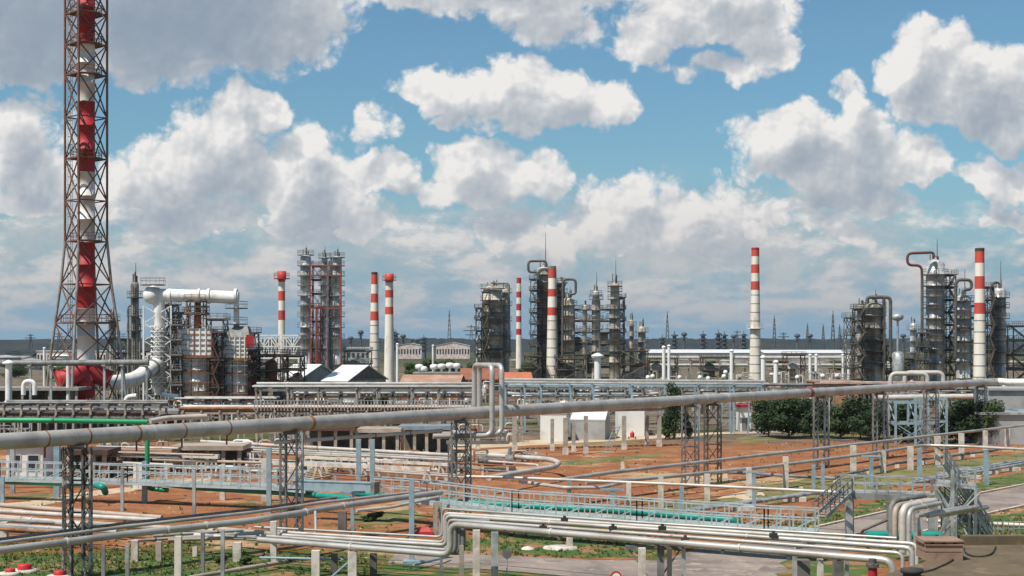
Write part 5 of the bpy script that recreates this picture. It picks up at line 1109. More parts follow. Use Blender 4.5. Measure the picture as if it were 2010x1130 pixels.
# slim pipe hung underneath
hp = lambda px: bp(px)+Vector((0, 0, -1.25))
pipe_thing('slim pale pipe hung below the thick overhead pipe', [hp(540), hp(700), hp(868)], .14, aluw, clamps=(.3, .7, 1.2, 1.6))
def tower(px, label, both=True, w=.5, dx=1.15, m1=dgrey, m2=None, top=None, base=0):
    o = bp(px); ax = (pb-pa).normalized(); t = thing('trestle_tower', label, 'trestle', (o.x, o.y, 0), 'lattice towers under the overhead pipe')
    for k, mm in ((-dx/2, m1), (dx/2, m2 or m1)):
        b = MB(); p = Vector((o.x+k, o.y+.15*k, 0)); lattice_leg(b, p, p+Vector((0, 0, ZB-.62)), w, mm, .75, .11, .06); b.build('leg', mm, t)
    b = MB(); p0, p1 = Vector((o.x-dx/2, o.y, 0)), Vector((o.x+dx/2, o.y, 0)); up = Vector((0, 0, 1))
    for i in range(4): z0, z1 = i*2., (i+1)*2.; b.beam(p0+up*z0, p1+up*z1, .08, .08); b.beam(p0+up*z1, p1+up*z1, .1, .1); b.beam(p1+up*z0, p0+up*z1, .08, .08) if i % 2 else None
    b.beam(p0+up*(ZB-.6), p1+up*(ZB-.6), .5, .16); b.build('bracing', m1, t)
    b = MB(); b.box((o.x-.35, o.y-.35, ZB-.53), (o.x+.35, o.y+.35, ZB-.4)); b.build('saddle', dark, t); return t
whl = M('flaked_whitewash', (.46, .41, .36), .85, 0, (.10, .085, .07), 1.2, .46, .56)
tower(152, 'nearest lattice tower under the overhead pipe, legs with flaking whitewash', m1=M('blackened_steel', (.085, .08, .072), .7, .1, (.36, .32, .28), 1.6, .52, .62), m2=whl, w=.46)
tower(572, 'second lattice tower under the overhead pipe, by the rust-coloured band', m1=dgrey, m2=galv, w=.42)
tower(905, 'third lattice tower under the overhead pipe, at the expansion loop', m1=dgrey, w=.42)
tower(1355, 'left tower of the anchor pair under the overhead pipe', m1=dgrey, m2=galv, w=.38, dx=1.35)
tower(1399, 'right tower of the anchor pair under the overhead pipe, with dark leg', m1=dark, m2=dgrey, w=.36, dx=1.4)
tower(1612, 'lattice tower under the overhead pipe, standing before the dark round trees', m1=dgrey, m2=galv, w=.5, dx=1.3)
tower(1728, 'lattice tower under the overhead pipe, left of the light blue frames', m1=dgrey, m2=galv, w=.5, dx=1.4)
tower(1828, 'lattice tower under the overhead pipe, right of the light blue frames', m1=dgrey, m2=galv, w=.36, dx=1.7)
tower(1926, 'last lattice tower under the overhead pipe, below its white end', m1=dgrey, m2=galv, w=.36, dx=1.5)
# twin expansion loop beside the pipe
def loop(px0, px1, ytop, y0, y1, D, label, r, tail):
    pts = [P(px0, y0, D+4), P(px0, ytop, D+4), P(px1, ytop+1, D-1.5), P(px1, y1, D-1.5), tail]
    return pipe_thing(label, pts, r, alu, 'twin expansion loops', 14, bend=.75, flanges=())
DL = 128.
loop(941, 985, 716, 800, 852, DL+1.5, 'tall upright expansion loop pipe, right one of the twins', .22, P(868, 852, DL-2))
loop(931, 966, 716, 800, 855, DL-.5, 'tall upright expansion loop pipe, left one of the twins', .22, P(850, 856, DL-3))
# light frame that carries the loop tails
g0 = Gp(905, 1000); b = MB()
for px in (884, 921):
    p = Gp(px, 1004); lattice_leg(b, p, (p.x, p.y, 5.9), .35, dgrey, .7, .09, .05)
b.beam((Gp(876, 1004).x, Gp(876, 1004).y, 5.95), (Gp(1000, 1004).x, Gp(1000, 1004).y, 5.95), .25, .3); b.beam((Gp(884, 1004).x, Gp(884, 1004).y, 3.8), (Gp(921, 1004).x, Gp(921, 1004).y, 3.8), .15, .15)
tag(b.build('trestle', dgrey, None), 'dark lattice stand carrying the tails of the twin expansion loops', 'trestle')
b = MB(); o = Zp(905, 895, 4.1); b.cyl((o.x-.6, o.y, 3.7), .28, .7, 12); b.cyl((o.x+.5, o.y+.2, 3.6), .35, .5, 12); b.beam((o.x-1.2, o.y, 3.65), (o.x+1.3, o.y, 3.65), .3, .12); b.lathe((o.x-.6, o.y, 4.4), [(.28, 0), (.35, .05), (.35, .14), (.1, .2)], 12)
tag(b.build('valve', dark, None), 'dark valve cluster on the stand below the expansion loops', 'valve')
# green and teal pipes
pipe_thing('bright green pipe running behind the left end of the overhead pipe', [P(-300, 823, 150), P(100, 825, 150), P(290, 828, 151)], .26, green, flanges=(1.02,), fm=dark)
pipe_thing('silver pipe continuing the bright green pipe to the right', [P(294, 827, 151), P(330, 820, 153), P(405, 817, 155)], .27, aluw)
pipe_thing('green upright pipe dropping behind the walkway railing', [P(289, 850, 139.5), P(289, 958, 139.5), P(330, 962, 139)], .22, green, bend=.5)
pipe_thing('short teal pipe with a down-bent end under the left walkway', [Zp(8, 944, 1.7), Zp(180, 949, 1.7), Zp(203, 956, 1.55), Zp(207, 966, .9)], .3, teal, bend=.7)
pipe_thing('long teal pipe under the walkway, left of the steel box beam', [Zp(288, 945, 1.75), Zp(380, 956, 1.6), Zp(550, 966, 1.5), Zp(690, 978, 1.45)], .27, teal, bend=.6)
pipe_thing('long teal pipe under the right walkway ending in an elbow', [Zp(700, 968, 1.6), Zp(900, 986, 1.5), Zp(1200, 1001, 1.45), Zp(1445, 1021, 1.3), Zp(1449, 1040, .5)], .28, teal, bend=.6)
pipe_thing('teal pipe lying beyond the crate at right', [Zp(1700, 1050, .6), Zp(1780, 1050, .6), Zp(1850, 1051, .6)], .32, teal)
# ---------------------------------------------------------------- walkway with railings
DZ = 2.0
wk = [Zp(-300, 930, DZ), Zp(0, 939, DZ), Zp(250, 946, DZ), Zp(530, 956, DZ), Zp(600, 962, DZ), Zp(735, 975, DZ), Zp(810, 981, DZ), Zp(1005, 1006, DZ), Zp(1250, 1023, DZ), Zp(1500, 1041, DZ), Zp(1600, 1046, DZ)]
def walkway(pts, label, m, gaps=()):
    t = thing('walkway', label, 'walkway', pts[0]); b = MB(); back = Vector((.5, 1.4, 0))
    for p, q in zip(pts, pts[1:]):
        b.add([p, q, q+back, p+back, p-Vector((0, 0, .12)), q-Vector((0, 0, .12)), q+back-Vector((0, 0, .12)), p+back-Vector((0, 0, .12))], [[0, 1, 2, 3], [7, 6, 5, 4], [4, 5, 1, 0], [6, 7, 3, 2]], galv)
        b.beam(p-Vector((0, 0, .15)), q-Vector((0, 0, .15)), .1, .22, m); b.beam(p+back-Vector((0, 0, .15)), q+back-Vector((0, 0, .15)), .1, .22, m)
    b.build('deck', None, t)
    for off in (Vector((0, 0, 0)), back):
        r = MB()
        for p, q in zip(pts, pts[1:]):
            rail(r, p+off, q+off, 1.5, .95, .085, rails=(1., .55), m=m)
            k = max(1, round((q-p).length/2.1)); up = Vector((0, 0, 1.5))
            for i in range(k):
                a, c = p.lerp(q, i/k)+off, p.lerp(q, (i+1)/k)+off; r.beam(a, c+up*.62, .05, .05, m)
        r.build('railing', m, t)
    return t
wkm = M('pale_blue_grey_steel', (.40, .455, .46), .55, .1, (.30, .345, .35), .9, .42, .64, (.22, .15, .10), 2., .66, .74)
walkway(wk[:5], 'left stretch of the raised steel walkway with dense railings', wkm)
walkway(wk[5:], 'right stretch of the raised steel walkway running above the long teal pipe', wkm)
bb0, bb1 = Zp(588, 952, 2.85), Zp(732, 957, 2.85); b = MB(); b.beam(bb0, bb1, .9, .72); b.beam(bb0+Vector((0, 0, .39)), bb1+Vector((0, 0, .39)), 1.0, .06)
t = thing('box_beam', 'blue-grey steel box beam joining the two walkway stretches', 'beam', bb0); b.build('box', gblue, t)
q = MB(); d = (bb1-bb0).normalized(); q.beam(bb1+d*.02, bb1+d*.35, 1.05, .95); q.build('end_plate', dgrey, t)
# slim supports around the walkway (photo rows of top and foot)
sp = [(112, 872, 976, 11, gblue, 'thick light blue post under the green pipe, left of the nearest tower'), (25, 880, 968, 8, galv, 'grey post under the green pipe at the left edge'), (5, 935, 992, 7, gblue, 'light blue post at the very left edge under the walkway'), (284, 905, 986, 9, gblue, 'light blue post standing behind the green upright pipe'),
      (240, 920, 1012, 6, galv, 'slim grey post before the walkway, right of the nearest tower'), (381, 922, 1020, 6, galv, 'slim grey post before the walkway between green pipe and white post'), (437, 912, 981, 10, conc, 'whitewashed post carrying the left walkway stretch'), (519, 900, 984, 11, conc, 'whitewashed post left of the second lattice tower'),
      (528, 878, 1006, 9, gblue, 'light blue post beside the second lattice tower'), (704, 862, 950, 9, gblue, 'light blue post, left one of the pair behind the box beam'), (731, 862, 955, 9, gblue, 'light blue post, right one of the pair behind the box beam'), (808, 940, 1104, 10, gblue, 'tall light blue post before the right walkway stretch'),
      (692, 968, 1052, 7, gblue, 'light blue T-post under the near silver pipe'), (1338, 955, 1034, 8, gblue, 'light blue post left of the walkway end'), (1202, 963, 1024, 9, gblue, 'light blue post with a pipe head in the middle of the walkway'), (1480, 928, 1000, 7, gblue, 'light blue T-post under the thin pipe pair'),
      (1710, 897, 956, 7, gblue, 'light blue T-post behind the footbridge'), (1805, 880, 948, 8, gblue, 'light blue post where the pipe pair turns level'), (1936, 886, 952, 8, gblue, 'light blue post by the road at right'), (1597, 912, 972, 6, gblue, 'light blue frame leg, left of its pair'), (1615, 912, 972, 6, gblue, 'light blue frame leg, right of its pair'),
      (1117, 942, 1018, 8, galv, 'grey braced post under the long thin pipe, left'), (1234, 948, 1022, 9, conc, 'whitewashed braced post under the long thin pipe, right')]
for px, yt, yb, w, m, lab in sp:
    post(px, yt, yb, w, m, lab, 'slim posts about the walkway', name='pipe_post', cap=1.9 if 'T-post' in lab or 'pipe head' in lab else None)
# ---------------------------------------------------------------- near silver pipe bundle rising from the left
ZN = 3.0
na = lambda px, py, z=ZN: Zp(px, py, z)
main = [na(-300, 1117), na(0, 1080), na(250, 1048), na(500, 1021), na(690, 990), na(800, 975), na(866, 966)]
pipe_thing('thick silver pipe rising from lower left to the elbow', main, .215, alu, 'near silver pipes', 16, bend=.8, flanges=(1.5, 2.3, 2.6, 3.5, 3.9), fm=aluw)
pipe_thing('thin silver pipe just behind the thick rising one', [na(-300, 1099), na(0, 1065), na(250, 1033), na(500, 1005), na(650, 984), na(820, 965)], .11, alu, 'near silver pipes', bend=.4)
pipe_thing('thinnest dark silver pipe farthest behind the thick rising one', [na(-300, 1092), na(0, 1058), na(250, 1026), na(500, 999), na(660, 976)], .09, dgrey, 'near silver pipes', bend=.4)
pipe_thing('slim pale pipe branching from the rising bundle towards the tall elbow', [na(700, 1002), na(770, 995), na(860, 976)], .11, aluw, 'near silver pipes', bend=.4)
pipe_thing('thin vertical drop pipe below the rising silver pipe', [na(619, 1004), Zp(620, 1040, 1.9)], .1, alu, 'near silver pipes')
# lower bundle, its tall elbow and the upper bundle going right
Z1, Z2 = 1.9, 3.75
lo = [(545, 1062, 870, 1087, .19, 'front thick', Z1), (548, 1054, 868, 1075, .10, 'second thin', Z1), (550, 1050, 866, 1066, .13, 'third slim', Z1), (552, 1044, 863, 1058, .10, 'fourth thin', Z1), (500, 1034, 860, 1052, .08, 'rear thinnest', Z1)]
up = [(884, 1028, 1300, 1063, 1700, 1096, .19), (880, 1020, 1300, 1050, 1720, 1082, .12), (876, 1012, 1300, 1040, 1740, 1072, .11), (872, 1007, 1300, 1034, 1750, 1064, .08), (868, 998, 1300, 1028, 1760, 1056, .09)]
for i, (l, u) in enumerate(zip(lo, up)):
    A, B = Zp(l[0], l[1], Z1), Zp(l[2], l[3], Z1); D0 = Zp(u[0], u[1], Z2); Cc = Zp(u[2], u[3], Z2); E = Zp(u[4], u[5], Z2)
    B2 = Vector((D0.x, D0.y, Z1)); Lx = A.lerp(B2, -0.0)
    out = [A+(A-B2)*.12 if i < 2 else A, B2, D0, Cc, E]
    ends = Vector((.35+.12*i, -.1, 0)); out += [E+Vector((1.2, -.65, 0)), E+Vector((1.2, -.65, -3.1))] if i < 4 else []
    pipe_thing(l[5]+' silver pipe of the low bundle that climbs the tall elbow and runs right', out, l[4] if i else .19, alu if i != 3 else aluw, 'silver pipes of the tall elbow', 14, bend=.62 if i == 0 else .4, flanges=(.5, 2.5, 3.4) if i < 3 else (), fm=aluw)
# dark bundle behind the tall elbow
for i, (px, r) in enumerate(((893, .16), (902, .13), (909, .16))):
    a = Zp(px, 1024, 3.6); pipe_thing('dark grey upright pipe behind the tall elbow, '+nth(i, 3), [a+Vector((1.6, .3, 0)), a, Vector((a.x, a.y, 1.7)), Vector((a.x-1.8, a.y+.6, 1.7))], r, dgrey, 'dark pipes behind the elbow', bend=.45)
for px, yt, yb, w, m, lab in ((855, 985, 1052, 9, concg, 'tall bare concrete post, left one of two behind the elbow'), (864, 985, 1056, 6, concg, 'tall bare concrete post, right one of two behind the elbow'),
      (672, 1003, 1042, 16, concd, 'dark stubby concrete post under the rising silver pipe'), (537, 1023, 1108, 12, conc, 'whitewashed post under the middle of the rising silver pipe'), (350, 1052, 1158, 13, conc, 'whitewashed post under the left part of the rising silver pipe'),
      (203, 1070, 1175, 7, dgrey, 'slim dark grey post right of the nearest tower foot'), (250, 1072, 1165, 7, galv, 'slim galvanised post right of the nearest tower foot'), (398, 1045, 1128, 7, dgrey, 'slim dark post between whitewashed posts at lower left'), (437, 1040, 1150, 7, galv, 'slim galvanised post between whitewashed posts at lower left'),
      (265, 1060, 1101, 13, conc, 'short whitewashed post in the shade behind the rising pipe'), (312, 1062, 1100, 11, concg, 'short bare concrete post in the shade behind the rising pipe'), (383, 1072, 1092, 9, conc, 'tiny whitewashed post under the low pipes'), (466, 1064, 1102, 16, conc, 'broad whitewashed block under the low pipes'),
      (8, 1024, 1060, 14, conc, 'broad whitewashed post under the beige pipes at left edge'), (55, 1026, 1058, 10, concd, 'dark short post under the beige pipes at left edge'),
      (620, 1080, 1131, 16, conc, 'whitewashed post under the low bundle, left one'), (692, 1082, 1134, 17, conc, 'whitewashed post under the low bundle, right one'), (656, 1085, 1127, 12, concd, 'dark post under the low bundle, left one'), (733, 1086, 1130, 13, concd, 'dark post under the low bundle, right one'),
      (866, 1090, 1150, 6, dgrey, 'thin dark leg below the tall elbow'), (906, 1070, 1140, 9, concg, 'bare concrete leg behind the tall elbow'),
      (935, 1040, 1180, 14, conc, 'bright whitewashed post under the upper bundle by the tall elbow'), (971, 1044, 1172, 14, galv, 'grey steel post under the upper bundle by the round sign'), (1118, 1052, 1074, 12, conc, 'short whitewashed stub on the white slab'),
      (1260, 1075, 1200, 14, conc, 'bright whitewashed post with bracket under the upper bundle'), (1297, 1077, 1195, 13, dgrey, 'dark grey post with bracket under the upper bundle'), (1314, 1077, 1205, 9, dark, 'black slim post with bracket under the upper bundle'), (1342, 1076, 1200, 7, galv, 'slim grey post at the right of the bracketed posts')):
    post(px, yt, yb, w, m, lab, None, name='pipe_post')
b = MB(); c = Zp(1285, 1074, 3.3); b.beam(c+Vector((-1.6, 0, 0)), c+Vector((1.6, 0, 0)), .3, .22)
for sx in (-1.5, 1.5): b.beam(c+Vector((sx, 0, 0)), c+Vector((sx*.15, 0, -1.8)), .09, .09)
tag(b.build('bracket', dgrey, None), 'braced cross arm on the bracketed posts under the upper bundle', 'bracket')
o = Gp(808, 1106); b = MB(); b.box((o.x-.55, o.y-.55, .015), (o.x+.55, o.y+.55, .22)); tag(b.build('base_plate', gblue, None), 'light blue base slab under the tall light blue post', 'base slab')
# small cable brackets along the upper bundle
for i, (px, py) in enumerate(((1108, 1020), (1203, 1036), (1300, 1036), (1066, 1035), (1345, 1059), (1518, 1050))):
    o = Zp(px, py, 3.95); b = MB(); b.box((o.x-.22, o.y-.1, 3.82), (o.x+.22, o.y+.1, 4.06)); b.cyl((o.x, o.y, 4.05), .09, .14, 8); tag(b.build('cable_clip', black, None), 'small black clip box on the upper silver bundle, '+nth(i, 6), 'clip', 'clip boxes on the upper bundle')
# left beige ground pipes
for i, (a, c, r, m, lab) in enumerate((((-40, 988), (318, 1016), .2, alub, 'beige rear pipe'), ((-40, 1001), (310, 1021), .19, aluw, 'pale middle pipe'), ((-40, 1012), (165, 1030), .24, aluw, 'thick pale front pipe'), ((80, 1022), (420, 1042), .2, alub, 'beige front pipe'), ((-40, 1019), (300, 1034), .14, dgrey, 'thin grey pipe'), ((-40, 1028), (230, 1044), .17, alu, 'silver front pipe'), ((-40, 1036), (360, 1058), .13, rust, 'rusty front pipe'))):
    pipe_thing(lab+' of the low runs at left, near the nearest tower', [Zp(*a, 1.1)+(Zp(*a, 1.1)-Zp(*c, 1.1))*.6, Zp(*c, 1.1)], r, m, 'low pipe runs at left', flanges=(.3, .7))
for i, (a, c, r, m, lab) in enumerate((((360, 1056), (560, 1043), .16, alu, 'silver pipe bending up'), ((330, 1060), (540, 1052), .12, alub, 'beige slim pipe'), ((430, 1038), (620, 1056), .18, alub, 'beige thick pipe'), ((360, 1048), (560, 1062), .14, aluw, 'pale pipe'), ((370, 1134), (560, 1102), .14, alub, 'beige pipe on the grass'))):
    pipe_thing(lab+' among the crossing runs left of the low bundle', [Zp(*a, 1.3 if i < 4 else .4), Zp(*c, 1.3 if i < 4 else .4)], r, m, 'crossing pipe runs', flanges=(.5,))
pipe_thing('light blue thin pipe frame bar on the ground, left of the tall light blue post', [Zp(510, 1094, .9), Zp(690, 1098, .9), Zp(620, 1160, .2)], .07, gblue)
pipe_thing('light blue low rail leaving the base slab to the right', [Zp(812, 1108, .35), Zp(868, 1095, .35), Zp(880, 1090, .35)], .1, gblue)
# ---------------------------------------------------------------- pipes and frames left of centre, behind the walkway
for i, (a, c, r, z, m, lab) in enumerate((((395, 866), (885, 893), .2, 2.3, aluw, 'thick cream pipe'), ((395, 873), (885, 899), .12, 2.2, alu, 'slim silver pipe'), ((440, 880), (885, 903), .16, 2.1, alu, 'silver second pipe'), ((345, 880), (700, 896), .1, 2.0, alub, 'beige thin pipe'), ((200, 884), (430, 888), .16, 2.1, alub, 'beige left pipe'))):
    pipe_thing(lab+' slanting past the second lattice tower', [Zp(*a, z), Zp(*c, z)], r, m, 'pipes slanting past the second tower', flanges=(.25, .75), clamps=(.5,))
def low_beam(pa_, pb_, z, w, h, m, label, legs):
    A, B = Zp(*pa_, z), Zp(*pb_, z); t = thing('concrete_trestle', label, 'trestle', A); b = MB(); b.beam(A, B, w, h); b.build('beam', m, t)
    for f in legs:
        p = A.lerp(B, f); q = MB(); q.beam((p.x-.5, p.y, 0), (p.x-.1, p.y, z-h/2), .22, .22); q.beam((p.x+.5, p.y, 0), (p.x+.1, p.y, z-h/2), .22, .22); q.build('leg', m, t)
low_beam((510, 907), (845, 921), 1.5, .35, .4, conc, 'whitewashed beam on splayed legs, behind the box beam', (.02, .35, .62, .98))
low_beam((330, 893), (430, 896), 1.9, .5, .45, conc, 'whitewashed beam on splayed legs beside the green pipe', (.1, .9))
low_beam((600, 897), (880, 912), 1.7, .3, .3, conc, 'thin whitewashed beam on splayed legs behind the pair of light blue posts', (.05, .5, .95))
o = Zp(600, 935, .6); b = MB()
for i in range(5): b.beam(Zp(566, 946-i*3, .3+.0*i)+Vector((0, i*.35, 0)), Zp(650, 934-i*3, .3)+Vector((0, i*.35, 0)), .3, .16)
tag(b.build('timber_stack', M('pale_timber', (.55, .42, .24), .8, 0, (.42, .30, .16), .8), None), 'pale timber planks stacked on sleepers behind the box beam', 'timber')
b = MB(); o = Gp(272, 962); b.box((o.x-.45, o.y-.3, .1), (o.x+.45, o.y+.3, 2.5)); b.box((o.x-.5, o.y-.36, 2.5), (o.x+.5, o.y+.36, 2.6)); b.box((o.x-.03, o.y-.33, .3), (o.x+.03, o.y-.302, 2.3))
tag(b.build('cabinet', wallw, None), 'white metal cabinet left of the green upright pipe', 'cabinet')
aladder(Gp(196, 944), Zp(216, 884, 2.9), .8, 'rusty ladder leaning on the brown-walled store', rust)
# black equipment right of the third tower
o = Gp(985, 925); t = thing('pump_set', 'black pump set on a skid by the looped silver pipe', 'pump', o)
b = MB(); b.box((o.x-2.4, o.y-.7, .1), (o.x+1.6, o.y+.7, .4)); b.build('skid', dark, t); b = MB(); b.sweep([(o.x-2, o.y, 1.1), (o.x+.1, o.y, 1.1)], .55, 14, dark); b.build('motor', dark, t)
b = MB(); b.sweep([(o.x+.4, o.y, 1.2), (o.x+1.3, o.y, 1.2)], .7, 14, dgrey); b.cyl((o.x+.9, o.y, 1.8), .2, .9, 10); b.build('pump_casing', dgrey, t)
lp = [Zp(960, 893, 1.6), Zp(1080, 901, 1.6), Zp(1098, 908, 1.6), Zp(1090, 916, 1.6), Zp(1005, 930, 1.6), Zp(960, 938, 1.6)]
pipe_thing('hairpin silver pipe loop on the red soil', lp, .27, aluw, bend=1.6, n=14)
pipe_thing('thin silver pipe inside the hairpin loop', [Zp(960, 905, 1.5), Zp(1056, 912, 1.5), Zp(1058, 925, .8)], .12, aluw, bend=.4)
o = Zp(1057, 911, 1.4)
# ---------------------------------------------------------------- thin pipes on posts, centre to right
pipe_thing('long thin pale pipe on braced posts above the walkway', [Zp(915, 935, 3.1), Zp(1000, 937, 3.1), Zp(1320, 950, 3.1), Zp(1650, 966, 3.1)], .12, aluw, flanges=(.5, 1.4), bend=.3)
pipe_thing('pale pipe just under the long thin one, ending at a bend', [Zp(1020, 945, 2.6), Zp(1110, 957, 2.6), Zp(1180, 957, 2.5), Zp(1220, 948, 2.4)], .15, aluw, bend=.6)
A_ = [Zp(1095, 942, 2.9), Zp(1200, 927, 2.9), Zp(1500, 892.5, 2.9), Zp(1800, 858, 2.9), Zp(2250, 808, 2.9)]
B_ = [Zp(1150, 948, 2.35), Zp(1280, 938, 2.35), Zp(1500, 916.5, 2.35), Zp(1700, 891, 2.35), Zp(1812, 873.5, 2.35), Zp(1900, 876, 2.35), Zp(2250, 894, 2.35)]
pipe_thing('rear silver pipe of the pair crossing the red soil', A_, .17, alu, 'pipe pair over the red soil', flanges=(1.2, 2.5))
pipe_thing('second thin pipe beside the rear silver pipe over the red soil', [p+Vector((.35, .5, 0)) for p in A_], .1, dgrey, 'pipe pair over the red soil')
pipe_thing('front silver pipe of the pair, turning level at right', B_, .16, alu, 'pipe pair over the red soil', bend=1.2, flanges=(2.5, 4.2))
pipe_thing('thin pipe beside the front silver pipe, turning level at right', [p+Vector((.3, .6, .05)) for p in B_], .08, dgrey, 'pipe pair over the red soil', bend=1.2)
wp = [(1297, 936, 996, 10), (1388, 930, 984, 10), (1470, 918, 975, 10), (1542, 896, 958, 10), (1675, 874, 932, 10), (1733, 886, 928, 10), (1787, 876, 922, 10), (1840, 856, 912, 10), (1887, 850, 902, 9), (1934, 845, 888, 8), (1977, 840, 880, 8)]
for i, (px, yt, yb, w) in enumerate(wp): post(px, yt, yb, w, conc, 'whitewashed concrete post under the silver pipe pair on red soil, '+nth(i, len(wp)), 'whitewashed posts of the pipe pair')
st_ = [(1222, 925, 906), (1350, 951, 935), (1424, 938, 925), (1572, 966, 955), (1640, 948, 938), (1705, 930, 920), (1761, 918, 908), (1812, 912, 902), (1860, 904, 896), (1909, 896, 888)]
for i, (px, yb, yt) in enumerate(st_): post(px, yt, yb, 8, conc, 'tiny whitewashed stub on the red soil, '+nth(i, len(st_)), 'whitewashed stubs', taper=.75)
pipe_thing('dark low pipe lying on the whitewashed stubs', [Zp(1205, 945, .75), Zp(1424, 926, .75), Zp(1640, 939, .75)], .16, dgrey, bend=.5)
pipe_thing('grey low pipe on the red soil behind the stubs at right', [Zp(1640, 936, .7), Zp(1760, 908, .7), Zp(1960, 882, .7)], .16, dgrey, bend=.5)
for k, (a, c) in enumerate((((1780, 950), (2040, 905)), ((1795, 944), (2040, 900)), ((1850, 930), (2040, 897)), ((1330, 1006), (1640, 962)), ((1350, 1000), (1600, 966)))):
    pipe_thing(('front', 'middle', 'rear', 'front', 'rear')[k]+' grey ground pipe '+('beside the road at right' if k < 3 else 'behind the walkway end'), [Zp(*a, .55), Zp(*c, .55)], .15, galv, 'grey ground pipes', flanges=(.5,))
for i, (px, py) in enumerate(((1906, 940), (1940, 930), (1985, 924), (1460, 1002), (1560, 984))):
    o = Gp(px, py); b = MB(); b.box((o.x-1., o.y-.3, 0), (o.x+1., o.y+.3, .38)); b.box((o.x-.8, o.y-.2, .38), (o.x+.8, o.y+.2, .41)); tag(b.build('sleeper', conc, None, loc=o), 'whitewashed sleeper block under the grey ground pipes, '+nth(i, 5), 'sleeper', 'whitewashed sleepers')

for i, (a, c, r, z, m, lab) in enumerate((((180, 893), (350, 898), .14, 2.2, aluw, 'cream front pipe'), ((175, 886), (420, 893), .12, 2.6, alub, 'beige middle pipe'), ((190, 876), (350, 880), .12, 2.9, alu, 'grey rear pipe'), ((300, 902), (520, 908), .15, 1.9, alub, 'tan low pipe'))):
    pipe_thing(lab+' among the clutter behind the green upright pipe', [Zp(*a, z), Zp(*c, z)], r, m, 'pipes behind the green upright', flanges=(.35, .8))
for i, (a, c, r, z, m, lab) in enumerate((((440, 1052), (880, 1074), .09, 1.5, dgrey, 'dark lowest pipe'), ((300, 1052), (480, 1040), .11, 1.4, alu, 'silver low pipe'), ((250, 1062), (430, 1050), .1, 1.3, alub, 'beige low pipe'), ((0, 1034), (240, 1052), .12, 1.0, dgrey, 'dark low pipe'))):
    pipe_thing(lab+' in the shade behind the rising silver pipe', [Zp(*a, z), Zp(*c, z)], r, m, 'shaded low pipes', clamps=(.3, .7))

# pipes and shoes added, mostly dark, so the gaps of both bundles look shaded
for i, (z1, off, r, m, lab) in enumerate(((Z1-.12, .28, .08, dgrey, 'dark first'), (Z1-.1, .75, .07, rust, 'rusty second'), (Z1-.12, 1.1, .09, dgrey, 'dark third'))):
    A, B = Zp(530, 1062, Z1), Zp(858, 1086, Z1); o = Vector((.1, off, z1-Z1)); pipe_thing(lab+' filler pipe added low in the low bundle to darken its gaps', [A+o, B+o], r, m, 'filler pipes of the low bundle')
for i, (off, r, m, lab) in enumerate(((.34, .08, dgrey, 'dark first'), (.72, .07, rust, 'rusty second'), (1.15, .09, dgrey, 'dark third'), (1.5, .07, alub, 'beige fourth'), (1.95, .09, dgrey, 'dark fifth'))):
    A, C, E = Zp(895, 1029, Z2), Zp(1300, 1063, Z2), Zp(1700, 1096, Z2); o = Vector((.1, off, -.14)); pipe_thing(lab+' filler pipe added low in the upper bundle to darken its gaps', [A+o, C+o, E+o], r, m, 'filler pipes of the upper bundle')
for i, px in enumerate((940, 1100, 1290, 1420, 1550, 1650)):
    A, C, E = Zp(884, 1028, Z2), Zp(1300, 1063, Z2), Zp(1700, 1096, Z2); p = Zp(px, 1028+(px-884)*.0835, Z2); b = MB(); b.beam(p+Vector((-.1, -.25, -.3)), p+Vector((.35, 2.4, -.3)), .16, .16)
    tag(b.build('pipe_shoe', dark, None), 'dark cross shoe added under the upper bundle to darken its gaps, '+nth(i, 6), 'bracket', 'cross shoes of the upper bundle')

# many low runs on short legs in the band between the walkway and the shelters
LR = [((330, 912), (560, 920), .9, .12, alub), ((345, 918), (600, 928), .8, .1, aluw), ((480, 900), (720, 912), 1.4, .12, alu), ((600, 906), (860, 922), 1.1, .13, aluw), ((620, 914), (900, 932), .9, .1, alub), ((700, 922), (930, 938), .8, .12, alu), ((180, 905), (340, 912), 1.5, .12, aluw), ((170, 914), (330, 922), 1.1, .1, alub), ((840, 905), (1010, 915), 1.2, .1, rust), ((640, 930), (880, 945), .7, .09, dgrey), ((400, 926), (540, 934), .7, .1, rust), ((900, 918), (1060, 930), 1.0, .1, dgrey)]
for i, (a, c, z, r, m) in enumerate(LR):
    A, B = Zp(*a, z), Zp(*c, z); o = pipe_thing(m.name.replace('_', ' ')+' low run on short legs behind the walkway, '+nth(i, len(LR)), [A, B], r, m, 'low runs behind the walkway')
    for f in (.08, .36, .64, .92): p = A.lerp(B, f); b = MB(); b.box((p.x-.14, p.y-.14, 0), (p.x+.14, p.y+.14, z-r*.7)); b.build('leg', concg if i % 2 else conc, o)
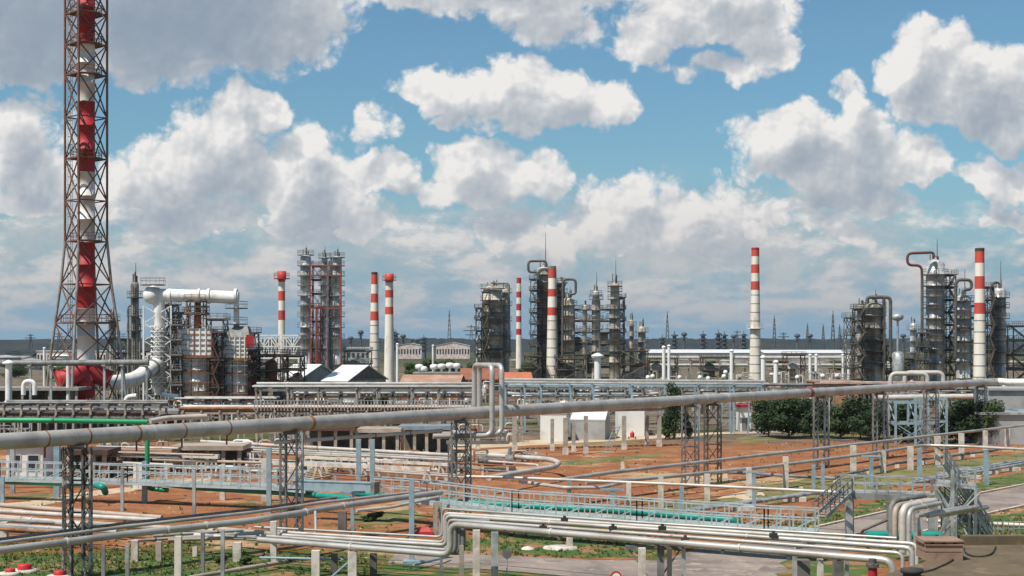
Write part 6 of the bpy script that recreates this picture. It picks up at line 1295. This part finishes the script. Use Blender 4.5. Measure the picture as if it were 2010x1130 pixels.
# ---------------------------------------------------------------- footbridge with stairs (right)
def footbridge():
    g = Gp(1668, 1046); D = g.y; z = lambda py, d: CAMZ-(py-HZ)*d/F
    A, B = P(1650, 962, 114), P(1838, 977, 112); A.z = B.z = zd = z(969, 113)
    t = thing('footbridge', 'grey steel footbridge with stairs over the pipe bundle', 'footbridge', (A.x, A.y, 0))
    d = (B-A).normalized(); n = Vector((-d.y, d.x, 0))*1.1
    b = MB(); b.add([A, B, B+n, A+n, A-Vector((0, 0, .1)), B-Vector((0, 0, .1)), B+n-Vector((0, 0, .1)), A+n-Vector((0, 0, .1))], [[0, 1, 2, 3], [7, 6, 5, 4], [4, 5, 1, 0], [6, 7, 3, 2], [5, 6, 2, 1], [7, 4, 0, 3]], galv)
    b.beam(A-Vector((0, 0, .25)), B-Vector((0, 0, .25)), .12, .4, dgrey); b.beam(A+n-Vector((0, 0, .25)), B+n-Vector((0, 0, .25)), .12, .4, dgrey); b.build('deck', None, t)
    for o in (Vector((0, 0, 0)), n):
        r = MB(); rail(r, A+o, B+o, 1.25, .9, .07, m=galv); r.build('railing', galv, t)
    def stair(p0, p1, w, k):
        b = MB(); s = (p1-p0); h = Vector((-s.y, s.x, 0)).normalized()*w
        for o in (Vector((0, 0, 0)), h): b.beam(p0+o, p1+o, .1, .28, galv)
        for i in range(k):
            q = p0.lerp(p1, (i+.5)/k); b.beam(q, q+h, .26, .05, galv)
        st = b.build('stair', galv, t); r = MB()
        for o in (Vector((0, 0, 0)), h): rail(r, p0+o, p1+o, 1.1, .9, .07, toe=False, m=dgrey if w > 0 else galv)
        r.build('railing', galv, st)
    L0 = Zp(1597, 1014, 2.1); stair(A+Vector((0, .1, 0)), L0, .9, 10)
    R0 = Gp(1942, 1060); stair(B+Vector((0, .1, 0)), R0, .95, 20)
    for p, mm in ((A+d*.6, concd), (B-d*.3, galv)):
        for o in (Vector((0, 0, 0)), n):
            q = MB(); lattice_leg(q, (p.x+o.x, p.y+o.y, 0), (p.x+o.x, p.y+o.y, zd-.4), .38, galv, .7, .12, .06) if o.length else q.beam((p.x, p.y, 0), (p.x, p.y, zd-.4), .5, .5); q.build('leg', galv, t)
    return A, B, zd
FB = footbridge()
# second stair, steeper, on the near side at right
def steep_stair():
    A, B = Zp(1853, 908, 6.0), Gp(1950, 1062); t = thing('stair_tower', 'steep grey steel stair with handrails left of the roof edge', 'stairs', (B.x, B.y, 0)); s = B-A; h = Vector((.3, 1.0, 0))
    b = MB()
    for o in (Vector((0, 0, 0)), h): b.beam(A+o, B+o, .14, .34)
    for i in range(22): q = A.lerp(B, (i+.5)/22); b.beam(q, q+h, .24, .06)
    b.build('flight', galv, t)
    for o in (Vector((0, 0, 0)), h): r = MB(); rail(r, A+o, B+o, 1.15, .7, .085, rails=(1., .65, .35), toe=False); r.build('railing', galv, t)
    q = MB()
    for f in (.25, .5, .72):
        for o in (Vector((0, 0, 0)), h): p = A.lerp(B, f)+o; q.beam((p.x, p.y, 0), p, .16, .16); q.beam((p.x-1.4, p.y, 0), p, .1, .1); q.beam((p.x+.1, p.y, p.z*.5), (p.x-1.2, p.y, p.z*.5), .1, .1)

    for o in (Vector((0, 0, 0)), h): q.beam((A.x+.6+o.x, A.y+o.y, 0), A+o+Vector((.6, 0, -.5)), .22, .22)
    q.beam((A.x+.6, A.y, 2), (A.x+2.2, A.y-1.2, 4), .1); q.build('support', galv, t)
    p = MB(); p.add([A, A+h, A+h+Vector((-1.4, .2, 0)), A+Vector((-1.4, .2, 0))], [[0, 1, 2, 3]]); 
steep_stair()
# grid frame at the far right edge and leg frames about the bundle
for i, (px, yt, yb, w, m, lab) in enumerate(((1855, 975, 1062, 14, galv, 'broad grey leg right of the footbridge'), (1905, 960, 1058, 8, galv, 'grey frame leg, left one before the right stair'), (1918, 958, 1056, 8, galv, 'grey frame leg, right one before the right stair'), (1745, 985, 1066, 8, dgrey, 'dark frame leg under the elbowed pipes'), (1798, 1000, 1085, 8, galv, 'grey frame leg right of the elbowed pipes'), (1806, 1003, 1095, 8, galv, 'grey frame leg at the crate'), (1785, 1003, 1100, 7, galv, 'thin grey leg between elbowed pipes and crate'), (1560, 1080, 1190, 8, galv, 'grey leg at the end of the upper bundle'), (1662, 1098, 1180, 7, galv, 'slim grey leg at the far end of the upper bundle'), (1575, 1098, 1175, 26, concd, 'broad dark concrete pier under the end of the upper bundle'), (1610, 1097, 1170, 11, conc, 'whitewashed pier under the end of the upper bundle'), (1645, 1095, 1160, 18, concd, 'second dark pier under the end of the upper bundle'))):
    post(px, yt, yb, w, m, lab, None, name='frame_leg')
# elbowed insulated pipes beyond the crate
for i, (px, py, r, m, lab) in enumerate(((1750, 984, .22, dgrey, 'grey'), (1757, 993, .2, alub, 'tan'), (1772, 995, .24, aluw, 'fat white'), (1784, 1000, .16, alu, 'silver slim'))):
    a = Zp(px, py, 3.6); pipe_thing(lab+' insulated pipe bending down under the footbridge', [a+Vector((3.2, 3.4+.2*i, 0)), a, Vector((a.x, a.y, .6))], r, m, 'insulated pipes under the footbridge', 14, bend=.7, flanges=(.5,))
for i, (dx, z) in enumerate(((0, 3.0), (.7, 2.9), (1.5, 2.7))):
    a = Zp(1800, 1012, z)+Vector((dx, 0, 0)); pipe_thing('silver pipe running away under the right stair, '+nth(i, 3), [a, a+Vector((5, 5.4, 0))], .16, alu, 'silver pipes under the right stair', flanges=(.4,))
pipe_thing('thin black pipe sloping down to the teal pipe', [Zp(1742, 1020, 2.2), Zp(1695, 1040, 1.5), Zp(1690, 1048, .9)], .1, dark, bend=.3)
pipe_thing('white pipe with black fittings on the verge at right', [Zp(1820, 1022, .9), Zp(1950, 1028, .9), Zp(2040, 1032, .9)], .16, aluw, clamps=(.4, 1.2))
b = MB(); g0 = Gp(1985, 1058)
for i in range(7): b.beam((g0.x-1+i*.4, g0.y, .0), (g0.x-1+i*.4, g0.y, 1.3), .05, .05)
for z in (.3, .8, 1.3): b.beam((g0.x-1.1, g0.y, z), (g0.x+1.6, g0.y, z), .06, .06)
tag(b.build('grille_fence', galv, None), 'little grey grille fence above the roof edge at right', 'fence')
# end of the upper bundle: elbows and a collecting frame
fr = Zp(1560, 1072, 3.9); b = MB(); e = [Zp(1560, 1076, 3.45), Zp(1605, 1062, 3.45), Zp(1715, 1066, 3.45)]
b.beam(e[0], e[1], .14, .2); b.beam(e[1], e[2], .12, .16); tag(b.build('cross_beam', galv, None), 'grey cross beams under the end of the upper bundle', 'beam')
# signs
def round_sign(px, py, yb, r, label, red):
    o = Gp(px, yb); zt = CAMZ-(py-HZ)*o.y/F; t = thing('road_sign', label, 'sign', o); b = MB(); b.cyl(o, .04, zt+r, 8); b.build('pole', galv, t)
    b = MB(); b.sweep([(o.x, o.y-.07, zt), (o.x, o.y-.04, zt)], r, 20, white if red else dgrey); b.build('disc', None, t)
    if red:
        b = MB(); V = []; k = 20
        for rr in (r*1.02, r*.74):
            for yy in (-.085, -.06): V += [(o.x+rr*math.cos(2*math.pi*i/k), o.y+yy, zt+rr*math.sin(2*math.pi*i/k)) for i in range(k)]
        fs = []
        for i in range(k): j = (i+1) % k; fs += [[i, j, 2*k+j, 2*k+i], [i, k+i, k+j, j], [2*k+i, 2*k+j, 3*k+j, 3*k+i]]
        b.add(V, fs, redp); b.build('red_rim', redp, t)
round_sign(995, 1086, 1140, .31, 'round grey sign seen from behind on a thin pole by the lane', False)
round_sign(1209, 1131, 1196, .30, 'round red-rimmed white sign on a thin pole at the bottom edge', True)
# red and white covers on the grass at lower left
for i, (px, py, k, lab) in enumerate(((20, 1127, .75, 'low red-topped white well cover, leftmost at the bottom edge'), (48, 1122, 1.05, 'biggest red-topped white well cover at lower left'), (117, 1133, .9, 'red-topped white well cover by the nearest tower foot'))):
    o = Gp(px, py); t = thing('well_cover', lab, 'well', o, 'red and white well covers'); b = MB(); b.lathe(o, [(.85*k, 0), (.85*k, .14), (.5*k, .16), (.01, .16)], 18, conc); b.build('slab', conc, t)
    b = MB(); b.lathe(o, [(.42*k, .15), (.42*k, .40*k), (.38*k, .46*k), (.01, .48*k)], 16, redp); b.build('hatch', redp, t)
o = Gp(832, 1052); b = MB(); b.box((o.x-.7, o.y-.3, 0), (o.x+.7, o.y+.4, .35)); b.add([(o.x-.6, o.y-.2, .35), (o.x+.6, o.y-.2, .35), (o.x+.6, o.y+.3, .35), (o.x-.6, o.y+.3, .35), (o.x-.2, o.y+.05, .75), (o.x+.35, o.y+.05, .7)], [[0, 1, 5, 4], [1, 2, 5], [2, 3, 4, 5], [3, 0, 4]])
tag(b.build('fire_box', redp, None, loc=o), 'red fire equipment box on the soil behind the elbow', 'fire box')
o = Gp(1100, 1076); b = MB(); b.lathe((o.x, o.y, .015), [(1.25, 0), (1.2, .1), (.01, .12)], 14); tag(b.build('slab', conc, None, loc=o), 'round white concrete slab on the grass under the upper bundle', 'slab')
o = Gp(1036, 1078); b = MB(); b.lathe((o.x, o.y, .015), [(.5, 0), (.4, .12), (.1, .2), (.01, .2)], 7); tag(b.build('rubble', conc, None, loc=o), 'small heap of white rubble on the grass left of the round slab', 'rubble')
# ---------------------------------------------------------------- neighbouring roof at lower right
zr = 11.2
rf = [Zp(1700, 1140, zr), Zp(1812, 1103, zr), Zp(1888, 1068, zr), Zp(2300, 1066, zr), Zp(2600, 1500, zr), Zp(1500, 1500, zr), Zp(1590, 1190, zr)]
roofm = M('bitumen_roof', (.135, .098, .056), .95, 0, (.10, .075, .045), .8, .42, .62, (.19, .14, .08), 3., .56, .68, .25)
t = thing('flat_roof_building', 'flat brown bitumen roof at the lower right corner', 'building', (rf[0].x, rf[0].y, 0))
b = MB(); n = len(rf); b.add(rf+[Vector((p.x, p.y, zr-.35)) for p in rf], [list(range(n))[::-1], list(range(n, 2*n))]+[[i, (i+1) % n, n+(i+1) % n, n+i] for i in range(n)], roofm); b.build('roof', roofm, t)
cx_ = sum(p.x for p in rf)/n; cy_ = sum(p.y for p in rf)/n; ins = [Vector((cx_+(p.x-cx_)*.97, cy_+(p.y-cy_)*.97, 0)) for p in rf]
b = MB(); b.add([Vector((p.x, p.y, 0)) for p in ins]+[Vector((p.x, p.y, zr-.36)) for p in ins], [[i, (i+1) % n, n+(i+1) % n, n+i] for i in range(n)], brickm); b.build('wall', brickm, t)
b = MB(); b.beam(rf[2]+Vector((0, 0, .07)), rf[3]+Vector((0, 0, .07)), .22, .16); b.build('parapet', roofm, t)
# brick vent block on the roof
o = Zp(1853, 1100, zr); w = .3; t = thing('vent_block', 'pinkish brick vent block with slab lid and slots on the roof edge', 'vent', (o.x, o.y, zr)); bk = M('vent_brick', (.30, .19, .135), .9, 0, (.22, .135, .095), 3., .42, .62, bump=.3)
zt = CAMZ-(1061-HZ)*o.y/F; hgt = zt-zr
for i, (a, c) in enumerate(((0, .40), (.44, .76))):
    b = MB(); b.box((o.x-w, o.y, zr+hgt*a), (o.x+w, o.y+.55, zr+hgt*c)); b.build('course', bk, t)
b = MB(); b.box((o.x-w*1.02, o.y-.02, zr+hgt*.762), (o.x+w*1.02, o.y+.57, zr+hgt*.83)); b.build('ledge', bk, t)
for sx in (-.9, -.3, .3, .9): b = MB(); b.box((o.x+sx*w-.06, o.y+.02, zr+hgt*.832), (o.x+sx*w+.06, o.y+.5, zr+hgt*.93)); b.build('spacer', bk, t)
b = MB(); b.box((o.x-w*1.05, o.y-.03, zr+hgt*.932), (o.x+w*1.05, o.y+.58, zr+hgt)); b.build('lid', bk, t)
o = Zp(1790, 1132, zr); b = MB(); b.cyl((o.x, o.y, zr), .13, .05, 16); b.lathe((o.x, o.y, zr+.05), [(.13, 0), (.17, .02), (.17, .07), (.01, .09)], 16); tag(b.build('roof_vent', black, None, loc=(o.x, o.y, zr)), 'black capped roof vent at the bottom edge', 'vent')
o = Zp(1712, 1128, 9.0); D = 40.; o = P(1713, 1104, D); t = thing('hydrant_pipe', 'dark red upright pipe with a flanged cap at the roof corner', 'pipe', (o.x, D, 0)); b = MB(); b.cyl((o.x, D, 0), .12, o.z-.12, 12); b.build('riser', dred, t); b = MB(); b.cyl((o.x, D, o.z-.12), .17, .1, 12); b.cyl((o.x, D, o.z-.02), .1, .12, 12); b.build('cap', MATS['blackened_steel'], t)
# cable loops lying on the roof
def cable(pts, label): b = MB(); b.sweep(fillet(pts, 5, 6), .012, 5, black); tag(b.build('cable', black, None), label, 'cable')
zc = zr+.02
cable([Zp(1893, 1075, zc)]+[Zp(1922+30*math.cos(a), 1078-14*math.sin(a)*1.0, zc) for a in [math.pi+math.pi*i/8 for i in range(9)]]+[Zp(1955, 1072, zc)], 'black cable loop lying by the parapet at right')
cable([Zp(1812, 1122, zc), Zp(1830, 1118, zc), Zp(1855, 1107, zc), Zp(1868, 1100, zc), Zp(1880, 1090, zc)], 'thin cable trailing from the brick vent block over the roof')

# platform frame between footbridge and stair, and a second flight behind
def landing():
    A, B = Zp(1838, 948, 4.3), Zp(1915, 955, 4.3); t = thing('landing', 'grey grating landing between footbridge and the steep stair', 'platform', (A.x, A.y, 0)); n = Vector((.4, 1.5, 0))
    b = MB(); b.add([A, B, B+n, A+n]+[p-Vector((0, 0, .2)) for p in (A, B, B+n, A+n)], [[0, 1, 2, 3], [7, 6, 5, 4], [4, 5, 1, 0], [5, 6, 2, 1], [6, 7, 3, 2], [7, 4, 0, 3]]); b.build('deck', galv, t)
    for p in (A, B, B+n, A+n): q = MB(); q.beam((p.x, p.y, 0), (p.x, p.y, p.z-.2), .18, .18); q.build('leg', galv, t)
    for a, c in ((A, B), (A+n, B+n)): r = MB(); rail(r, a, c, 1.2, .7, .08); r.build('railing', galv, t)
    q = MB()
    for a, c in ((A, B), (B, B+n), (A+n, B+n)): q.beam((a.x, a.y, 0), c-Vector((0, 0, .3)), .09, .09); q.beam((c.x, c.y, 0), a-Vector((0, 0, .3)), .09, .09)
    q.build('bracing', galv, t)
landing()
def rear_flight():
    A, B = Zp(1870, 985, 3.2), Gp(1925, 1056); t = thing('ladder_stair', 'short grey ship-ladder beside the steep stair, behind its foot', 'stairs', (B.x, B.y, 0)); h = Vector((.25, .8, 0)); b = MB()
    for o in (Vector((0, 0, 0)), h): b.beam(A+o, B+o, .12, .24)
    for i in range(12): q = A.lerp(B, (i+.5)/12); b.beam(q, q+h, .2, .05)
    b.build('flight', galv, t); r = MB(); rail(r, A, B, 1.1, .8, .07, toe=False); r.build('railing', galv, t)
rear_flight()
# ---------------------------------------------------------------- trees and shrubs
def crown_mesh(seed, rx, rz, n, leaf, clumps=9, zbase=0., poplar=False):
    rng = random.Random(seed); b = MB(); cs = []
    for i in range(clumps):
        a = rng.uniform(0, 6.28); rr = rx*rng.uniform(.3, .8)*(.5 if poplar else 1-.35*i/clumps); z = zbase+rz*(.28+1.45*(i+.5)/clumps if poplar else .42+1.2*(i+.5)/clumps); k = rng.uniform(.42, .6)
        if poplar: k *= 1-.35*(i/clumps)
        cs.append((Vector((rr*math.cos(a), rr*math.sin(a), z)), rx*k*(1.25 if poplar else 1), rz*k*.75))
    V = []; Fs = []
    for i in range(n):
        c, cr, cz = cs[rng.randrange(clumps)]; d = Vector((rng.gauss(0, 1), rng.gauss(0, 1), rng.gauss(0, 1))).normalized(); q = rng.random()**.42
        p = c+Vector((d.x*cr*q, d.y*cr*q, d.z*cz*q)); s = leaf*rng.uniform(.6, 1.3)
        u = Vector((rng.gauss(0, 1), rng.gauss(0, 1), rng.gauss(0, .6))).normalized(); w = u.cross(d if abs(u.dot(d)) < .95 else Vector((0, 0, 1))).normalized()
        k = len(V); V += [p+u*s, p+w*s*.55, p-u*s, p-w*s*.55]; Fs.append([k, k+1, k+2, k+3])
    b.add(V, Fs); return b
def trunk_mesh(seed, h, r, spread):
    rng = random.Random(seed); b = MB(); b.sweep([(0, 0, -.05), (.05, 0, h*.4), (0, .05, h*.85)], [r, r*.75, r*.35], 8, bark)
    for i in range(5):
        a = 6.28*i/5+rng.random(); z = h*rng.uniform(.3, .6); b.sweep([(0, 0, z), (math.cos(a)*spread*.4, math.sin(a)*spread*.4, z+h*.18), (math.cos(a)*spread*.8, math.sin(a)*spread*.8, z+h*.3)], [r*.45, r*.3, r*.1], 6, bark)
    return b
PROTO = {}
def tree(px, ybase, ytop, wpx, label, kind='round', mat_=None, group='dark round trees', name='tree'):
    g = Gp(px, ybase); s = F/g.y; H = (ybase-ytop)/s; w = wpx/2/s; key = (kind, (mat_ or leafd).name, int(px) % 3)
    t = thing(name, label, 'tree' if name == 'tree' else 'shrub', g, group)
    if key not in PROTO:
        n = {'round': 6200, 'poplar': 3600, 'shrub': 1500}[kind]
        c = crown_mesh(sum(map(ord, kind))+key[2], .5, .46 if kind != 'poplar' else .5, n, .032 if kind != 'shrub' else .07, 12 if kind != 'shrub' else 6, .0, kind == 'poplar').build('crown', mat_ or leafd, None, loc=(0, 0, 0)).data
        k = trunk_mesh(key[2], 1., .03, .35).build('trunk', bark, None, loc=(0, 0, 0)).data
        for o in [o for o in S.objects if o.data in (c, k)]: bpy.data.objects.remove(o)
        PROTO[key] = (c, k)
    for nm, me in zip(('crown', 'trunk'), PROTO[key]):
        o = bpy.data.objects.new(nm, me); S.collection.objects.link(o); o.parent = t
        o.scale = (w*2, w*2, H) if nm == 'crown' else (H*.8, H*.8, H*.8); o.rotation_euler.z = px*.37
leafdm = leafmat('olive_leaf', (.018, .032, .010), (.034, .058, .016), (.07, .10, .028))
tr = [(1508, 858, 770, 80, 'dark round tree, leftmost of the thicket behind the red soil'), (1548, 860, 768, 96, 'dark round tree, second of the thicket, before the brick hut'), (1592, 858, 770, 91, 'dark round tree just left of the tower in the thicket'), (1650, 860, 786, 74, 'dark round tree just right of the tower in the thicket'), (1718, 866, 792, 60, 'low dark tree between wide-crowned tree and the blue frames'), (1690, 862, 766, 91, 'dark round tree with the widest crown in the thicket'), (1742, 864, 768, 96, 'dark round tree left of the light blue frames'), (1775, 866, 776, 72, 'dark round tree hidden behind the left light blue frame'), (1888, 868, 762, 109, 'big dark round tree right of the light blue frames'), (1936, 870, 772, 85, 'dark round tree before the white workshop')]
for i, a in enumerate(tr): tree(*a, 'round', leafd if i % 3 else leafdm)
tree(1322, 862, 744, 48, 'dark slender tree beside the white cabin, taller than the overhead pipe', 'poplar', leafd, None)
tree(1306, 862, 808, 34, 'low green bush at the foot of the dark slender tree', 'shrub', leafm, None, 'shrub')
tree(1346, 860, 800, 30, 'low green bush right of the dark slender tree', 'shrub', leafm, None, 'shrub')
for i, (px, yb, yt, w, lab) in enumerate(((812, 752, 705, 46, 'green tree right of the crowned chimney'), (848, 752, 697, 50, 'tallest green tree behind the mushroom vents'), (884, 752, 698, 52, 'wide green tree right of the thin white post'), (922, 752, 706, 40, 'green tree left of the broad grimy column'), (632, 772, 722, 36, 'green tree before the gable of the left white-roofed shed'), (706, 776, 730, 30, 'small green tree at the foot of the dark-tipped chimney'))): tree(px, yb, yt, w, lab, 'round', leafm, 'green trees among the sheds')
for i, (px, yb, yt, w, lab) in enumerate(((736, 832, 762, 60, 'light green bush rising above the bracketed trestle'), (760, 834, 780, 50, 'light green bush, smaller, above the bracketed trestle'), (1545, 812, 742, 44, 'green bush above the overhead pipe by the brick hut'), (1625, 800, 748, 36, 'green bush by the orange-brown brick block'), (430, 1104, 1086, 34, 'green weed tuft at the foot of the broad whitewashed block'), (485, 1108, 1088, 30, 'green weed tuft under the crossing pipes'), (740, 1022, 1000, 42, 'yellowish weed tuft on the soil under the walkway'), (716, 1024, 1010, 28, 'small yellowish weed tuft on the soil left of the tall blue post'))): tree(px, yb, yt, w, lab, 'shrub', leafm, 'green bushes', 'shrub')

for i, (px, yb, yt, w) in enumerate(((345, 742, 704, 40), (520, 760, 716, 36), (590, 735, 704, 34), (690, 736, 702, 40), (1035, 742, 706, 34), (1290, 728, 700, 44), (1400, 726, 702, 50), (1530, 728, 700, 46), (1640, 730, 702, 50), (1780, 740, 704, 40), (30, 742, 712, 50), (110, 748, 714, 46))): tree(px, yb, yt, w, 'small green far tree among the yard clutter, '+nth(i, 12), 'round', leafm, 'far trees in the yard')
# ---------------------------------------------------------------- thin air between here and the horizon
hm = bpy.data.materials.new('haze_air'); hm.use_nodes = True; ht = hm.node_tree; ht.nodes.clear(); hn = NT(ht)
hv = hn.node('ShaderNodeVolumePrincipled'); hv.inputs['Color'].default_value = (.80, .88, .97, 1); hv.inputs['Density'].default_value = .000045; hv.inputs['Anisotropy'].default_value = .2
ho = hn.node('ShaderNodeOutputMaterial'); ht.links.new(hv.outputs[0], ho.inputs['Volume'])
mb = MB(); mb.box((-1700, -60, -1), (1700, 2620, 125)); hz = mb.build('haze', hm, None, loc=(0, 1200, -1)); hz['kind'] = 'stuff'
